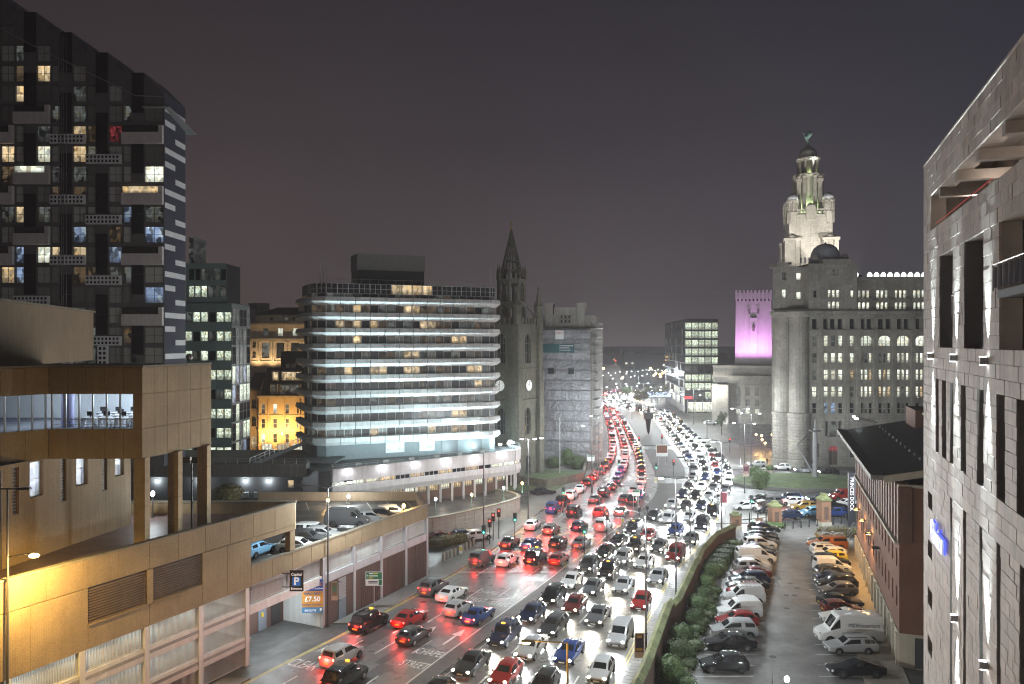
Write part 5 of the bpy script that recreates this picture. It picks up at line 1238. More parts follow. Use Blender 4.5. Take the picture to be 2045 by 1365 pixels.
for (x0, y0, dx, dy) in ((-cw,0,1,0), (0,0,0,1)):
    for z, h, o in ((31.2,.5,.35), (15.6,.4,.3), (22.2,.3,.2), (6.4,.4,.3)):
        b = MB(); b.box(min(x0, x0+dx*cw)-(o if dy else 0), max(x0, x0+dx*cw)+(o if dy else 0), min(y0, y0+dy*cw)-(o if dx else 0), max(y0, y0+dy*cw)+(o if dx else 0), z, z+h)
        b.build('string_course', M_STONED, CH)
    for k in range(7):
        t = (k+.5)/7; b = MB(); c = (x0+dx*cw*t, y0+dy*cw*t); b.box(c[0]-.32, c[0]+.32, c[1]-.32, c[1]+.32, 31.7, 33.1); b.build('merlon', M_STONED, CH)
    # clock
    c = (x0+dx*cw/2, y0+dy*cw/2); n_ = (-dy and 0 or 0)
    th_ = 0 if dx else pi/2
    ck = MB(); ck.lathe([(.02,.0),(1.05,.0),(1.12,.06),(1.12,.12)], n=24); ck.v = [(x, -z, y) for x, y, z in ck.v]
    o = ck.build('clock_face', mat('clock_white', (.75,.75,.72), .5, var=.05, emit=(1,1,.95), es=.25), CH, (c[0]+(.18 if dy else 0), c[1]-(.18 if dx else 0), 18.9), th_)
    hd = MB(); hd.box(-.04, .04, -.16, -.13, -.1, .85)
    for k in range(12):
        a = 2*pi*k/12; hd.box(cos(a)*.88-.06, cos(a)*.88+.06, -.15, -.125, sin(a)*.88-.06, sin(a)*.88+.06)
    hd.build('clock_hand', M_BLACK, o); hd = MB(); hd.box(-.04, .04, -.17, -.14, -.05, .55); h2 = hd.build('clock_hand', M_BLACK, o); h2.rotation_euler = (0, -.9, 0)
lc = (-cw/2, cw/2)
for z0, z1, r in ((31.5, 36.2, 2.85), (36.5, 41.0, 2.75)):
    for k in range(8):
        a = 2*pi*k/8+pi/8; a2 = a+2*pi/8
        b = MB(); x, y = lc[0]+r*cos(a), lc[1]+r*sin(a); b.lathe([(.42,z0),(.42,z1)], x, y, 6); b.build('lantern_pier', M_STONED, CH)
        am = (a+a2)/2; c = (lc[0]+r*.93*cos(am), lc[1]+r*.93*sin(am)); w = .9
        b = MB()
        for sgn in (-1, 1):
            for t in range(5):
                t0, t1 = t/5, (t+1)/5; f0, f1 = 1-t0**1.6, 1-t1**1.6
                b.add([(sgn*w*f0, -.2, z1-1.7+1.3*t0), (sgn*w, -.2, z1-1.7+1.3*t0), (sgn*w, -.2, z1-1.7+1.3*t1), (sgn*w*f1, -.2, z1-1.7+1.3*t1)], [(0,1,2,3)])
        b.box(-w, w, -.2, .2, z1-.4, z1); b.box(-.07, .07, -.1, .1, z0, z1-.5)
        b.build('lantern_arch', M_STONED, CH, (c[0], c[1], 0), am+pi/2)
    b = MB(); b.lathe([(r+.35, z1), (r+.45, z1+.15), (r+.45, z1+.35), (r-.8, z1+.36)], lc[0], lc[1], 8, pi/8); b.build('string_course', M_STONED, CH)
for k in range(8):
    a = 2*pi*k/8+pi/8; x, y = lc[0]+3.0*cos(a), lc[1]+3.0*sin(a)
    b = MB(); b.lathe([(.3,41.2),(.3,42.6),(.38,42.7),(.3,42.9),(.02,44.4)], x, y, 6); b.build('pinnacle', M_STONED, CH)
    a2 = a+2*pi/8
    b = MB()                                                # ribs of the openwork spire with bars between them
    def sr(z): return 2.45*(1-(z-41.2)/(52.2-41.2))+.06
    b.tube((lc[0]+sr(41.2)*cos(a), lc[1]+sr(41.2)*sin(a), 41.2), (lc[0]+sr(52)*cos(a), lc[1]+sr(52)*sin(a), 52), .26, .10, 5)
    b.build('spire_rib', M_STONED, CH)
    b = MB()
    for z0, z1 in ((42.9,43.4),(45.0,45.4),(46.7,47.2),(48.2,49.9),(49.9,52)):
        p = [(lc[0]+sr(z)*.97*cos(q), lc[1]+sr(z)*.97*sin(q), z) for z, q in ((z0,a),(z0,a2),(z1,a2),(z1,a))]; b.quad(*p)
    for z0, z1 in ((43.4,45.0),(45.4,46.7),(47.2,48.2)):
        am = (a+a2)/2
        b.tube((lc[0]+sr(z0)*.95*cos(am), lc[1]+sr(z0)*.95*sin(am), z0), (lc[0]+sr(z1)*.95*cos(am), lc[1]+sr(z1)*.95*sin(am), z1), .09, .07, 4)
    b.build('spire_tracery', M_STONED, CH)
for cxx, cyy in ((0,0), (-cw,0), (0,cw), (-cw,cw)):
    b = MB(); d = Vector((lc[0]-cxx, lc[1]-cyy, 0)).normalized()
    pts = [Vector((cxx, cyy, 33.0))+d*(.6+2.3*t) + Vector((0,0,2.9*t**.7)) for t in (0,.25,.5,.75,1)]
    for p, q in zip(pts, pts[1:]): b.tube(p, q, .22, .22, 5)
    b.build('flying_buttress', M_STONED, CH)
b = MB(); b.lathe([(.1,52),(.28,52.2),(.1,52.5),(.06,53.0),(.22,53.3),(.02,53.9)], lc[0], lc[1], 8); b.build('weathervane', mat('gilt', (.6,.42,.1), .35, metal=.7), CH)
# ================================================================== scaffolded corner building wrapped in sheeting
TB = thing('sheeted_building', 'tall corner building wrapped in pale scaffold sheeting', 'building', (5.9,183,0), -radians(14))
M_SHEET = mat('scaffold_sheet', (.25,.25,.265), .5, var=.2, scale=.6, dirt=.2, bump=.6, bscale=2.2, spec=.35, objvar=.12)
M_TB = mat('corner_stone', (.30,.28,.25), .8, var=.15, scale=1.5, streak=.2)
rs = random.Random(8)
tw = 12.2
for li in range(13):
    z0 = 1.2+2.28*li; n = 3
    for k in range(n):
        b = MB(); nx_, nz_ = 14, 7
        vs = [[(tw*(k+i/nx_)/n, -.84+rs.uniform(-.11,.11)-.14*sin(pi*j/nz_), z0+2.2*j/nz_) for i in range(nx_+1)] for j in range(nz_+1)]
        for j in range(nz_):
            for i in range(nx_): b.quad(vs[j][i], vs[j][i+1], vs[j+1][i+1], vs[j+1][i])
        b.build('sheet', M_SHEET, TB, smooth=True)
b = MB()
for z in [1.1+2.28*i for i in range(14)]: b.tube((-.2,-1.12,z), (tw+.2,-1.12,z), .06, n=4)
for x in [tw*i/6 for i in range(7)]: b.tube((x,-1.12,0), (x,-1.12,32.4), .03, n=4)
b.build('scaffold_poles', mat('scaffold_steel', (.2,.2,.205), .6), TB)
b = MB()
for y in (-.8, 1.2, 3.2, 5.2, 7.2):
    for x in (tw+.5, tw+1.6): b.tube((x,y,0), (x,y,32.6), .05, n=4)
for z in [1.1+2.0*i for i in range(16)]:
    for x in (tw+.5, tw+1.6): b.tube((x,-.9,z), (x,8,z), .045, n=4); b.tube((x,-.9,z+1), (x,8,z+1), .03, n=4)
    b.box(tw+.5, tw+1.6, -.8, 7.6, z-.1, z-.06)
b.build('scaffold', M_GALV, TB)
b = MB(); b.box(0, tw, 0, 20, 0, 31.2); b.build('masonry', M_TB, TB)
b = MB(); b.box(-1.6, tw-.4, 1.5, 12, 31.2, 34.2); b.build('attic', M_TB, TB)
for x, h in ((2.4,36.6), (9.8,36.6)): 
    b = MB(); b.box(x-.9, x+.9, 1.0, 3.4, 31.2, h); b.box(x-1.05, x+1.05, .85, 3.5, h, h+.3); b.build('turret', M_TB, TB)
b = MB(); b.box(3.5, 8.8, 1.2, 4, 34.2, 35.9); b.build('parapet', M_TB, TB)
for i in range(3):
    for j in range(2): window(TB, 5.3+.9*i, 1.19, 32.3+1.3*j*0.8, .5, .8, M_BLACK, M_TB, 1, 1, .05)
window(TB, -.8, 1.48, 31.9, .9, 1.3, R_COOL, M_WPAINT, 2, 2)
b = MB(); b.box(-.6, 8.6, -1.22, -1.14, 25.6, 27.5); o = b.build('banner', mat('teal_banner', (.03,.10,.11), .5), TB)
for k, (w_, h_) in enumerate(((3.1,.26), (2.2,.14), (2.5,.14), (2.6,.14))):
    b = MB(); z_ = 27.05-.33*k; b.box(5.2, 5.2+w_, -1.245, -1.225, z_, z_+h_); b.build('print_line', M_GPAINT, o)
b = MB(); b.box(4.3, 6.2, -1.22, -1.14, 28.6, 30.6); b.build('sign_board', M_PLATEW, TB)
text('KIRK', .68, mat('sign_red', (.5,.03,.04), .5), TB, (5.25,-1.24,30.0), (pi/2,0,0), ext=.005)
for x in (3.3, 7.9): b = MB(); b.box(x-.65, x+.65, -1.18, -1.06, 20.8, 22.1); b.build('window_hole', M_BLACK, TB)
for z in (4, 9, 14, 19.5): lamp(TB, 'scaffold_lamp_light', 'POINT', (6+rs.uniform(-3,3), -.45, z), 25, (1,.88,.7), size=.2)
# ================================================================== great stone office with clock tower
LB = thing('stone_landmark', 'vast pale stone office building with floodlit domed tower and winged bird on top', 'building', (58.5,180,0))
def lx(px): return (px-CX)*.1125-58.5
def lz(py): return CAMZ+(CY-py)*.1125
random.seed(31)
cols1 = [1627, 1650, 1664.5, 1679, 1702]; bays = [1730, 1767, 1804, 1841, 1878]
def litw(): return pick(R_COOL, R_COOL, R_COOL, R_COOL, R_COOL, R_WARM, R_COOL, R_DIM)
ops = []
for (yt, yb) in ((670,692), (705,725), (738,759), (772,793), (805,827)):
    dim = yt == 805
    for c in cols1: ops.append(dict(x=lx(c), z=lz(yb), w=1.05, h=lz(yt)-lz(yb), pane=(R_BLUE if c in (1650, 1664.5) else M_GLASSD) if dim else (litw() if c != 1627 or yt > 740 else R_DIM), frame=M_STONE, nx=1, ny=2, t=.08, ft=.2))
    for c in bays:
        if yt == 670: ops.append(dict(x=lx(c), z=lz(yb), w=2.9, h=lz(yt)-lz(yb), pane=R_COOL, frame=M_STONE, nx=3, ny=2, t=.1, ft=.14, arch=True, rise=1.25))
        else:
            for k in (-1, 0, 1): ops.append(dict(x=lx(c)+k*.98, z=lz(yb), w=.76, h=lz(yt)-lz(yb), pane=(M_GLASSD if k else R_DIM) if dim else ((R_DIM if k < 1 else litw()) if yt == 705 and c < 1790 else litw()), frame=M_STONE, nx=1, ny=2, t=.06, ft=.16))
for c in [1627, 1648, 1663, 1678, 1702, 1722, 1736, 1759, 1774, 1796, 1810, 1833, 1848]: ops.append(dict(x=lx(c), z=lz(657), w=1.15, h=2.25, pane=M_GLASSD, frame=M_DGREY, d=.7))
# ground storeys
ops += [dict(x=lx(1665), z=.25, w=2.2, h=4.5, pane=mat('brown_door', (.09,.065,.055), .5), frame=M_STONE, nx=2, ny=1, arch=True, d=.6),
        dict(x=lx(1665), z=6.6, w=2.0, h=3.6, pane=R_DIM, frame=M_STONE, nx=1, ny=2, d=.6), dict(x=lx(1652), z=6.6, w=.8, h=3.6, pane=M_GLASSD, frame=M_STONE, d=.6), dict(x=lx(1678), z=6.6, w=.8, h=3.6, pane=M_GLASSD, frame=M_STONE, d=.6),
        dict(x=lx(1632), z=2.0, w=1.1, h=3.2, pane=M_GLASSD, frame=M_STONE, d=.5), dict(x=lx(1703), z=2.0, w=1.2, h=3.2, pane=M_GLASSD, frame=M_STONE, d=.5)]
X0, X1 = lx(1612), lx(1900)
facade(LB, M_STONE, X1-X0, 0, 33.6, ops, .45, (0, 0), 0, x0=X0)
b = MB(); b.box(lx(1656), lx(1674), .55, .58, 3.4, 4.6); b.build('fanlight', room('red_fanlight', (.9,.1,.12), .5, .8), LB)
# rusticated courses on the two lower storeys
for k in range(17):
    z = .35+.66*k
    for xa, xb in ((lx(1613), lx(1626)), (lx(1638), lx(1653) if z < 6.4 or z > 10.4 else lx(1646)), (lx(1677) if z < 6.4 or z > 10.4 else lx(1684), lx(1696)), (lx(1710), lx(1900))):
        b = MB(); b.bbox(xa, xb, -.16, -.01, z, z+.58, .05); b.build('rustic_course', M_STONE, LB)
for x in (1639, 1691, 1714, 1748, 1786, 1823):
    b = MB(); b.box(lx(x)-.45, lx(x)+.45, -.35, -.02, 11.6, 33.5); b.build('pilaster', M_STONE, LB)
for z, h, o in ((11.5,.5,.45), (33.6,.6,1.0), (34.2,.7,1.5), (34.9,.35,.9), (30.4,.35,.5)):
    b = MB(); b.box(X0-.2, X1, -o, -.01, z, z+h); b.build('cornice', M_STONE, LB)
for k in range(40):
    b = MB(); x = X0+.2+.72*k; b.box(x, x+.3, -1.35, -.02, 33.78, 34.18); b.build('modillion', M_STONE, LB)
# storeys above the cornice
ops = []
for c in bays:
    for k in (-1, 0, 1):
        ops.append(dict(x=lx(c)+k*.95, z=38.0, w=.72, h=1.7, pane=R_COOL, frame=M_STONE, ny=2, t=.05, ft=.14)); ops.append(dict(x=lx(c)+k*.95, z=35.45, w=.75, h=1.55, pane=R_COOL, frame=M_STONE, t=.05, arch=True, rise=.38))
facade(LB, M_STONE, X1-lx(1712), 35.2, 42.0, ops, .4, (0, 1.2), 0, x0=lx(1712))
b = MB(); b.box(lx(1710), X1, .6, 1.6, 42.0, 42.7); b.build('cornice', M_STONE, LB)
for c in bays: b = MB(); b.box(lx(c)-1.7, lx(c)+1.7, .3, 1.18, 37.2, 37.9); b.build('balustrade', M_STONE, LB)
for k in range(11):
    if k in (1,): continue
    b = MB(); x = lx(1722)+1.55*k; b.lathe([(.62,43.0),(.55,43.5),(.3,43.85),(.03,44.0)], x, 3.2, 8); b.build('roof_light', glow('skylight', (.9,1,.95), 2.2), LB)
b = MB(); b.box(lx(1712), X1, 1.7, 30, 41.6, 42.1); b.build('roof', M_ROOF, LB)
# centre block under the lead dome
ops = [dict(x=lx(1664)+k*.95, z=38.0, w=.72, h=1.7, pane=R_COOL, frame=M_STONE, ny=2, t=.05, ft=.14) for k in (-1, 0, 1)]
ops += [dict(x=lx(1664)+k*.95, z=35.5, w=.75, h=1.6, pane=R_COOL, frame=M_STONE, t=.05, arch=True, rise=.4) for k in (-1, 0, 1)]
ops += [dict(x=lx(1664)+k*.75, z=42.9, w=.62, h=1.4, pane=R_DIM, frame=M_STONE, t=.05) for k in (-1, 0, 1)]
ops += [dict(x=lx(1627), z=38.0, w=.75, h=1.6, pane=M_GLASSD, frame=M_STONE, ny=2), dict(x=lx(1701), z=38.0, w=.75, h=1.6, pane=R_COOL, frame=M_STONE, ny=2)]
facade(LB, M_STONE, lx(1711)-lx(1614), 35.2, 45.6, ops, .4, (0, -.3), 0, x0=lx(1614))
b = MB(); b.box(lx(1614), lx(1711), .1, 9, 45.2, 45.6); b.quad((lx(1711), -.3, 35), (lx(1711), 9, 35), (lx(1711), 9, 45.5), (lx(1711), -.3, 45.5)); b.quad((lx(1614), 9, 35), (lx(1614), -.3, 35), (lx(1614), -.3, 45.5), (lx(1614), 9, 45.5)); b.build('block_sides', M_STONE, LB)
b = MB(); b.box(lx(1640), lx(1696), -.9, 8, 45.6, 46.6); b.build('cornice', M_STONE, LB)
b = MB(); b.lathe([(3.6,46.5),(3.6,47.2),(3.3,47.4),(3.1,48.4),(2.5,49.5),(1.5,50.3),(.3,50.6),(.02,51)], lx(1662), 4.0, 24); b.build('lead_dome', mat('lead', (.38,.385,.41), .45, var=.12, streak=.2), LB, smooth=True)
for sx in (-3.3, 3.3): b = MB(); b.lathe([(.7,46.6),(.95,46.9),(.7,47.6),(.4,47.9),(.1,48)], lx(1662)+sx, 1.2, 10); b.build('scroll', M_STONE, LB)
# rounded corner bastions on the left
for cxp, r, y in ((1573, 2.0, 3.2), (1598, 2.2, .9)):
    x = lx(cxp)
    b = MB(); b.lathe([(r+.55,0),(r+.55,1.4),(r+.3,1.6),(r+.3,11.4),(r+.5,11.6),(r+.5,12),(r,12.2),(r-.05,33.6),(r+.7,34.0),(r+.9,34.8),(r+.2,35.3)], x, y, 20); b.build('bastion', M_STONE, LB, smooth=False)
    for k in range(15):
        b = MB(); z = 1.75+.66*k; b.lathe([(r+.32,z),(r+.42,z+.06),(r+.42,z+.5),(r+.32,z+.56)], x, y, 20); b.build('rustic_course', M_STONE, LB)
b = MB(); b.prism([(lx(1550),3), (lx(1612),3), (lx(1640),25), (9.0,25)], 0, 35.2); b.build('end_wall', M_STONE, LB)
b = MB(); b.prism([(lx(1549)-.3,2), (lx(1614),2), (lx(1640),24), (8.4,24)], 34.3, 35.25); b.build('cornice', M_STONE, LB)
ops = [dict(x=lx(1575), z=38.1+4.0*k, w=1.0, h=1.9, pane=R_COOL if k == 0 else R_DIM, frame=M_STONE, ny=2) for k in range(2)] + [dict(x=lx(1605), z=37.8+4.4*k, w=1.1, h=1.6, pane=R_COOL, frame=M_WPAINT, ny=2) for k in range(2)]
facade(LB, M_STONE, lx(1614)-lx(1552), 35.2, 45.2, ops, .4, (0, 3.0), 0, x0=lx(1552))
b = MB(); b.box(lx(1560), lx(1583), 2.5, 8, 45.2, 46.1); b.quad((6.4, 16, 35), (lx(1552), 3, 35), (lx(1552), 3, 45), (6.4, 16, 45)); b.prism([(lx(1552)+.1,3.2), (lx(1612),3.2), (lx(1612)+3,16), (6.5,16)], 44.8, 45.1); b.build('block_sides', M_STONE, LB)
# the tower
TY = 20.0; _before = set(LB.children)
def tx(px): return (px-CX)*.125-58.5
def tz(py): return CAMZ+(CY-py)*.125
tc_ = (tx(1629), TY+5.2); hw = 5.15
b = MB(); b.box(tc_[0]-hw, tc_[0]+hw, TY, TY+10.4, 40, tz(428)); b.build('tower_shaft', M_STONE, LB)
for k in range(30):
    b = MB(); z = 45.5+.6*k
    if z+.55 < tz(430): b.bbox(tc_[0]-hw+.02, tc_[0]+hw-.02, -.05+TY, TY-.004, z, z+.575, .03); b.build('stone_course', M_STONE, LB)
b = MB(); b.box(tx(1618)-1.7, tx(1618)+1.7, TY-.12, TY-.06, 45, 49.6); b.build('tower_window_surround', M_STONE, LB)
for k in (-1, 0, 1):
    for z in (45.4, 47.6): window(LB, tx(1618)+k*.95, TY-.13, z, .62, 1.6, M_BLACK, M_STONE)
window(LB, tx(1660), TY-.07, 57.5, .5, 1.0, M_BLACK, M_STONE)
for sx in (-1, 1):                                        # arched corner blocks low on the shaft
    x = tc_[0]+sx*(hw-.6)
    for yy in (TY-1.6, TY+9):
        b = MB(); b.box(x-1.75, x-.75, yy, yy+3, 40, 53.2); b.box(x+.75, x+1.75, yy, yy+3, 40, 53.2); b.box(x-.75, x+.75, yy+.8, yy+3, 40, 53.2); b.build('corner_block', M_STONE, LB)
        b = MB(); b.box(x-2.05, x+2.05, yy-.3, yy+3.2, 53.2, 53.9); b.lathe([(1.3,53.9),(1.2,54.4),(.8,54.8),(.05,55)], x, yy+1.4, 12); b.build('corner_cap', M_STONE, LB)
        b = MB(); b.box(x-1.85, x+1.85, yy-.1, yy, 49.3, 49.6); b.build('string_course', M_STONE, LB)
for sx in (-1, 1):
    for sy in (0, 1):
        x, y = tc_[0]+sx*(hw-.9), TY+.9+sy*8.6
        b = MB(); b.lathe([(1.5,57.8),(1.5,60.6),(1.25,60.7),(1.25,63.0),(1.6,63.2),(1.6,63.6)], x, y, 8, pi/8); b.build('turret', M_STONE, LB)
        for k in range(8):
            a = 2*pi*k/8; b = MB(); b.lathe([(.22,60.7),(.22,63.1)], x+1.3*cos(a), y+1.3*sin(a), 6); b.build('turret_column', M_STONE, LB)
        b = MB(); b.lathe([(1.45,63.6),(1.35,64.4),(.9,65.1),(.1,65.5)], x, y, 12); b.build('turret_dome', mat('lead', (.22,.225,.24), .45), LB, smooth=True)
for k in range(9):
    x = tc_[0]-3.4+.85*k
    if abs(x-tc_[0]) > 1.1: b = MB(); b.lathe([(.14,59.9),(.22,60.4),(.12,61)], x, TY+.2, 6); b.build('baluster', M_STONE, LB)
b = MB(); b.box(tc_[0]-3.8, tc_[0]+3.8, TY-.15, TY+.5, 61.0, 61.3); b.box(tc_[0]-3.8, tc_[0]+3.8, TY-.25, TY+.6, 59.4, 59.9); b.build('balustrade_rail', M_STONE, LB)
b = MB(); b.box(tc_[0]-1.1, tc_[0]+1.1, TY-.5, TY+.6, 58.6, 62.0); b.lathe([(1.0,62),(.7,62.6),(.05,62.9)], tc_[0], TY, 8); b.build('cartouche', M_STONE, LB)
# open columned lantern in two stages
M_LANT = M_STONE
def stage(z0, z1, r, n, cr, inner):
    for k in range(n):
        a = 2*pi*(k+.5)/n
        b = MB(); b.lathe([(cr*1.2,z0),(cr,z0+.4),(cr*.9,z1-.5),(cr*1.3,z1)], tc_[0]+r*cos(a), tc_[1]+r*sin(a), 8); b.build('lantern_column', M_LANT, LB)
    b = MB(); b.lathe([(inner,z0),(inner,z1)], tc_[0], tc_[1], 8, pi/8); b.build('lantern_core', M_LANT, LB)
    b = MB(); b.lathe([(r+.3,z1),(r+.75,z1+.25),(r+.75,z1+.6),(r-.5,z1+.65)], tc_[0], tc_[1], 8, pi/8); b.build('lantern_cornice', M_LANT, LB)
stage(61, 70.0, 3.3, 8, .55, 2.0); stage(70.6, 74.3, 2.3, 8, .36, 1.2)
for k in range(4):
    a = pi/2*k+pi/4; x, y = tc_[0]+3.6*cos(a), tc_[1]+3.6*sin(a)
    b = MB(); b.box(x-.5, x+.5, y-.5, y+.5, 61, 68.6); b.box(x-.75, x+.75, y-.75, y+.75, 68.6, 69.3); b.lathe([(.6,69.3),(.75,69.8),(.4,70.4),(.05,70.7)], x, y, 8); b.build('lantern_buttress', M_LANT, LB)
b = MB(); b.lathe([(2.3,75.0),(2.35,75.5),(2.15,76.4),(1.6,77.3),(.8,77.9),(.45,78.0),(.4,78.5),(.1,78.6)], tc_[0], tc_[1], 16); b.build('tower_dome', mat('dome_stone', (.3,.285,.26), .5, var=.12), LB, smooth=True)
M_CU = mat('verdigris', (.20,.33,.29), .6, var=.25, scale=2)
bx_, by_ = tc_[0]-.1, tc_[1]
bd = thing('bird_statue', 'green copper bird with raised wings standing on the tower dome', 'statue', (bx_+58.5, by_+180, 78.4))
b = MB(); b.tube((0,0,0), (0,0,.5), .12, .1, 6); b.tube((.15,0,.5), (-.25,0,1.6), .22, .42, 8); b.tube((-.25,0,1.6), (-.75,0,2.6), .42, .16, 8); b.tube((.1,0,.9), (.75,0,.1), .3, .06, 6)
b.tube((-.75,0,2.6), (-1.0,0,3.0), .16, .17, 7); b.tube((-1.0,0,3.0), (-1.5,0,2.95), .1, .02, 5); b.build('body', M_CU, bd, smooth=True)
for sy in (-1, 1):
    b = MB(); n = 7
    for k in range(n):
        t = k/(n-1); p0 = Vector((-.3+.5*t, sy*.35, 1.2+.5*t)); p1 = Vector((.1+1.0*t*.9, sy*(.55+.3*t), 3.5-.5*t))
        b.tube(p0, p1, .17, .09, 5)
    b.build('wing', M_CU, bd, smooth=True)
TW = bpy.data.objects.new('tower', None); COL.objects.link(TW); TW.parent = LB; TW.location = (tc_[0], tc_[1], 0); TW.rotation_euler = (0, 0, -radians(13))
def to_tower(o): o.parent = TW; o.location = (o.location[0]-tc_[0], o.location[1]-tc_[1], o.location[2])
for o in [c for c in LB.children if c not in _before and c is not TW]: to_tower(o)
# floodlights of the tower: lamps on the roof in front of it
for x, y, z, tx_, tz_, pw in ((5.2, 4.2, 46.4, tc_[0]-.5, 59, 20000), (lx(1728), 3.2, 43.4, tc_[0]+.5, 60, 32000)):
    v = Vector((tx_-x, TY-y, tz_-z)); lamp(LB, 'floodlight_beam', 'SPOT', (x, y, z), pw, (1,.97,.90), rot=aim(v), size=.3, spot=75, blend=.5)
    b = MB(); b.box(x-.4, x+.4, y-.5, y-.2, z-.6, z-.1); b.build('floodlight', M_DGREY, LB)
for a in (-.75, -2.4, .8, -1.57):
    lamp(LB, 'lantern_lamp_light', 'POINT', (tc_[0]+2.75*cos(a), tc_[1]+2.75*sin(a), 61.9), 650, (.72,1,.55), size=.25)
lamp(LB, 'lantern_lamp_light', 'POINT', (tc_[0], tc_[1]-1.75, 71.1), 70, (.8,1,.5), size=.2)
lamp(LB, 'bird_lamp_light', 'SPOT', (tc_[0]+1.2, tc_[1]-4.2, 71), 4000, (.9,1,.95), rot=aim((-1.2,3.4,9)), size=.2, spot=40)
lamp(LB, 'side_lamp_light', 'POINT', (tx(1578), TY+1.0, tz(505)), 350, (1,.5,.12), size=.3)
# ================================================================== ventilation tower in purple light and its base block
VT = thing('ventilation_tower', 'square stone ventilation tower glowing purple above a low stone block', 'tower', (76.8,275,0), -radians(15.5))
def vx(px): return (px-CX)/FP*275-79
def vz(py): return CAMZ+(CY-py)/FP*275
ops = []
for c in (1487, 1505, 1523):
    ops += [dict(x=vx(c), z=vz(790), w=1.5, h=2.9, pane=R_DIM, frame=M_STONE, nx=3, ny=3), dict(x=vx(c), z=vz(810), w=1.5, h=2.2, pane=R_DIM, frame=M_STONE, nx=3, ny=2), dict(x=vx(c), z=vz(828), w=1.6, h=2.0, pane=R_COOL, frame=M_STONE, nx=2, ny=1)]
facade(VT, M_STONE, vx(1552)-vx(1468), 0, vz(752), ops, .4, (0, 0), 0, x0=vx(1468))
b = MB(); b.prism([(vx(1436),-2.5), (vx(1468),-2.5), (vx(1468),3), (vx(1437)+1.6,3)], 0, vz(768)); b.box(vx(1468), vx(1552), .5, 26, 0, vz(753)); b.build('base_block', M_STONE, VT)
b = MB(); b.prism([(vx(1438),2), (vx(1552),2), (vx(1552),26), (vx(1438)+6.5,26)], vz(765), vz(732)); b.build('upper_block', M_STONE, VT)
for z in (vz(733), vz(753), vz(770)): b = MB(); b.box(vx(1438)-.2, vx(1552), -.5 if z < vz(740) else 1.7, 1.99 if z > vz(740) else -.02, z, z+.5); b.build('cornice', M_STONE, VT)
M_VT = mat('tower_pale_stone', (.46,.44,.42), .8, var=.08, scale=1.5, streak=.12)
y0 = 8.0; s_ = (275+y0)/275
def ux(px): return (px-CX)/FP*(275+y0)-79
def uz(py): return CAMZ+(CY-py)/FP*(275+y0)
tl, tr, tb, tt = ux(1469.5), ux(1536.5), uz(735), uz(585)
b = MB(); b.add([(tl-.3,y0-.2,tb),(tr+.3,y0-.2,tb),(tr,y0,tt),(tl,y0,tt),(tl-.3,y0+12,tb),(tr+.3,y0+12,tb),(tr,y0+12,tt),(tl,y0+12,tt)], [(0,1,2,3),(3,2,6,7),(0,3,7,4),(1,5,6,2),(4,7,6,5)]); b.build('shaft', M_VT, VT)
for k in range(10):
    x = tl+.15+(tr-tl-.3)*k/9.0; w = .72
    b = MB(); b.box(x-w/2, x+w/2, y0-.25, y0+.6, uz(600), uz(580)); b.build('crown_fin', M_VT, VT)
for k in range(9):
    x = tl+.75+(tr-tl-1.5)*k/8.0; b = MB(); b.box(x-.28, x+.28, y0-.06, y0-.01, uz(602), uz(598)); b.build('slot', M_BLACK, VT)
cxm = (tl+tr)/2
b = MB(); b.box(cxm-1.15, cxm+1.15, y0-.42, y0-.02, tb+.5, uz(634)); b.build('shallow_pier', M_VT, VT)
for sx in (-1, 1):
    b = MB(); b.box(cxm+sx*1.55-.22, cxm+sx*1.55+.22, y0-.35, y0-.02, uz(672), uz(625)); b.build('rib', M_VT, VT)
    b = MB(); b.tube((cxm+sx*1.45,y0-.5,uz(627)), (cxm+sx*1.45,y0-.5,uz(619)), .3, .12, 6); b.tube((cxm+sx*1.45,y0-.5,uz(622)), (cxm+sx*1.45-.45,y0-.5,uz(617)), .16, .05, 5); b.tube((cxm+sx*1.45,y0-.5,uz(622)), (cxm+sx*1.45+.45,y0-.5,uz(617)), .16, .05, 5); b.build('carved_bird', M_STONED, VT)
b = MB(); b.box(cxm-.95, cxm+.95, y0-.5, y0-.43, uz(635), uz(632.5)); b.build('slot', M_BLACK, VT)
b = MB(); b.lathe([(.3,uz(662)),(.5,uz(655)),(.42,uz(650)),(.12,uz(648))], cxm, y0-.55, 8); b.build('carved_figure', M_STONED, VT)
for x in (tl+1.0, cxm-1.8, cxm+1.8, tr-1.0):
    v = Vector((cxm*.25+x*.75-x, 2.6, 20)); lamp(VT, 'purple_floodlight', 'SPOT', (x, y0-5.6, tb+1.4), 7500, (.88,.34,1.0), rot=aim((0,5.6,18)), size=.3, spot=112, blend=1.0)
    b = MB(); b.box(x-.25, x+.25, y0-5.8, y0-5.4, tb+.7, tb+1.0); b.build('floodlight', M_DGREY, VT)
lamp(VT, 'wall_lamp_light', 'POINT', (vx(1447), -4.8, vz(776)), 2200, (1,.97,.9), size=.3)
for x in (tl-.7, tr+.7): lamp(VT, 'violet_lamp_light', 'SPOT', (x, y0+3, tb+1.5), 1500, (.4,.25,1), rot=aim((0,.0,1)), size=.2, spot=60)
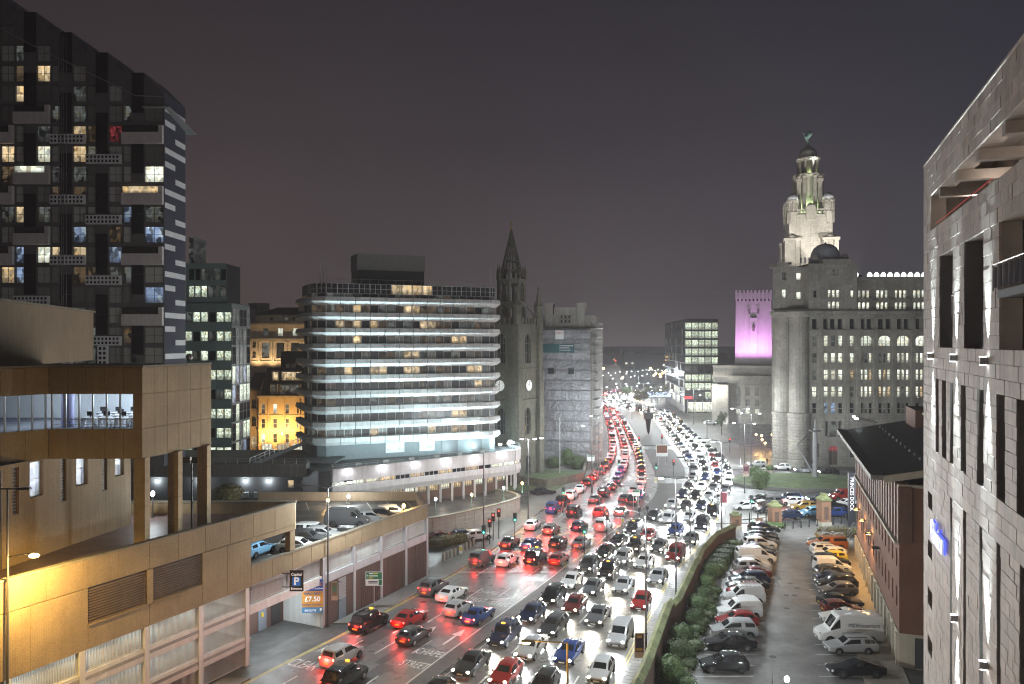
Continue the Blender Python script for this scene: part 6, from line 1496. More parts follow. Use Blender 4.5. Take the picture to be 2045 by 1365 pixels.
# ================================================================== dark glass office with brightly lit end
GX = thing('lit_glass_office', 'dark glass office block with brightly lit floors at its narrow end', 'building', (68.4,317,0))
ops = []
random.seed(77)
for r in range(9):
    z = 32.9-3.42*r
    for c in range(5):
        lit = not (r == 5) and not (r == 8 and c < 3)
        ops.append(dict(x=1.35+2.62*c, z=z, w=2.5, h=2.75, pane=R_OFF if lit else pick(M_GLASSD, R_DIM), frame=M_BLACK, nx=2, ny=1, t=.05, ft=.06))
facade(GX, M_BLACK, 13.2, 0, 37.2, ops, .15)
ax = atan2(75, 6.6)
for r in range(10):
    for c in range(14):
        pm = pick(M_GLASSD, M_GLASSD, M_GLASSG, R_DIM) if r < 8 else pick(R_DIM, R_COOL, M_GLASSD)
        t = (c+.5)/14; window(GX, 6.6*t-.05, 75*t, 33.4-3.42*r, 5.2, 3.2, pm, M_BLACK, 3, 1, .1, .1, ax+pi)
b = MB(); b.prism([(0,.2), (13.2,.2), (20,75), (6.6,75)], 0, 37.0); b.build('core', M_BLACK, GX)
for c in range(5): b = MB(); b.box(.5+2.9*c, .75+2.9*c, -2.5, -2.2, 0, 5.2); b.build('column', M_GPAINT, GX)
b = MB(); b.box(1, 12.5, -.12, -.06, .4, 4.2); b.build('shop_window', R_COOL, GX)
b = MB(); b.box(-.2, 3.0, -.25, -.12, 5.4, 6.6); b.build('fascia_sign', glow('red_sign', (1,.12,.14), .9), GX)
# ================================================================== far city
random.seed(99)
def far_block(px0, px1, pyt, Y, label, m, nlit=.12, fl=3.2, wmat=R_COOL, name='distant_block'):
    x0, x1 = (px0-CX)/FP*Y, (px1-CX)/FP*Y; z = CAMZ+(CY-pyt)/FP*Y
    t = thing(name, label, 'building', ((x0+x1)/2, Y, 0)); w = x1-x0
    b = MB(); b.box(-w/2, w/2, 0, 14, 0, z); b.build('wall', m, t)
    b = MB(); b.box(-w/2+1, w/2-1, 2, 10, z, z+1.6); b.build('roof_plant', m, t)
    nr, nc = int(z/fl)-1, max(2, int(w/3.4))
    for r in range(nr):
        for c in range(nc):
            if random.random() < .55: window(t, -w/2+w*(c+.5)/nc, -.05, 2+fl*r, 1.5, 1.5, wmat if random.random() < nlit else pick(M_GLASSD, R_DIM), m)
    return t
M_F1 = mat('far_grey', (.10,.10,.115), .9, var=.1); M_F2 = mat('far_brown', (.10,.085,.08), .9, var=.1); M_F3 = mat('far_pale', (.16,.155,.16), .9, var=.1)
far_block(1196, 1226, 712, 520, 'dark distant block just right of the scaffolding on the skyline', M_F1, .1)
far_block(1236, 1259, 704, 560, 'slim grey distant tower block on the skyline', M_F3, .25)
far_block(1259, 1276, 716, 590, 'brown distant block beside the slim grey tower', M_F2, .2, wmat=R_WARM)
far_block(1274, 1331, 712, 540, 'wide distant block with scattered white lit windows', M_F1, .5)
far_block(1196, 1240, 735, 460, 'low dark distant block above the bend of the road', M_F2, .1)
far_block(1430, 1472, 720, 620, 'low distant block between the glass office and the purple tower', M_F1, .4, wmat=R_WARM)
far_block(1150, 1200, 725, 640, 'distant block half hidden behind the scaffolding', M_F2, .1)
far_block(1310, 1420, 728, 760, 'long distant block behind the dark glass office', M_F1, .2)
far_block(430, 640, 690, 800, 'distant roofs beyond the stone offices', M_F2, .05)

rf = random.Random(12)
for i in range(22):
    Y = rf.uniform(520, 900); px = 1150+15*i+rf.uniform(-6, 6); w = rf.uniform(14, 34)
    far_block(px, px+w, rf.uniform(703, 728), Y, 'low block, %s from the left in the hazy far skyline' % (ORD[i] if i < 20 else ('twenty-first', 'twenty-second')[i-20]), pick(M_F1, M_F2, M_F3), .3, 3.6, pick(R_COOL, R_WARM), 'skyline_block')
# ================================================================== brick waterside office by the car park
fbp, nbp = Vector((44.75,104)), Vector((33.4,69.2)); bl = (nbp-fbp).length; ba = atan2(nbp.y-fbp.y, nbp.x-fbp.x)
BB = thing('brick_office', 'long red brick office with dark overhanging roof beside the car park', 'building', (fbp.x, fbp.y, 0), ba)
M_TIMB = mat('brown_cladding', (.16,.085,.06), .7, var=.18, scale=3, streak=.2, objvar=.12)
M_CREAM = mat('cream_stone', (.45,.41,.33), .75, var=.1, streak=.15)
ops = []; nb = 15
for k in range(nb):
    x = 1.2+bl/nb*k
    ops += [dict(x=x, z=8.3, w=.85, h=1.6, pane=M_GLASSD, frame=M_WPAINT, ny=2, t=.05), dict(x=x, z=4.8, w=.85, h=1.8, pane=M_GLASSD, frame=M_WPAINT, ny=2, t=.05)]
facade(BB, M_RBRICK, bl, 2.95, 10.5, ops, .25)
ops = [dict(x=1.4+bl/14*k, z=.3, w=1.1, h=2.2, pane=M_GLASSD, frame=M_DGREY, nx=1) for k in range(14)]
facade(BB, M_CREAM, bl, 0, 2.95, ops, .3, (0, -.06))
for k in range(15): b = MB(); b.box(bl/14*k-.15, bl/14*k+.15, -.25, -.065, 0, 2.9); b.build('pier', M_CREAM, BB)
b = MB(); b.box(-.1, bl+.1, -.35, .3, 10.5, 10.75); b.build('ledge', M_CREAM, BB)
b = MB(); b.box(0, bl, 1.0, 1.2, 10.75, 15.6); b.build('clerestory', M_GLASSD, BB)
for k in range(21): b = MB(); x = bl/20*k; b.box(x-.42, x+.42, -.1, .99, 10.76, 15.6); b.build('cladding_fin', M_TIMB, BB)
# end wall towards the camera
b = MB(); b.box(bl, bl+.3, 0, 14, 2.95, 15.5); b.build('end_wall', M_RBRICK, BB)
b = MB(); b.box(bl-.05, bl+.38, -.08, 14, 15.5, 15.75); b.build('coping', M_CREAM, BB)
b = MB(); b.box(bl, bl+.36, -.07, 14, 0, 2.95); b.build('plinth', M_CREAM, BB)
b = MB(); b.box(bl+.37, bl+.42, 1.2, 6, .1, 2.7); b.build('shutter_door', M_DGREY, BB)
b = MB(); b.box(-.2, .0, 0, 12, 0, 16); b.build('end_wall', M_RBRICK, BB)
# roof: sheet pitched up from the eaves
def roofz(y): return 16.5+.20*(y+1.3)
b = MB(); e0, e1 = -.7, bl+1.0
b.add([(e0,-1.3,roofz(-1.3)),(e1,-1.3,roofz(-1.3)),(e1,9,roofz(9)),(e0,9,roofz(9)),(e0,-1.3,roofz(-1.3)-.28),(e1,-1.3,roofz(-1.3)-.28),(e1,9,roofz(9)-.28),(e0,9,roofz(9)-.28)], [(0,1,2,3),(7,6,5,4),(2,6,7,3)]); b.build('roof', M_ROOF, BB)
for p in ((e0,e1),):
    b = MB(); b.box(e0, e1, -2.34, -1.31, roofz(-1.3)-.34, roofz(-1.3)+.06); b.build('eaves_board', mat('eaves_paint', (.2,.19,.17), .7), BB)
b = MB(); b.add([(e1,-1.3,roofz(-1.3)+.05),(e1+.14,-1.3,roofz(-1.3)+.05),(e1+.14,9,roofz(9)+.05),(e1,9,roofz(9)+.05),(e1,-1.3,roofz(-1.3)-.55),(e1+.14,-1.3,roofz(-1.3)-.55),(e1+.14,9,roofz(9)-.55),(e1,9,roofz(9)-.55)], [(0,1,2,3),(7,6,5,4),(0,4,5,1),(1,5,6,2),(2,6,7,3),(3,7,4,0)]); b.build('verge_board', M_CREAM, BB)
b = MB(); b.box(2, 9, 5.5, 9, 17.5, 20.0); b.build('plant_room', M_RBRICK, BB)
b = MB(); b.box(10, 30, 6.4, 9.2, 18.0, 19.6); b.build('roof_lantern', M_ROOF, BB)
b = MB(); b.box(9.8, 30.2, 6.1, 6.38, 19.6, 19.8); b.build('verge_board', M_WPAINT, BB)
for k in range(11): b = MB(); x = 3+2.9*k; b.lathe([(.10,roofz(2.4)),(.13,roofz(2.4)+.2),(.02,roofz(2.4)+.3)], x, 2.4, 6); b.build('roof_stud', M_GALV, BB)
# bulkhead lamps on the facade wash the wall and the parked cars in orange
for x in (3.5, 10, 17, 23.5):
    b = MB(); b.box(x-.35, x+.35, -.75, -.02, 6.95, 7.1); b.build('lamp_shelf', M_BLACK, BB)
    if x < 20:
        b = MB(); b.box(x-.2, x+.2, -.6, -.2, 6.88, 6.94); b.build('wall_lamp', G_WARM, BB)
        lamp(BB, 'wall_lamp_light', 'SPOT', (x, -.8, 6.8), 1500, (1,.56,.20), rot=aim((0,-.45,-1)), size=.2, spot=150, blend=.7)
        lamp(BB, 'wall_lamp_light', 'POINT', (x, -.35, 7.3), 60, (1,.56,.18), size=.12)
# ================================================================== pale stone hotel at the right edge
S0 = Vector((25.7,50)); sd = Vector((-.327,-.945)); sa = atan2(sd.y, sd.x)
SH_ = thing('stone_hotel', 'pale stone-clad hotel at the right edge with vertical beams of light', 'building', (S0.x, S0.y, 0), sa)
M_SB = mat('stone_backing', (.34,.32,.30), .9, var=.1)
M_CLAD = mat('stone_cladding', (.47,.415,.375), .7, var=.14, scale=2.5, streak=.2, objvar=.11, bump=.2, bscale=25)
holes = [dict(x=7.4, z=27.7, w=3.8, h=5.1), dict(x=14.2, z=27.7, w=4.0, h=5.1), dict(x=22.2, z=27.7, w=6.4, h=5.1),
         dict(x=4.8, z=21.7, w=.9, h=4.2), dict(x=6.9, z=21.7, w=1.3, h=4.2), dict(x=9.0, z=21.7, w=.9, h=4.2), dict(x=12.0, z=21.7, w=1.2, h=4.2), dict(x=15.6, z=21.7, w=1.3, h=4.2), dict(x=19.2, z=21.7, w=1.4, h=4.2), dict(x=22.4, z=21.7, w=1.6, h=4.2),
         dict(x=15.0, z=34.6, w=25.2, h=2.1)]
slits = [8.9, 12.3, 15.75, 18.9, 22.3]
for x in slits: holes.append(dict(x=x, z=6.0, w=.62, h=13.9))
for z in (18.0, 15.1, 12.2, 9.3): holes.append(dict(x=2.3, z=z, w=1.6, h=1.0))
for h in holes: h['open'] = True
DEEP = .75
facade(SH_, M_SB, 32, 0, 38.9, holes, DEEP, (0, .1), 0, name='backing_wall')
# window units in the big openings
def unit(h, nx, ny, pm): window(SH_, h['x'], DEEP+.1, h['z'], h['w'], h['h'], pm, M_DGREY, nx, ny, .1, .09)
for i, h in enumerate(holes):
    if h['w'] > 20: continue
    if i < 2: unit(h, 3, 2, mat('bluish_glass', (.22,.22,.25), .2, var=0, spec=.8))
    elif i == 2: continue
    else: unit(h, 1, 2 if h['h'] > 3 else 1, mat('bluish_glass', (.22,.22,.25), .2, var=0, spec=.8))
h = holes[2]
b = MB(); b.box(19.0, 25.6, 3.4, 3.5, 27.5, 33); b.build('balcony_back_wall', mat('balcony_render', (.30,.25,.22), .8), SH_)
b = MB(); b.box(19.0, 19.1, .86, 3.4, 27.6, 32.9); b.build('balcony_side_wall', M_CLAD, SH_)
for x in (20.4, 23): b = MB(); b.box(x, x+1.2, 3.3, 3.39, 30.2 if x < 21 else 27.8, 32.3 if x < 21 else 29.6); b.build('balcony_door', M_BLACK, SH_)
b = MB(); b.box(19.1, 25.5, -.1, 3.3, 29.75, 30.05); b.build('balcony_floor', M_DGREY, SH_)
def balrail(x0, x1, y, z, n):
    b = MB(); b.tube((x0,y,z+1.05), (x1,y,z+1.05), .035, n=5)
    for i in range(n+1): x = x0+(x1-x0)*i/n; b.box(x-.02, x+.02, y-.03, y+.03, z, z+1.05)
    o = b.build('balcony_rail', M_GALV, SH_)
    for i in range(n): b = MB(); x = x0+(x1-x0)*i/n; b.box(x+.1, x+(x1-x0)/n-.1, y-.008, y+.008, z+.1, z+.92); b.build('balcony_pane', M_CLEAR, SH_)
balrail(18.95, 25.5, -.2, 30.05, 8); balrail(8.0, 9.4, .2, 29.4, 3)
for x in (4.8, 9.0): balrail(x-.4, x+.4, .35, 22.9, 2)
# loggia under the top beam
b = MB(); b.box(.3, 28, .9, 3.6, 38.3, 38.7); b.build('loggia_roof', M_SB, SH_)
b = MB(); b.box(2.4, 28, 3.2, 3.4, 34.3, 38.3); b.build('loggia_wall', mat('loggia_stone', (.33,.285,.25), .8, var=.1), SH_)
b = MB(); b.box(2.4, 28, .86, 3.2, 34.5, 34.6); b.build('loggia_floor', M_SB, SH_)
for k in range(5): b = MB(); x = 4.6+4.8*k; b.box(x, x+.55, .1, 3.2, 36.2, 36.7); b.build('loggia_beam', M_SB, SH_)
for k in range(4): b = MB(); x = 6+6.2*k; b.box(x, x+2.4, 2.3, 3.19, 35.0, 36.69); b.build('loggia_pier', mat('loggia_stone', (.33,.285,.25), .8), SH_)
b = MB(); b.box(4.8, 5.9, 3.1, 3.19, 34.62, 35.8); b.build('loggia_door', M_GLASSD, SH_)
b = MB(); b.tube((4.6,-.02,34.75), (18,-.02,34.75), .02, n=5); b.build('handrail', glow('red_led', (1,.16,.16), .3), SH_)
for x in (5, 11, 17, 23): lamp(SH_, 'loggia_lamp_light', 'POINT', (x, 1.8, 36.0), 60, (1,.80,.66), size=.2)
for z in (31.9, 29.2): lamp(SH_, 'balcony_lamp_light', 'POINT', (22, 2.2, z), 45, (1,.82,.66), size=.2)
# individual stones of the cladding
rs = random.Random(4); stones = []
z = 5.0; course = .55
def inhole(xa, xb, za, zb):
    out = [(xa, xb)]
    for h in holes:
        if h['z'] < zb-.01 and h['z']+h['h'] > za+.01:
            ha_, hb_ = h['x']-h['w']/2, h['x']+h['w']/2; new = []
            for p, q in out:
                if hb_ <= p or ha_ >= q: new.append((p, q))
                else:
                    if ha_ > p: new.append((p, ha_))
                    if hb_ < q: new.append((hb_, q))
            out = new
    return [(p, q) for p, q in out if q-p > .08]
edges = sorted(set([5.0]+[h['z'] for h in holes]+[h['z']+h['h'] for h in holes]+[38.9]))
for e0_, e1_ in zip(edges, edges[1:]):
    if e1_-e0_ < .05: continue
    n = max(1, int(round((e1_-e0_)/course)))
    for r in range(n):
        za, zb = e0_+(e1_-e0_)*r/n, e0_+(e1_-e0_)*(r+1)/n
        for p, q in inhole(0, 25.5, za, zb):
            x = p
            while x < q-.01:
                w = rs.choice((.55,.8,1.1,1.35,.7)); w = w if q-x-w > .3 else q-x
                stones.append((x, x+w, za, zb, rs.uniform(-.012, .012))); x += w
def pxarea(s):
    Y = 50-.945*s[0]; zc = (s[2]+s[3])/2; py = CY-(zc-CAMZ)/Y*FP; px = CX+(25.7-.327*s[0])/Y*FP
    vis = 1 if -20 < py < 1400 and px < 2060 else 0.01
    return vis*(s[1]-s[0])*(s[3]-s[2])/Y**2.5
stones.sort(key=pxarea, reverse=True)
for s in stones[:300]:
    b = MB(); b.bbox(s[0]+.008, s[1]-.008, s[4], .095, s[2]+.008, s[3]-.008, .004); b.build('cladding_stone', M_CLAD, SH_)
M_CLAD2 = M_CLAD
rest = stones[300:]; ch = {}
b = MB()
for s in rest: b.bbox(s[0]+.008, s[1]-.008, s[4], .095, s[2]+.008, s[3]-.008, .004)
M_CLADR = mat('stone_cladding_far', (.47,.415,.375), .7, var=.18, scale=1.3, streak=.2, bump=.2, bscale=25)
b.build('cladding_stones', M_CLADR, SH_, kind='stuff')
b = MB(); b.box(0, 25.5, -.05, .9, 38.9, 39.0); b.build('coping', M_CLAD, SH_)
b = MB(); b.box(-.02, 32, 3.5, 14, 0, 36); b.box(-.1, .0, -.0, 14, 0, 38.9); b.build('end_wall', M_CLAD, SH_)
# wall lamps with beams up and down
M_FIX = mat('lamp_fixture', (.6,.62,.62), .4)
for x, z, pw in ((3.5, 27.2, 11000), (10.4, 27.2, 10000), (17.1, 27.2, 9500), (10.6, 14.2, 12500), (17.0, 14.3, 11500)):
    b = MB(); b.box(x-.10, x+.10, -.32, -.02, z-.16, z+.16); b.build('wall_lamp', M_FIX, SH_)
    b = MB(); b.box(x-.08, x+.08, -.30, -.06, z+.161, z+.19); b.box(x-.08, x+.08, -.30, -.06, z-.19, z-.161); b.build('wall_lamp_lens', G_WHITE, SH_)
    for s_ in (1, -1): lamp(SH_, 'wall_lamp_light', 'SPOT', (x, -.22, z+s_*.34), pw, (.78,.95,1), rot=aim((0,.045,s_)), size=.04, spot=34, blend=1.0)
# blue-edged script sign, letters stand off the wall
SG = thing('hotel_sign', 'white script hotel sign edged in blue light on the stone wall', 'sign', (S0.x, S0.y, 0), sa)
zc = 17.2
text('Malmaison', 1.75, glow('sign_blue', (.10,.13,1.0), 1.3), SG, (6.2,-.12,zc), (pi/2,0,0), ext=.03, bold=.012, shear=.25, sx=.5)
text('Malmaison', 1.75, mat('sign_white', (.75,.77,.8), .4, emit=(.8,.85,1), es=.35), SG, (6.2,-.26,zc), (pi/2,0,0), ext=.04, shear=.25, sx=.5)
lamp(SG, 'sign_glow', 'POINT', (6.2,-.5,zc), 5, (.2,.25,1), size=.5)
# ================================================================== boundary wall with mossy ridge coping
BW = thing('boundary_wall', 'brown brick boundary wall with mossy ridged coping along the car park', 'wall', (0,0,0))
M_WB = mat('old_brick', (.115,.072,.055), .9, var=.25, scale=7, dirt=.2, bump=.4, bscale=25)
M_MOSS = mat('mossy_coping', (.17,.185,.085), .9, var=.35, scale=2.2, dirt=.2, objvar=.18, bump=.5, bscale=12)
wpts = refine(WALLPTS, 1.15)
wallh = lambda y: 2.75 if y < 77 else (2.4 if y < 92.5 else 2.05)
for p, q in zip(wpts, wpts[1:]):
    a = atan2(q[1]-p[1], q[0]-p[0]); l = hypot(q[0]-p[0], q[1]-p[1]); h = wallh(p[1])
    b = MB(); b.box(0, l, -.22, .22, 0, h); b.build('wall_section', M_WB, BW, (p[0], p[1], 0), a)
    b = MB(); b.add([(.012,-.42,h),(l-.012,-.42,h),(l-.012,.42,h),(.012,.42,h),(.012,-.42,h+.12),(l-.012,-.42,h+.12),(l-.012,.42,h+.12),(.012,.42,h+.12),(.012,0,h+.48),(l-.012,0,h+.48)],
                    [(3,2,1,0),(0,1,5,4),(2,3,7,6),(4,5,9,8),(6,7,8,9),(0,4,8,7,3),(1,2,6,9,5)]); b.build('coping_stone', M_MOSS, BW, (p[0], p[1], 0), a)
# gate pillars
M_GP = mat('pillar_brick', (.25,.135,.085), .85, var=.2, scale=6, bump=.3, bscale=20)
for x, y, wpx, top, lab in ((1469,1056,17,1022,'brick gate pillar ending the boundary wall'), (1547,1050,20,1000,'brick gate pillar with mossy cap in the middle of the dock entrance'), (1645,1048,20,985,'tall brick gate pillar near the dock sign')):
    p = gp(x, y); h = CAMZ+(CY-top)/FP*p.y; r = wpx/FP*p.y/2
    t = thing('gate_pillar', lab, 'pillar', p, .15, 'brick gate pillars'); 
    b = MB(); b.box(-r, r, -r, r, .0, h*.78); b.build('shaft', M_GP, t)
    b = MB(); b.box(-r-.06, r+.06, -r-.06, r+.06, 0, .55); b.build('base', M_CREAM, t)
    b = MB(); b.box(-r*1.15, r*1.15, -r*1.15, r*1.15, h*.78, h*.84); b.add([(-r*1.1,-r*1.1,h*.84),(r*1.1,-r*1.1,h*.84),(r*1.1,r*1.1,h*.84),(-r*1.1,r*1.1,h*.84),(-r*.55,-r*.55,h*.93),(r*.55,-r*.55,h*.93),(r*.55,r*.55,h*.93),(-r*.55,r*.55,h*.93)], [(0,1,5,4),(1,2,6,5),(2,3,7,6),(3,0,4,7)]); b.box(-r*.55, r*.55, -r*.55, r*.55, h*.93, h); b.build('cap', M_MOSS, t)
    b = MB(); b.box(-r*.45, r*.45, -r-.03, -r-.002, h*.2, h*.6); b.build('recess_panel', M_WB, t)
# iron fence by the first pillar
g0, g1 = gp(1480,1055), gp(1530,1050)
t = thing('iron_gate', 'low dark iron gate with a brown plate between the pillars', 'gate', g0, atan2(g1.y-g0.y, g1.x-g0.x)); l = (g1-g0).length
for k in range(4): b = MB(); b.tube((l*k/3,0,0), (l*k/3,0,2.0), .09, n=8); b.lathe([(.09,2.0),(.14,2.1),(.02,2.3)], l*k/3, 0, 8); b.build('post', M_BLACK, t)
b = MB(); b.box(0, l, -.05, .05, 1.2, 1.3); b.build('rail', M_BLACK, t)
b = MB(); b.box(l*.55, l*.85, -.09, -.06, .6, 1.25); b.build('plate', mat('brown_plate', (.2,.12,.08), .6), t)
# bollards
for i in range(8):
    p = gp(1568+16*i, 1057-1.6*i); t = thing('bollard', 'black bollard, %s from the left in the row by the gate pillars' % ORD[i], 'bollard', p, 0, 'black bollards by the dock gate')
    b = MB(); b.lathe([(.12,0),(.12,.1),(.09,.15),(.08,.85),(.11,.9),(.1,1.0),(.02,1.1)], 0, 0, 10); b.build('post', M_BLACK, t)
for i in range(9):
    p = gp(885+7.6*i, 1123-3.9*i); t = thing('bollard', 'short pale stone bollard, %s from the car park end along the left pavement' % ORD[i], 'bollard', (p.x, p.y, .12), 0, 'stone bollards on the left pavement')
    b = MB(); b.lathe([(.2,0),(.19,.9),(.15,1.0),(.03,1.05)], 0, 0, 10); b.build('post', M_RW, t)
# sign tower PRINCES DOCK
p = gp(1700,1052); t = thing('dock_sign', 'tall dark sign pillar with lit white letters reading PRINCES DOCK downwards', 'sign', p)
b = MB(); b.box(-.45, .45, -.2, .2, 0, 8.2); b.build('pillar', mat('sign_dark', (.03,.032,.04), .4), t)
text('PRINCES DOCK', .78, G_SIGN, t, (0,-.22,5.0), (pi/2,pi/2,0), ext=.01, sx=.92, bold=.01)
b = MB(); b.box(.46, .52, -.18, .18, 4.0, 8.1); b.build('lit_edge', glow('edge_light', (.8,.92,1), .9), t)
# ================================================================== hedge and clipped shrubs
rb_ = random.Random(15); hi = 0
SHR = [(66.0,1.25,2.1,'dark clipped dome shrub nearest the camera beside the wall'), (70.2,1.3,1.9,'second clipped dome shrub from the near end of the hedge'), (74.8,1.15,1.6,'third clipped dome shrub from the near end of the hedge'), (79.2,1.0,1.5,'fourth clipped dome shrub from the near end of the hedge'), (83.5,1.35,1.55,'broad rounded shrub halfway along the wall hedge'), (87.3,1.1,1.25,'sixth rounded shrub along the wall hedge'), (91.2,1.05,1.4,'seventh rounded shrub along the wall hedge'), (95.0,1.25,1.7,'tall rounded shrub opposite the white camper van')]
for i, (Y, r, h, lab) in enumerate(SHR):
    x = fW(Y)[0]+1.5+.3*(i % 2); bush('clipped_shrub', lab, (x, Y, 0), (r, r, h*.58), 2600, .085, M_LEAF, 'clipped shrubs along the wall', 'shrub', 40+i)
for i in range(13):
    Y = 64+2.0*i; x = fW(Y)[0]+2.9+rb_.uniform(-.3,.3)
    bush('low_shrub', 'pale spreading low shrub, %s from the near end before the left parked row' % ORD[i], (x, Y+.9, 0), (.95, .9, .5), 900, .08, M_LEAFB if i % 3 else M_LEAF, 'low shrubs before the parked cars', 'shrub', 80+i)
for i in range(6):
    Y = 97.5+2.3*i; x = fW(Y)[0]+1.9; bush('hedge', 'flat-topped green hedge section, %s from its near end below the wall' % ORD[i], (x, Y, 0), (1.7, 1.5, .62), 1900, .085, M_LEAF, 'flat hedge sections below the wall', 'hedge', 120+i)
p = gp(1555,1062); bush('hedge', 'small hedge tuft behind the farthest black parked car', (p.x, p.y+2.5, 0), (2.6,1.0,.5), 1300, .09, M_LEAF, None, 'hedge', 140)
p = gp(1672,1072); t = thing('hedge', 'clipped box hedge behind the yellow skip', 'hedge', p)
b = MB(); rnd = random.Random(2)
for k in range(5): leaves(rnd, (-2.2+1.1*k, 0, .75), (.8,.75,.75), 700, .08, .6, mb=b)
b.build('crown', M_LEAFY, t); b = MB(); b.box(-2.7, 2.7, -.5, .5, 0, 1.2); b.build('stem', M_BARK, t)
# bushes on the left bank and churchyard, roundabout shrubs and street trees
for i, (x, y, rx, h, m, lab) in enumerate(((872,1092,1.5,.75,M_LEAFY,'brown-green thicket at the near end of the ramp bank'), (893,1088,1.7,.8,M_LEAFY,'brown-green thicket in the middle of the ramp bank'), (918,1084,1.6,.75,M_LEAFY,'brown-green thicket at the far end of the ramp bank'),
        (1108,935,2.2,1.5,M_LEAF,'rounded churchyard bush on the left'), (1135,930,2.4,2.6,M_LEAF,'tall churchyard bush in front of the sheeting'), (1153,938,1.8,1.9,M_LEAF,'right-hand churchyard bush by the kerb'),
        (1517,985,2.0,2.2,M_LEAF,'large shrub on the left of the grass island'), (1508,962,1.3,1.4,M_LEAF,'smaller shrub behind the large one on the grass island'), (1538,945,1.0,.5,M_LEAF,'small dark bush at the back of the grass island'),
        (455,1004,2.0,1.3,M_LEAFY,'leafy bush behind the upper deck parapet'))):
    p = gp(x, y) if y != 1004 else at(455,997,100)
    z = 0 if y != 1004 else at(455,1003,100).z
    if 1490 < x < 1540: z = .7
    bush('bush', lab, (p.x, p.y, z), (rx, rx, h), 1500, .13, m, None, 'bush', 160+i)
for i, (x, y, h, r, m, lab) in enumerate(((1441,870,7.5,1.6,M_LEAFB,'slender pale street tree beside the stone block'), (1278,815,8,3.6,M_LEAFY,'spreading street tree in lamplight at the far bend'), (1302,806,9,4.0,M_LEAFY,'tallest street tree at the far bend'), (1252,800,7,3.0,M_LEAF,'dark street tree left of the far bend'), (1320,800,8,3.6,M_LEAFY,'street tree in front of the dark glass office'))):
    p = gp(x, y); tree('street_tree', lab, p, h, r, 1100, .22 if h < 8 else .35, m, 'street trees', 200+i)
# ================================================================== street lamps
LW = (.88,.97,1.0); LO = (1.0,.60,.20)
def street_lamp(px, py, h, arms, lit, label, power, col=LW, gm=None, dbl=False, pole=None, z0=0.0, base=None, pen=False):
    p = base if base is not None else gp(px, py, z0)
    t = thing('street_lamp', label, 'street lamp', (p[0], p[1], z0), 0, 'street lamps')
    b = MB(); b.tube((0,0,0), (0,0,1.3), .13, .12, 8); b.tube((0,0,1.3), (0,0,h), .10, .06, 8); b.build('pole', pole or M_POLE, t)
    for i, (dx, dz) in enumerate(arms):
        b = MB(); n = 6; pts = [(dx*k/n, 0, h+dz*sin(pi/2*k/n)) for k in range(n+1)]; b.sweep(pts, .05, 6); b.build('arm', pole or M_POLE, t)
        e = pts[-1]; sg = 1 if dx > 0 else -1
        hd = MB(); hd.add([(e[0]-.1*sg,-.13,e[2]-.06),(e[0]+.75*sg,-.16,e[2]-.02),(e[0]+.75*sg,.16,e[2]-.02),(e[0]-.1*sg,.13,e[2]-.06),(e[0]-.1*sg,-.08,e[2]+.08),(e[0]+.7*sg,-.1,e[2]+.12),(e[0]+.7*sg,.1,e[2]+.12),(e[0]-.1*sg,.08,e[2]+.08)], [(0,1,2,3),(7,6,5,4),(0,4,5,1),(1,5,6,2),(2,6,7,3),(3,7,4,0)]); hd.build('lamp_head', pole or M_POLE, t)
        if lit[i]:
            g = MB(); g.lathe([(.02,-.17),(.16,-.13),(.2,-.05),(.18,.0)], 0, 0, 8, sx=1.5); g.v = [(x+e[0]+.4*sg, y, z+e[2]-.03) for x, y, z in g.v]; g.build('lamp_bowl', gm or G_WHITE, t)
            lamp(t, 'lamp_light', 'POINT', (e[0]+.4*sg, 0, e[2]-.32), power, col, size=.22)
    return t
PW = 3300
street_lamp(1290,1332,13.2,[(-1.9,.35),(1.6,-.8)],(1,0),'tall street lamp with banner on the right pavement',PW*1.7)
street_lamp(1350,1207,13.4,[(-1.2,.15),(1.2,.1)],(1,0),'second street lamp along the right pavement',PW*1.7)
street_lamp(1378,1105,12.6,[(-1.0,.1)],(0,),'slim unlit lamp post on the right pavement',PW)
street_lamp(1441,1058,13.0,[(-1.9,.5),(-.9,.25),(2.2,.1)],(1,1,0),'triple-armed street lamp by the dock corner',PW)
street_lamp(1487,985,12.8,[(-1.6,.3),(1.4,.2)],(1,1),'street lamp left of the grass island',PW)
street_lamp(1500,948,12.8,[(-1.6,.3),(1.4,.2)],(1,1),'street lamp behind the grass island',PW)
street_lamp(1478,930,12.8,[(-1.4,.2),(1.4,.2)],(1,1),'street lamp by the crossing before the stone landmark',PW)
street_lamp(1412,880,12.8,[(-1.6,.2),(1.4,.2)],(1,1),'street lamp at the kerb before the ventilation tower',PW)
street_lamp(1055,1046,13.0,[(-.6,.15),(.6,.15),(1.6,.3)],(1,1,1),'three-headed street lamp in front of the church',PW)
street_lamp(966,1105,13.2,[(-.8,.1)],(0,),'tall unlit lamp post beside the traffic lights on the left',PW)
street_lamp(655,1252,13.6,[(-2.2,.3),(1.7,.7)],(0,1),'street lamp with green banner outside the car park',PW*1.6)
street_lamp(1196,950,12.5,[(-1.2,.1),(1.4,.1)],(1,1),'street lamp at the foot of the scaffolding',PW)
street_lamp(1182,985,12.5,[(-1.2,.1)],(1,),'street lamp before the churchyard',PW*.8)
street_lamp(1215,905,12.5,[(-1.2,.1),(1.4,.1)],(1,1),'street lamp on the far left kerb',PW)
street_lamp(0,0,8.2,[(-2.3,.12)],(1,),'yellow-lit street lamp at the bottom edge',2600,LO,G_WARM,base=(3.65,52.7),pole=mat('gold_pole', (.25,.18,.06), .45, metal=.4))
street_lamp(0,0,18.8,[(-.7,0),(.7,0)],(0,0),'dark twin-headed lamp post at the left edge',0,base=(-31.6,50.2))
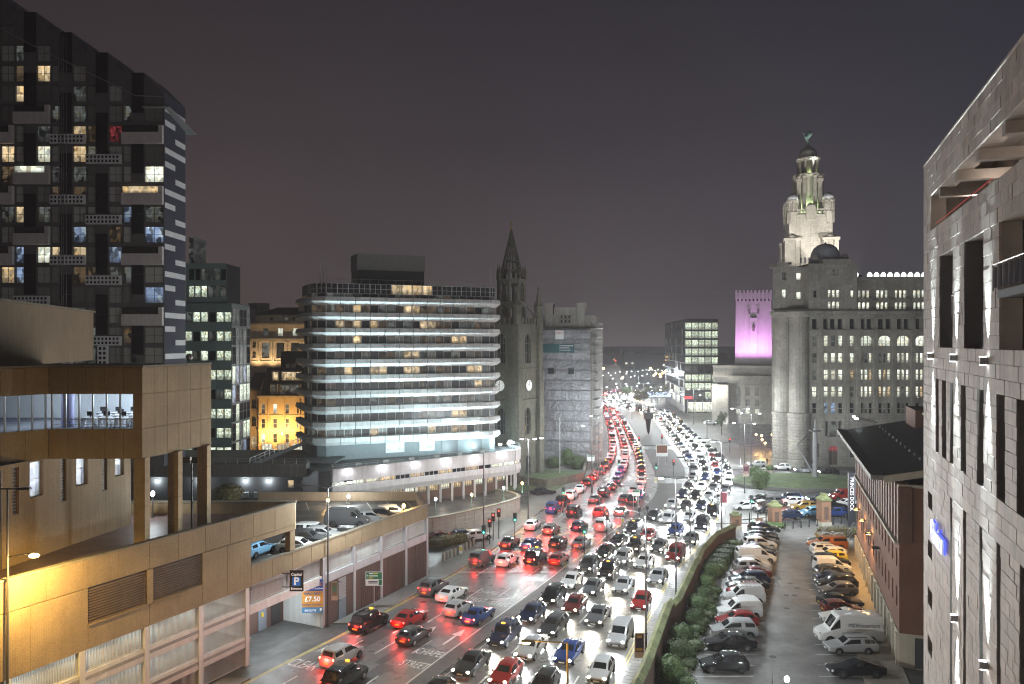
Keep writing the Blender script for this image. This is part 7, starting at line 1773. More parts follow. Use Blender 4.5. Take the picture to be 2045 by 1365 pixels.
fl_ = [(1222,842),(1240,830),(1262,838),(1285,828),(1310,842),(1330,852),(1350,868),(1232,812),(1252,806),(1275,802),(1300,796),(1212,800),(1222,792),(1245,788),(1268,786),(1290,782),(1315,784),(1385,850)]
for i, (x, y) in enumerate(fl_):
    street_lamp(x, y, 12.0, [(-1.4,.2),(1.4,.2)], (1,1), 'distant street lamp, %s in the far chain along the bend' % ORD[i], 3000)
for i, (x, y) in enumerate(((1510,868),(1521,870),(1542,868),(1522,878),(1528,885))):
    p = gp(x, y+28); t = thing('globe_lamp', 'orange globe lamp, %s of the cluster by the stone landmark' % ORD[i], 'lamp', p, 0, 'orange globe lamps'); h = CAMZ+(CY-y)/FP*p.y
    b = MB(); b.tube((0,0,0), (0,0,h-.2), .07); b.build('post', M_POLE, t); b = MB(); b.lathe([(.02,h-.25),(.25,h-.1),(.3,h),(.25,h+.15),(.02,h+.28)], 0, 0, 10); b.build('globe', G_WARM, t)
    lamp(t, 'globe_light', 'POINT', (0,0,h-.45), 420, LO, size=.25)
for i in range(9):
    p = gp(1258+5.3*i, 818+1.8*i); t = thing('festoon_lamp', 'amber bulb, %s in the string beside the far bend' % ORD[i], 'lamp', p, 0, 'string of amber lamps')
    h = 4.2; b = MB(); b.tube((0,0,0), (0,0,h), .06, n=6); b.build('post', M_POLE, t); b = MB(); b.lathe([(.02,h-.05),(.3,h+.15),(.3,h+.4),(.02,h+.6)], 0, 0, 8); b.build('bulb', G_WARM, t)
    if i % 2 == 0: lamp(t, 'bulb_light', 'POINT', (0,-.4,h+.2), 300, LO, size=.3)
# orange street lantern in the back street, promenade lanterns on the curved wall, car park lamps
def lantern(name, label, p, h, col, gm, pw, m=None, group=None):
    t = thing(name, label, 'lamp', p, 0, group); b = MB(); b.tube((0,0,0), (0,0,.4), .12, .09); b.tube((0,0,.4), (0,0,h), .06, .05); b.build('post', m or M_POLE, t)
    b = MB(); b.lathe([(.05,h),(.16,h+.08),(.2,h+.3),(.12,h+.42),(.02,h+.5)], 0, 0, 8); b.build('lantern', gm, t)
    lamp(t, 'lantern_light', 'POINT', (0,-.25,h+.65), pw, col, size=.15); return t
lantern('street_lantern','sodium lantern in front of the buff brick building',(at(563,868,199).x,199,0),at(563,868,199).z,LO,G_WARM,5200)
lantern('street_lantern','sodium lantern left of the buff brick building',(at(530,875,201).x,200,0),at(530,875,201).z,LO,G_WARM,2600)
M_GRN = mat('pale_green_post', (.25,.42,.36), .5)
for i, (x, y, gmm, c, pw) in enumerate(((870,1000,G_WHITE,LW,500),(942,991,G_WARM,LO,420),(1006,977,G_WHITE,LW,420),(1043,968,G_WARM,LO,350))):
    Y = (117, 123.5, 130.5, 137)[i]; q = at(x, y, Y); lantern('promenade_lantern', 'green-posted lantern, %s along the curved wall' % ORD[i], (q.x, Y, 2.2), q.z-2.2, c, gmm, pw, M_GRN, 'lanterns on the curved wall')
q = at(305,991,73); lantern('deck_lamp','white lamp on the far parapet of the upper deck',(q.x,73,12.0),q.z-12,LW,G_WHITE,420)
q = at(696,995,101); lantern('deck_lamp','white lamp at the back of the lower deck beside the van',(q.x,101,7.4),q.z-7.4,LW,G_WHITE,900)
q = at(655,1003,100); lantern('deck_lamp','small amber lamp left of the grey van',(q.x,100,7.4),q.z-7.4,LO,G_WARM,160)
q = at(805,1016,93); lantern('deck_lamp','bright amber lamp on the lower deck parapet',(q.x,93.5,7.4),q.z-7.4,LO,G_WARM,700)
t = thing('deck_lamp_post', 'dark lamp post with box heads among the block columns', 'street lamp', (at(364,1000,67).x, 69, 12.0)); b = MB(); b.tube((0,0,0), (0,0,5.8), .09); b.build('pole', M_BLACK, t); b = MB(); b.box(-.7, -.1, -.2, .2, 5.6, 6.1); b.box(.1, .7, -.2, .2, 5.6, 6.1); b.build('lamp_head', M_BLACK, t)
# sodium lamp on an arm in front of the brown wall
q = at(68,1110,49.5); t = thing('bracket_lamp', 'glaring sodium lamp on an arm before the brown concrete wall', 'lamp', q)
b = MB(); b.sweep([(-1.75,.3,-.15), (-.6,0,.1), (-.1,0,.12)], .04, 6); b.build('arm', M_POLE, t)
b = MB(); b.lathe([(.02,-.14),(.2,-.08),(.24,.02),(.15,.12),(.02,.16)], 0, 0, 10, sx=1.4); b.build('lamp_bowl', G_WARM, t)
lamp(t, 'lamp_light', 'POINT', (0,0,-.3), 900, (1,.66,.25), size=.2); lamp(t, 'lamp_light', 'SPOT', (0,0,-.2), 6500, (1,.60,.15), rot=aim((-.25,.12,-1)), size=.2, spot=165, blend=.35)
# lamps lighting the hotel from the podium roof (row along the parapet and group at the rounded end)
M_CY = (.66,.93,1.0)
for i in range(6):
    f = (i+.5)/6; c = mix((-27.0,129.3), (-3.5,147.6), f); t = thing('podium_floodlight', 'floodlight, %s from the left along the podium roof edge' % ORD[i], 'lamp', (c[0], c[1], 7.5), .67, 'floodlights on the podium roof')
    b = MB(); b.box(-.5, .5, -.18, .18, .35, .75); b.tube((0,0,0), (0,0,.4), .05); b.build('housing', M_GALV, t)
    b = MB(); b.box(-.46, .46, .185, .2, .4, .72); b.build('lens', G_WHITE, t)
    lamp(t, 'flood_beam', 'SPOT', (0,.3,.8), 2200, M_CY, rot=aim((-.3, 1.0, 1.0)), size=.3, spot=150, blend=.9); lamp(t, 'flood_beam', 'SPOT', (.2,.3,.8), 14000, M_CY, rot=aim((-.25, .62, 2.6)), size=.3, spot=52, blend=1.0)
for i, (x, y) in enumerate(((-2.2,149.6),(-.6,150.8),(.1,152.6),(-.4,154.6))):
    t = thing('podium_floodlight', 'bright floodlight at the rounded podium end, %s from the left' % ORD[i], 'lamp', (x, y, 7.5), 0, 'floodlights at the podium end')
    b = MB(); b.tube((0,0,0), (0,0,1.3), .05); b.box(-.35, .35, -.1, .15, 1.2, 1.55); b.build('housing', M_GALV, t); b = MB(); b.box(-.3, .3, -.13, -.105, 1.25, 1.5); b.build('lens', G_WHITE, t)
    lamp(t, 'flood_light', 'POINT', (-.5,-.2,2.0), 700, M_CY, size=.2)
for i in range(6):
    c = mix((-26.5,128), (-2,147.5), i/5); lamp(PD, 'soffit_lamp_light', 'SPOT', (c[0]+28.7+.9, c[1]-127-.7, 8.0), 240, (.95,.95,1), rot=aim((-.35,.3,-1)), size=.15, spot=150, blend=.9)
    lamp(PD, 'undercroft_lamp_light', 'POINT', (c[0]+28.7-.4, c[1]-127+.9, 2.9), 110, (1,.86,.66), size=.2)
# lamps at the far end of the brick office roof, and car park floodlight at the bottom edge
for i, (x, y) in enumerate(((1714,832),(1720,836),(1700,868),(1708,873))):
    q = at(x, y, 107+i*.5)-Vector((.6,0,0)); t = thing('eaves_floodlight', 'cold floodlight under the far eaves of the brick office, %s' % ('upper left', 'upper right', 'lower left', 'lower right')[i], 'lamp', q, 0, 'eaves floodlights')
    b = MB(); b.box(-.2, .2, -.02, .2, -.15, .15); b.tube((0,.1,0), (1.6,-2.6,-.3), .05); b.build('housing', M_DGREY, t); b = MB(); b.box(-.17, .17, -.05, -.025, -.12, .12); b.build('lens', G_WHITE, t)
    lamp(t, 'flood_light', 'SPOT', (-.1,.3,-.1), 8000, LW, rot=aim((.1,1,-.35)), size=.15, spot=140, blend=.6)
lantern('car_park_lamp','low white lamp glaring at the bottom edge of the car park',(21.0,61.2,0),2.0,LW,G_WHITE,1500)
p = gp(1543,1352,3.6); t = thing('furled_parasol', 'closed red and white parasol tip at the bottom of the car park', 'parasol', (p.x, p.y, 0))
b = MB(); b.tube((0,0,0), (0,0,3.6), .03); b.build('pole', M_GALV, t); b = MB(); b.lathe([(.12,1.8),(.16,2.2),(.10,2.9)], 0, 0, 8); b.build('canopy', mat('red_cloth', (.3,.03,.03), .8), t); b = MB(); b.lathe([(.10,2.9),(.03,3.6),(.01,3.9)], 0, 0, 8); b.build('tip', M_GPAINT, t)
# ================================================================== traffic lights and signs
def signal(px, py, h, col, label, facing=0.0, z=.12, heads=1):
    p = gp(px, py); t = thing('traffic_light', label, 'traffic light', (p.x, p.y, z), facing, 'traffic lights')
    b = MB(); b.tube((0,0,0), (0,0,h), .06, n=6); b.build('pole', M_BLACK, t)
    b = MB(); b.box(-.16, .16, -.32, -.08, h-1.0, h); b.build('housing', M_BLACK, t)
    b = MB(); b.box(-.27, .27, -.07, -.05, h-1.12, h+.12); b.build('backboard', mat('board_grey', (.09,.09,.09), .6), t)
    for k, nm in enumerate(('red', 'amber', 'green')):
        z_ = h-.17-.33*k; b = MB(); b.lathe([(.02,0),(.10,0),(.10,.05)], 0, 0, 10); b.v = [(x, -.325-zz, y+z_) for x, y, zz in b.v]
        on = nm == col; b.build('lens', (G_RED if nm == 'red' else G_GREEN) if on else M_BLACK, t)
    lamp(t, 'lens_light', 'POINT', (0,-.6,h-.17-(.66 if col == 'green' else 0)), 22, (1,.06,.04) if col == 'red' else (.1,1,.6), size=.1)
for a in ((1028,1078,3.6,'green','green traffic light on the left pavement by the ramp'), (985,1081,3.8,'red','red traffic light at the ramp mouth, left of a pair'), (996,1078,4.2,'red','red traffic light at the ramp mouth, right of a pair'), (966,1106,3.6,'green','green traffic light beside the tall unlit lamp post'), (978,1088,3.4,'red','red traffic light nearest the brown thicket'),
          (1167,1108,3.8,'green','green traffic light on the near median island'), (1212,1078,3.8,'red','traffic light at the yellow box corner of the median'), (1125,1018,3.6,'green','green traffic light far along the left kerb'),
          (1310,962,3.6,'green','green traffic light on the broad reservation'), (1276,900,3.4,'red','red traffic light on the far reservation'), (1279,925,3.6,'green','green traffic light at the middle of the reservation'), (1457,905,3.6,'red','red traffic light by the crossing before the landmark'), (1500,1040,3.8,'green','green traffic light at the dock entrance'), (1322,897,3.6,'red','red traffic light beside the white stream'), (1330,925,3.6,'red','red traffic light lower down beside the white stream'), (1236,955,3.6,'green','green traffic light at the near left bend'), (1345,955,3.6,'red','red traffic light at the edge of the turning lane')): signal(*a)
def board(px, py, h0, w, h, label, m, lines, rz=0.0, posts=2, cat='sign', name='road_sign', z=.12, base=None):
    p = base or gp(px, py); t = thing(name, label, cat, (p[0], p[1], z), rz)
    for sx in ((-w*.3, w*.3) if posts == 2 else (0,)): b = MB(); b.tube((sx,.05,0), (sx,.05,h0+h), .05, n=6); b.build('post', M_GALV, t)
    b = MB(); b.box(-w/2, w/2, -.03, 0, h0, h0+h); b.build('board', M_PLATEW, t)
    for k, (x0, x1, z0, z1, mm) in enumerate(lines): b = MB(); b.box(-w/2+x0*w, -w/2+x1*w, -.045-.0005*k, -.031, h0+z0*h, h0+z1*h); b.build('print_panel', mm, t)
    return t
M_SGRN = mat('sign_green', (.02,.14,.065), .5); M_SYEL = mat('sign_yellow', (.7,.5,.05), .5); M_SBRN = mat('sign_brown', (.16,.06,.03), .5)
p = gp(747,1222)
t = board(747,1222,2.6,1.75,1.45,'green and white direction sign in front of the brick bays',M_PLATEW,[(.03,.97,.48,.97,M_SGRN),(.78,.97,.05,.45,M_SGRN)],base=(p.x,p.y),posts=1)
for s, x, z, sz, m in (('Chester', -.28, 3.86, .16, M_PLATEW), ('(A5036)', .18, 3.86, .15, M_SYEL), ('Liverpool Airport', -.02, 3.62, .16, M_PLATEW), ('(A561)', -.3, 3.42, .15, M_SYEL)): pass
for x0, x1, z0, z1, m in ((-.5,-.1,3.82,3.92,M_PLATEW),(-.05,.4,3.82,3.92,M_SYEL),(-.55,.4,3.58,3.68,M_PLATEW),(-.55,-.1,3.38,3.46,M_SYEL),(-.6,.4,3.02,3.1,M_DGREY),(-.6,.35,2.86,2.94,M_DGREY)): b = MB(); b.box(x0, x1, -.056, -.05, z0, z1); b.build('print_line', m, t)
b = MB(); b.poly([(-.78,-.052,3.62),(-.66,-.052,3.62),(-.72,-.052,3.85)]); b.box(-.74,-.70,-.053,-.05,3.4,3.62); b.build('sign_arrow', M_PLATEW, t)
board(1270,1018,2.2,1.3,1.0,'white direction sign on the median island',M_PLATEW,[(.04,.96,.62,.95,M_SGRN)])
board(1180,940,2.0,1.6,1.3,'white sign with green top at the left kerb',M_PLATEW,[(.04,.96,.72,.95,M_SGRN)])
board(1322,930,2.0,2.6,2.6,'brown tourist direction sign on the reservation',M_PLATEW,[(.04,.96,.30,.96,M_SBRN)])
board(1445,1028,1.4,1.2,2.2,'tall information panel at the dock corner',M_PLATEW,[(.05,.95,.2,.95,mat('panel_red',(.2,.04,.06),.5))],name='information_panel')
# car park entrance sign
x, y_ = CP.location[0], CP.location[1]
def cpw(a, o, z): return (x+u1[0]*a+u1[1]*o, y_+u1[1]*a-u1[0]*o, z)
q = at(592,1160,72.5); t = thing('parking_sign', 'dark hanging sign reading Capital P Entrance', 'sign', q, 0)
b = MB(); b.box(-.62, .62, 0, .12, -.95, .95); b.build('board', mat('sign_charcoal', (.035,.035,.037), .5), t)
b = MB(); b.box(-.36, .36, -.012, -.002, -.45, .34); b.build('blue_panel', mat('sign_blue_paint', (.03,.16,.52), .5, emit=(.05,.25,.8), es=.25), t)
MWT = mat('sign_white_lit', (.8,.8,.8), .5, emit=(1,1,1), es=.35)
text('P', .95, MWT, t, (0,-.02,-.06), (pi/2,0,0), bold=.02); text('Capital', .34, MWT, t, (0,-.01,.58), (pi/2,0,0), bold=.006); text('Entrance', .28, MWT, t, (0,-.01,-.70), (pi/2,0,0), bold=.004)
b = MB(); b.box(-1.3, -.6, .02, .1, .6, .68); b.box(-1.3, -.6, .02, .1, -.6, -.52); b.build('bracket', M_DGREY, t)
q = at(624,1193,78.0); t = thing('price_banner', 'blue and orange banner advertising parking prices on the car park', 'banner', q, .05)
M_BNB = mat('banner_blue', (.03,.09,.36), .5, emit=(.05,.12,.5), es=.15); M_BNO = mat('banner_orange', (.62,.30,.06), .5, emit=(.8,.4,.1), es=.12); M_BNL = mat('banner_pale_blue', (.10,.30,.55), .5)
b = MB(); b.box(-1.02, 1.02, 0, .05, .62, 1.75); b.build('blue_panel', M_BNB, t); b = MB(); b.box(-1.02, 1.02, 0, .05, -.95, .6); b.build('orange_panel', M_BNO, t); b = MB(); b.box(-1.02, 1.02, 0, .05, -1.5, -.97); b.build('pale_panel', M_BNL, t)
MORG = mat('banner_orange_text', (.75,.32,.05), .5)
text('FREE', .5, MORG, t, (.45,-.01,1.25), (pi/2,0,0)); text('MONDAY TO SUNDAY', .2, MWT, t, (0,-.01,.85), (pi/2,0,0)); text('EARLY BIRD', .3, M_BNB, t, (0,-.01,.36), (pi/2,0,0)); text('£7.50', .68, MWT, t, (0,-.01,-.18), (pi/2,0,0), bold=.01); text('MONDAY TO FRIDAY', .2, M_BNB, t, (0,-.01,-.72), (pi/2,0,0)); text('secure', .42, MWT, t, (-.2,-.01,-1.24), (pi/2,0,0)); text('P', .4, MWT, t, (.8,-.01,-1.24), (pi/2,0,0), bold=.01)
def banner(q, lab, m1, m2, w=.95, h=2.6):
    t = thing('lamp_banner', lab, 'banner', q); b = MB(); b.box(-w/2, w/2, -.01, .01, -h/2, h/2); b.build('cloth', mat('banner_cream', (.5,.42,.34), .7), t)
    b = MB(); b.box(-w/2+.08, w/2-.08, -.02, -.012, -h*.26, h/2-.1); b.build('print', m1, t)
    b = MB(); b.box(-w/2+.16, w/2-.16, -.03, -.022, -h*.22, -h*.10); b.box(-w/2+.2, w/2-.2, -.03, -.022, h*.3, h*.4); b.build('print_detail', m2, t)
    b = MB(); b.box(w/2, w/2+.3, -.02, .02, h/2-.06, h/2); b.box(w/2, w/2+.3, -.02, .02, -h/2, -h/2+.06); b.build('bracket', M_POLE, t)
banner(at(1277,1289,69.2), 'cream-edged dark blue banner on the right street lamp', mat('navy_print', (.035,.03,.085), .6), mat('gold_print', (.45,.28,.06), .6), .85, 2.15)
q = at(668,1180,78.4); banner((q.x, q.y, q.z), 'green banner on the street lamp outside the car park', mat('green_print', (.16,.34,.22), .6), mat('orange_print', (.5,.2,.08), .6), .62, 1.85)
banner(at(1490,939,141), 'dark red banner on the lamp left of the grass island', mat('plum_print', (.12,.04,.06), .6), mat('pale_print', (.4,.3,.3), .6), 1.1, 2.2)
# ================================================================== mast sculpture on the grass island
q = gp(1628,966); t = thing('mast_sculpture', 'tall grey timber mast with slanting boom on the grass island', 'mast', (q.x, q.y, 1.2))
M_MAST = mat('grey_timber', (.28,.28,.29), .7, var=.15)
zt_ = at(1628,838,q.y).z-1.2; b = MB(); b.tube((0,0,0), (0,0,zt_*.86), .5, .42, 10); b.tube((0,0,zt_*.86), (0,0,zt_), .2, .12, 8); b.build('mast', M_MAST, t)
def rel(px, py): v = at(px, py, q.y); return (v.x-q.x, 0, v.z-1.2)
b = MB(); b.tube(rel(1628,952), rel(1592,889), .22, .16, 8); b.build('boom', M_MAST, t)
b = MB(); b.sweep([rel(1592,889), rel(1626,853)], .07, 5); b.sweep([rel(1594,886), rel(1628,858)], .05, 5); b.sweep([rel(1628,950), rel(1616,880)], .08, 5); b.build('rigging', M_DGREY, t)
b = MB(); b.box(-.9, .9, -.9, .9, zt_*.80, zt_*.815)
for k in range(8): a = 2*pi*k/8; b.tube((cos(a)*.9,sin(a)*.9,zt_*.815), (cos(a)*.9,sin(a)*.9,zt_*.87), .03, n=4)
b.build('platform', M_DGREY, t)
for i, (x, y) in enumerate(((1545,958),(1598,962),(1612,955),(1652,958),(1665,960),(1673,963))):
    p = gp(x, y); tt = thing('leaning_post', 'thin dark leaning post, %s from the left on the grass island' % ORD[i], 'post', (p.x, p.y, .9), 0, 'posts on the grass island'); b = MB(); b.tube((0,0,-.2), (.5 if i % 2 else -.35,0,2.2), .06, .04, 6); b.build('post', M_BARK, tt)
# ================================================================== parked and waiting cars
def park(x, Y, kind, col, face, lab, extra=None, group='parked cars', **k):
    cat = 'van' if 'van' in kind else ('pickup' if kind == 'pickup' else 'car')
    return vehicle({'van':'van','pickup':'pickup_truck','car':'car'}[cat], kind, col, (x, Y, .008), (0 if face == 'R' else pi)+rb_.uniform(-.03,.03), lab, None, group, 2, cat, extra)
LR = [(68.4,'hatchback','black','L','black hatchback parked nearest the camera in the left row'), (73.2,'saloon','black','L','black saloon, second car of the left parked row'), (76.3,'people carrier','silver','L','silver compact car beside the black saloon'), (79.0,'hatchback','red','L','red hatchback parked beside the white lettered van'), (81.6,'small van','white','L','white van with faint lettering, nearest van of the left row'), (83.7,'hatchback','white','L','white hatchback between two white vans'), (86.1,'small van','white','L','white van with a roof rack'), (88.4,'hatchback','red','L','red hatchback behind the van with a roof rack'), (90.6,'saloon','dark grey','L','dark grey saloon, eighth back in the left row'), (92.8,'estate','dark blue','L','dark blue estate in the left row'), (95.0,'saloon','dark red','L','dark red saloon in the left row'), (97.2,'suv','silver','R','silver car parked next to the white camper van'), (99.4,'hatchback','white','R','white hatchback just nearer than the camper van'), (101.8,'van','white','R','white camper van with dark side windows'), (104.1,'suv','black','R','black suv behind the camper van'), (106.3,'saloon','grey','R','grey saloon in the far left row'), (108.5,'suv','white','R','white suv in the far left row'), (110.7,'estate','grey','R','grey estate in the far left row'), (112.9,'saloon','black','R','black saloon third from the far end of the left row'), (115.0,'hatchback','dark grey','R','dark grey hatchback second from the far end of the left row'), (117.2,'suv','black','R','black car at the far end of the left row')]
for Y, kd, cl, fc, lab in LR:
    t = park(rowL(Y), Y, kd, cl, fc, lab, 'rack' if 'roof rack' in lab else None, 'cars parked in the left row')
    if 'faint lettering' in lab: text('MDRinteriors', .3, mat('faint_grey_print', (.45,.45,.45), .5), t, (-.55,.925,1.35), (pi/2,0,pi), ext=.002); 
RR = [(67.4,'coupe','black','L','black coupe parked alone nearest the camera in the right row'), (72.4,'estate','silver','L','silver estate in front of the large white van'), (75.1,'large van','white','L','large white van lettered MDRinteriors'), (77.9,'hatchback','dark grey','L','dark grey hatchback behind the large white van'), (80.2,'coupe','white','L','white coupe in the right row'), (82.5,'hatchback','dark red','R','dark red hatchback in the right row'), (84.7,'saloon','black','R','black saloon beside the gap in the right row'), (88.7,'hatchback','grey','L','grey hatchback past the gap in the right row'), (90.9,'suv','black','L','black suv behind the grey hatchback'), (93.1,'saloon','dark blue','R','dark blue saloon in the right row'), (95.3,'estate','dark grey','R','dark grey estate in the right row'), (97.6,'small van','white','R','white van without windows in the far right row'), (99.9,'suv','black','R','black suv behind the windowless white van'), (102.0,'hatchback','yellow','L','yellow hatchback in the far right row'), (104.0,'hatchback','white','L','white hatchback next to the yellow one'), (106.0,'estate','white','R','white estate next to the orange pickup'), (108.3,'pickup','orange','L','orange pickup with a canopy'), (110.8,'saloon','dark grey','L','dark grey car at the far end of the right row')]
for Y, kd, cl, fc, lab in RR:
    t = park(rowR(Y)+.5, Y, kd, cl, fc, lab, 'rails' if kd == 'estate' else None, 'cars parked in the right row')
    if 'MDR' in lab:
        ro = MB(); text('MDRinteriors', .52, mat('grey_print', (.12,.12,.12), .5), t, (-1.1,1.035,1.75), (pi/2,0,pi), ext=.002); b = MB(); b.box(-2.2, -.3, 1.032, 1.04, 1.36, 1.41); b.build('print_line', mat('grey_print', (.12,.12,.12), .5), t)
# queue at the dock entrance
DQ = [(1519,1003,'saloon','dark grey','L',None,'dark grey saloon waiting at the left of the dock road'), (1536,1009,'people carrier','grey','L','tail','grey people carrier with its tail-light on at the dock road'), (1487,1018,'hatchback','white','L','tail','white hatchback leaving at the dock corner'), (1533,1025,'hatchback','black','L',None,'black hatchback behind the gate at the dock corner'), (1575,1000,'estate','dark blue','L',None,'dark blue estate against the grass kerb'), (1580,1008,'hatchback','white','L','tail','white hatchback with tail-light lit by the grass kerb'), (1604,1018,'estate','gold','L','head','gold-yellow taxi estate with headlights on'), (1574,1036,'hatchback','dark blue','L','head','dark blue hatchback glaring between the gate pillars'), (1622,1031,'people carrier','pale blue','L','head','pale blue car between the gate pillars'), (1634,1003,'hatchback','dark blue','L','head','dark blue hatchback near the tall pillar'), (1662,1015,'saloon','black','R',None,'black saloon right of the tall pillar'), (1669,1031,'hatchback','blue','L',None,'bright blue hatchback right of the tall pillar'), (1690,1012,'saloon','white','L','head','white saloon beside the dock sign'), (1686,998,'van','red','L','head','red van at the edge of the grass island')]
for x, y, kd, cl, fc, lit, lab in DQ:
    p = gp(x, y); vehicle('van' if kd == 'van' else 'car', kd, cl, (p.x, p.y, .0), (0 if fc == 'R' else pi)+rb_.uniform(-.12,.12), lab, lit, 'cars at the dock entrance', 2, 'van' if kd == 'van' else 'car')
# headlamp-lit cars on the link road behind the grass island
for i, (x, y, cl) in enumerate(((1512,932,'silver'), (1560,938,'white'), (1606,944,'grey'), (1655,949,'black'))):
    p = gp(x, y); vehicle('car', 'hatchback', cl, (p.x, p.y, 0), pi-.18, '%s hatchback on the link road behind the grass island' % cl, 'head', 'cars on the link road', 1)
# cars on the lower deck, on the ramp and inside the car park
for x, y, kd, cl, hd, lab in ((694,1050,'van','grey',0,'grey van parked at the back of the lower deck'), (740,1044,'hatchback','silver',.2,'silver hatchback right of the grey van on the lower deck'), (765,1038,'saloon','black',.2,'black saloon on the lower deck by the amber lamp'), (786,1033,'estate','white',.2,'pale estate at the far end of the lower deck'), (628,1071,'estate','white',-.1,'white estate in front of the van on the lower deck'), (645,1078,'hatchback','silver',-.1,'silver hatchback beside the white estate on the lower deck'), (612,1090,'suv','dark grey',-.1,'dark grey car behind the nearest white one on the lower deck'), (597,1103,'hatchback','white',-.1,'nearest white hatchback on the lower deck'), (514,1108,'hatchback','pale blue',1.2,'pale blue hatchback glimpsed through the parapet opening')):
    p = gp(x, y, 7.4); vehicle('van' if kd == 'van' else 'car', kd, cl, (p.x, p.y, 7.404), hd, lab, None, 'cars on the lower deck', 2, 'van' if kd == 'van' else 'car')
for a, d, z, kd, cl, lab in ((7.2,3.4,4.86,'suv','black','black car behind the bars at the lower left'), (12.6,3.2,4.86,'hatchback','silver','silver car behind the bars of the second bay'), (22.2,3.6,4.86,'hatchback','dark grey','dark grey car behind the bars near the entrance'), (7.0,3.4,2.31,'saloon','grey','grey saloon on the lower barred level'), (13.2,3.4,2.31,'hatchback','white','white hatchback on the lower barred level')):
    q = cpw(a, -d, z); vehicle('car', kd, cl, q, a1-pi/2-.3, lab, None, 'cars inside the car park', 2)
for x, y, kd, cl, hd, lit, lab in ((928,1078,'hatchback','dark blue',.5,'tail','dark blue hatchback waiting on the ramp'), (955,1079,'hatchback','white',.5,None,'white hatchback waiting on the ramp'), (880,1082,'saloon','dark red',.5,None,'dark red car half hidden at the foot of the ramp'), (1085,988,'saloon','black',.3,None,'black saloon by the church wall'), (1418,848,'hatchback','white',0,'head','white car before the glass office'), (1435,846,'saloon','silver',0,None,'silver saloon before the glass office')):
    p = gp(x, y); vehicle('car', kd, cl, (p.x, p.y, .125 if x < 1000 else .0), hd, lab, lit, 'cars waiting beside the main road', 2 if y > 1000 else 1)
# skip, wire fence and small things
p = gp(1665,1090); t = thing('skip', 'yellow builders skip heaped with rubble behind the parked cars', 'skip', (p.x, p.y+1.2, 0))
b = MB(); b.add([(-1.3,-.8,.1),(1.3,-.8,.1),(1.3,.8,.1),(-1.3,.8,.1),(-1.9,-.9,1.3),(1.9,-.9,1.3),(1.9,.9,1.3),(-1.9,.9,1.3)], [(3,2,1,0),(0,1,5,4),(1,2,6,5),(2,3,7,6),(3,0,4,7)]); b.build('tub', mat('skip_yellow', (.5,.32,.04), .6, var=.2), t)
b = MB(); rnd = random.Random(6)
for k in range(40): x_, y2, s_ = rnd.uniform(-1.6,1.6), rnd.uniform(-.7,.7), rnd.uniform(.08,.22); b.box(x_-s_, x_+s_, y2-s_, y2+s_, 1.0, 1.25+rnd.uniform(0,.35))
b.build('rubble', mat('rubble', (.35,.33,.3), .9, var=.3), t, kind='stuff')
b = MB()
for k in range(5): b.box(-.6, .6, -1.02, -.95, .15+.25*k, .27+.25*k)
b.box(-.6, -.5, -.95, -.9, .1, 1.3); b.box(.5, .6, -.95, -.9, .1, 1.3); b.build('pallet', mat('pallet_wood', (.42,.3,.12), .8), t)
for i, (xa, ya, xb, yb) in enumerate(((1640,1085,1655,1066),(1692,1090,1706,1070))):
    a, c = gp(xa, ya), gp(xb, yb); t = thing('wire_fence', 'temporary mesh fence panel on the %s of the skip' % ('left', 'right')[i], 'fence', a, atan2(c.y-a.y, c.x-a.x), 'mesh fence panels'); l = (c-a).length
    b = MB()
    for k in range(9): b.tube((l*k/8,0,0), (l*k/8,0,2), .018, n=4)
    for z in (.05, .7, 1.35, 2.0): b.tube((0,0,z), (l,0,z), .025, n=4)
    b.build('mesh_panel', M_GALV, t)
# railings by the ramp pavement, beacon posts
for i, (x, y) in enumerate(((945,1078),(920,1108),(1232,1076),(1243,1050),(1310,966),(1170,1140))):
    p = gp(x, y); t = thing('keep_left_bollard', 'small yellow and white traffic bollard, %s' % ('by the ramp mouth', 'on the left pavement corner', 'beside the yellow box', 'behind the yellow box', 'on the broad reservation', 'at the head of the waiting queue')[i], 'bollard', (p.x, p.y, .12), 0, 'traffic bollards'); b = MB(); b.box(-.2, .2, -.12, .12, 0, 1.1); b.build('body', M_PLATEW, t); b = MB(); b.box(-.17, .17, -.14, -.125, .45, .95); b.build('panel', M_SYEL, t)
p0, p1 = gp(1000,1085), gp(1080,1040); t = thing('guard_railing', 'grey pedestrian guard railing beside the ramp road', 'railing', (p0.x, p0.y, .12), atan2(p1.y-p0.y, p1.x-p0.x)); l = (p1-p0).length; b = MB()
for k in range(int(l/.25)): b.tube((.25*k,0,.1), (.25*k,0,1.0), .015, n=4)
b.tube((0,0,1.0), (l,0,1.0), .03, n=4); b.tube((0,0,.1), (l,0,.1), .025, n=4); b.build('bars', M_GALV, t, kind='stuff')
# churchyard wall and flag pole
for i, (x0, y0, x1, y1) in enumerate(((1010,962,1090,975),(1090,975,1165,960),(1165,960,1172,925))):
    a, c = gp(x0, y0), gp(x1, y1); t = thing('churchyard_wall', 'low stone churchyard wall, %s stretch' % ('left', 'middle', 'right')[i], 'wall', a, atan2(c.y-a.y, c.x-a.x), 'churchyard walls'); l = (c-a).length
    for k in range(max(1, int(l/1.6))): b = MB(); n_ = max(1, int(l/1.6)); b.bbox(l*k/n_, l*(k+1)/n_-.02, -.2, .2, 0, 1.5, .02); b.build('wall_stone', M_STONED, t)
    b = MB(); b.box(0, l, -.28, .28, 1.5, 1.65); b.build('coping', M_STONED, t)
q = gp(1118,945); t = thing('flag_pole', 'white flagpole in the churchyard', 'flagpole', q); b = MB(); b.tube((0,0,0), (0,0,12), .09, .05); b.build('pole', M_WPAINT, t)
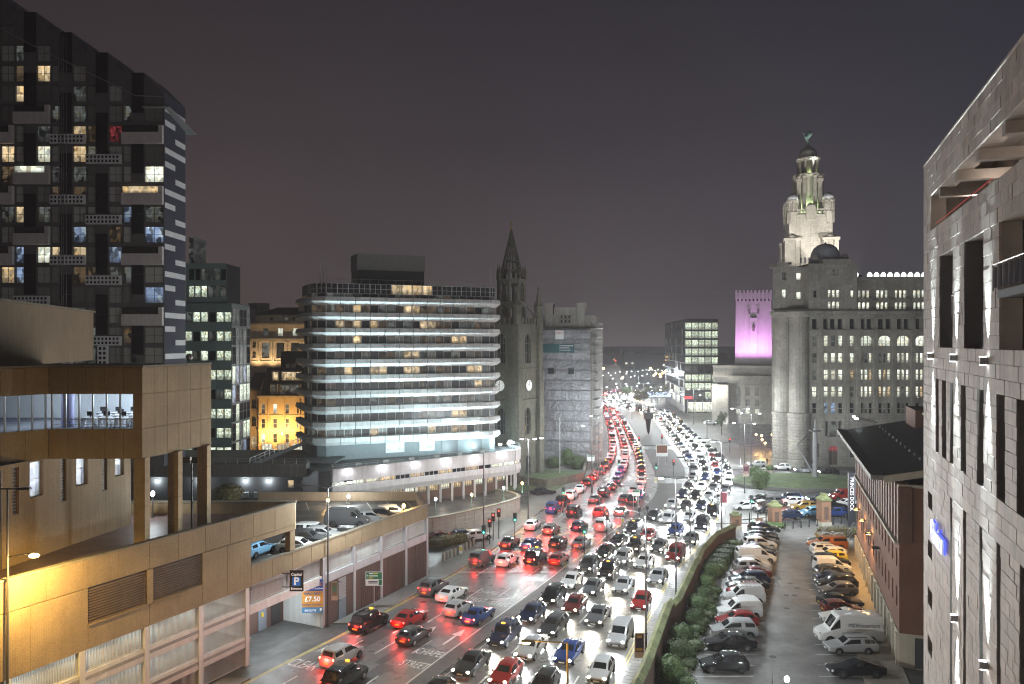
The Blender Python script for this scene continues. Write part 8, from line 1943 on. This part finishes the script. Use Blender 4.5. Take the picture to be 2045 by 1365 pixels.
# ================================================================== people crossing
def person(px, py, h, top, legs, label, pose=0.0, rz=0.0):
    p = gp(px, py); t = thing('person', label, 'person', (p.x, p.y, .13), rz); s = h/1.75
    vs = [(0,0,.95),(0,0,1.2),(0,0,1.42),(0,0,1.52),(0,0,1.63),(0,0,1.74), (.09,0,.9),(.10,-.05+pose,.5),(.10,.02+pose,.06),(.10,-.12+pose,.03), (-.09,0,.9),(-.10,-.02-pose,.5),(-.10,.06-pose,.06),(-.10,-.08-pose,.03), (.2,0,1.40),(.25,.02,1.12),(.24,-.08,.88),(.24,-.12,.78), (-.2,0,1.40),(-.25,.02,1.12),(-.24,-.08,.88),(-.24,-.12,.78)]
    es = [(0,1),(1,2),(2,3),(3,4),(4,5),(0,6),(6,7),(7,8),(8,9),(0,10),(10,11),(11,12),(12,13),(2,14),(14,15),(15,16),(16,17),(2,18),(18,19),(19,20),(20,21)]
    rd_ = [.16,.16,.17,.06,.10,.08,.10,.075,.055,.05,.10,.075,.055,.05,.075,.055,.045,.035,.075,.055,.045,.035]
    me = bpy.data.meshes.new('body'); me.from_pydata([(a*s, b_*s, c*s) for a, b_, c in vs], es, [])
    def ss(o):
        o.modifiers.new('k', 'SKIN')
        for i, r in enumerate(rd_): me.skin_vertices[0].data[i].radius = (r*s, r*s*.8)
        me.skin_vertices[0].data[0].use_root = True
        sb = o.modifiers.new('s', 'SUBSURF'); sb.levels = 1
    em = bake(me, ss)
    em.materials.clear()
    for m_ in (top, legs, mat('skin', (.42,.27,.2), .6, var=0), mat('hair', (.03,.02,.015), .7, var=0)): em.materials.append(m_)
    for pl in em.polygons:
        c = pl.center
        pl.material_index = 1 if c.z < .92*s else (3 if c.z > 1.68*s or (c.z > 1.56*s and c.y > .02) else (2 if c.z > 1.49*s or (c.z < .86*s and abs(c.x) > .2*s) else 0)); pl.use_smooth = True
    ob_ = bpy.data.objects.new('body', em); COL.objects.link(ob_); ob_.parent = t
    return t
MC = lambda n, c: mat(n, c, .8, var=.1)
person(1277,1033,1.75,MC('dark_coat',(.03,.03,.04)),MC('dark_trousers',(.02,.02,.025)),'person in dark coat waiting on the median by the direction sign',.08,.4)
person(1293,1030,1.68,MC('black_jacket',(.02,.02,.02)),MC('jeans',(.04,.05,.09)),'person in black jacket and jeans standing on the median',-.05,2.5)
person(1124,1027,1.7,MC('pink_top',(.35,.09,.14)),MC('grey_trousers',(.08,.08,.08)),'person in a pink top walking on the left pavement',.15,1.0)
person(1532,930,1.75,MC('dark_coat',(.03,.03,.04)),MC('dark_trousers',(.02,.02,.025)),'person in dark clothes crossing before the stone landmark',.15,-.6)

# dark monument, blue fairy lights and far amber lamps beyond the bend
q = gp(1295,868); t = thing('dark_monument', 'dark top-heavy monument on a tapering shaft in the far reservation', 'monument', (q.x, q.y, .1)); h = at(1295,812,q.y).z
b = MB(); b.lathe([(.12,0),(.5,1.0),(1.0,h*.55)], 0, 0, 8); b.build('shaft', M_BLACK, t)
b = MB(); b.box(-1.3, 1.3, -.9, .9, h*.55, h*.78); b.build('block', M_DGREY, t); b = MB(); b.lathe([(.5,h*.78),(.35,h*.92),(.05,h)], 0, 0, 8); b.build('finial', M_BLACK, t)
q = at(1313,792,352); t = thing('fairy_lights', 'canopy of blue fairy lights strung near the far bend', 'lights', (q.x, 352, 0)); rnd = random.Random(9)
for sx in (-5.6, 0, 5.6): b = MB(); b.tube((sx,0,0), (sx,0,q.z), .08, n=6); b.build('post', M_POLE, t)
b = MB()
for k in range(170):
    x_, y2, z_ = rnd.uniform(-5.8,5.8), rnd.uniform(-2,2), q.z+rnd.uniform(-.1,2.0)*(1 if rnd.random() < .7 else .3); b.box(x_-.07, x_+.07, y2-.07, y2+.07, z_-.07, z_+.07)
b.build('bulbs', glow('fairy_blue', (.45,.6,1.0), 5), t, kind='stuff')
b = MB(); b.box(-6, 6, -2.2, 2.2, q.z-.5, q.z-.35); b.build('canopy', M_DGREY, t)
for i, (x, y) in enumerate(((1211,714),(1213,720),(1225,719),(1229,722),(1235,714),(1299,738),(1306,752),(1318,750),(1324,747),(1328,745),(1319,754),(1243,757),(1310,748),(1205,738))):
    Y = 440 if y > 735 else 600; q = at(x, y, Y); t = thing('distant_lamp', ('tiny amber lamp, %s of the scatter over the far bend' % ORD[i]) if i != 3 else 'tiny red warning lamp on the far skyline', 'lamp', (q.x, Y, 0), 0, 'far amber lamps')
    b = MB(); b.tube((0,0,0), (0,0,q.z), .12, n=6); b.build('post', M_POLE, t); b = MB(); b.lathe([(.05,q.z),(.55,q.z+.4),(.55,q.z+.9),(.05,q.z+1.2)], 0, 0, 8); b.build('bulb', G_WARM if i != 3 else G_RED, t)
# ================================================================== damp night air
hz = MB(); hz.box(-420, 420, -30, 1150, -1.2, 100); HZ = hz.build('haze', None, kind='stuff')
hm = bpy.data.materials.new('haze_air'); hm.use_nodes = True; hn = hm.node_tree
hn.nodes.remove(hn.nodes['Principled BSDF']); pv = hn.nodes.new('ShaderNodeVolumePrincipled'); pv.inputs['Density'].default_value = HAZE
pv.inputs['Color'].default_value = (.92,.92,.94,1); pv.inputs['Anisotropy'].default_value = .3
hn.links.new(pv.outputs[0], hn.nodes['Material Output'].inputs['Volume']); HZ.data.materials.append(hm); hm.cycles.homogeneous_volume = True
tag(HZ, 'damp night haze filling the air over the city', 'haze', kind='stuff')
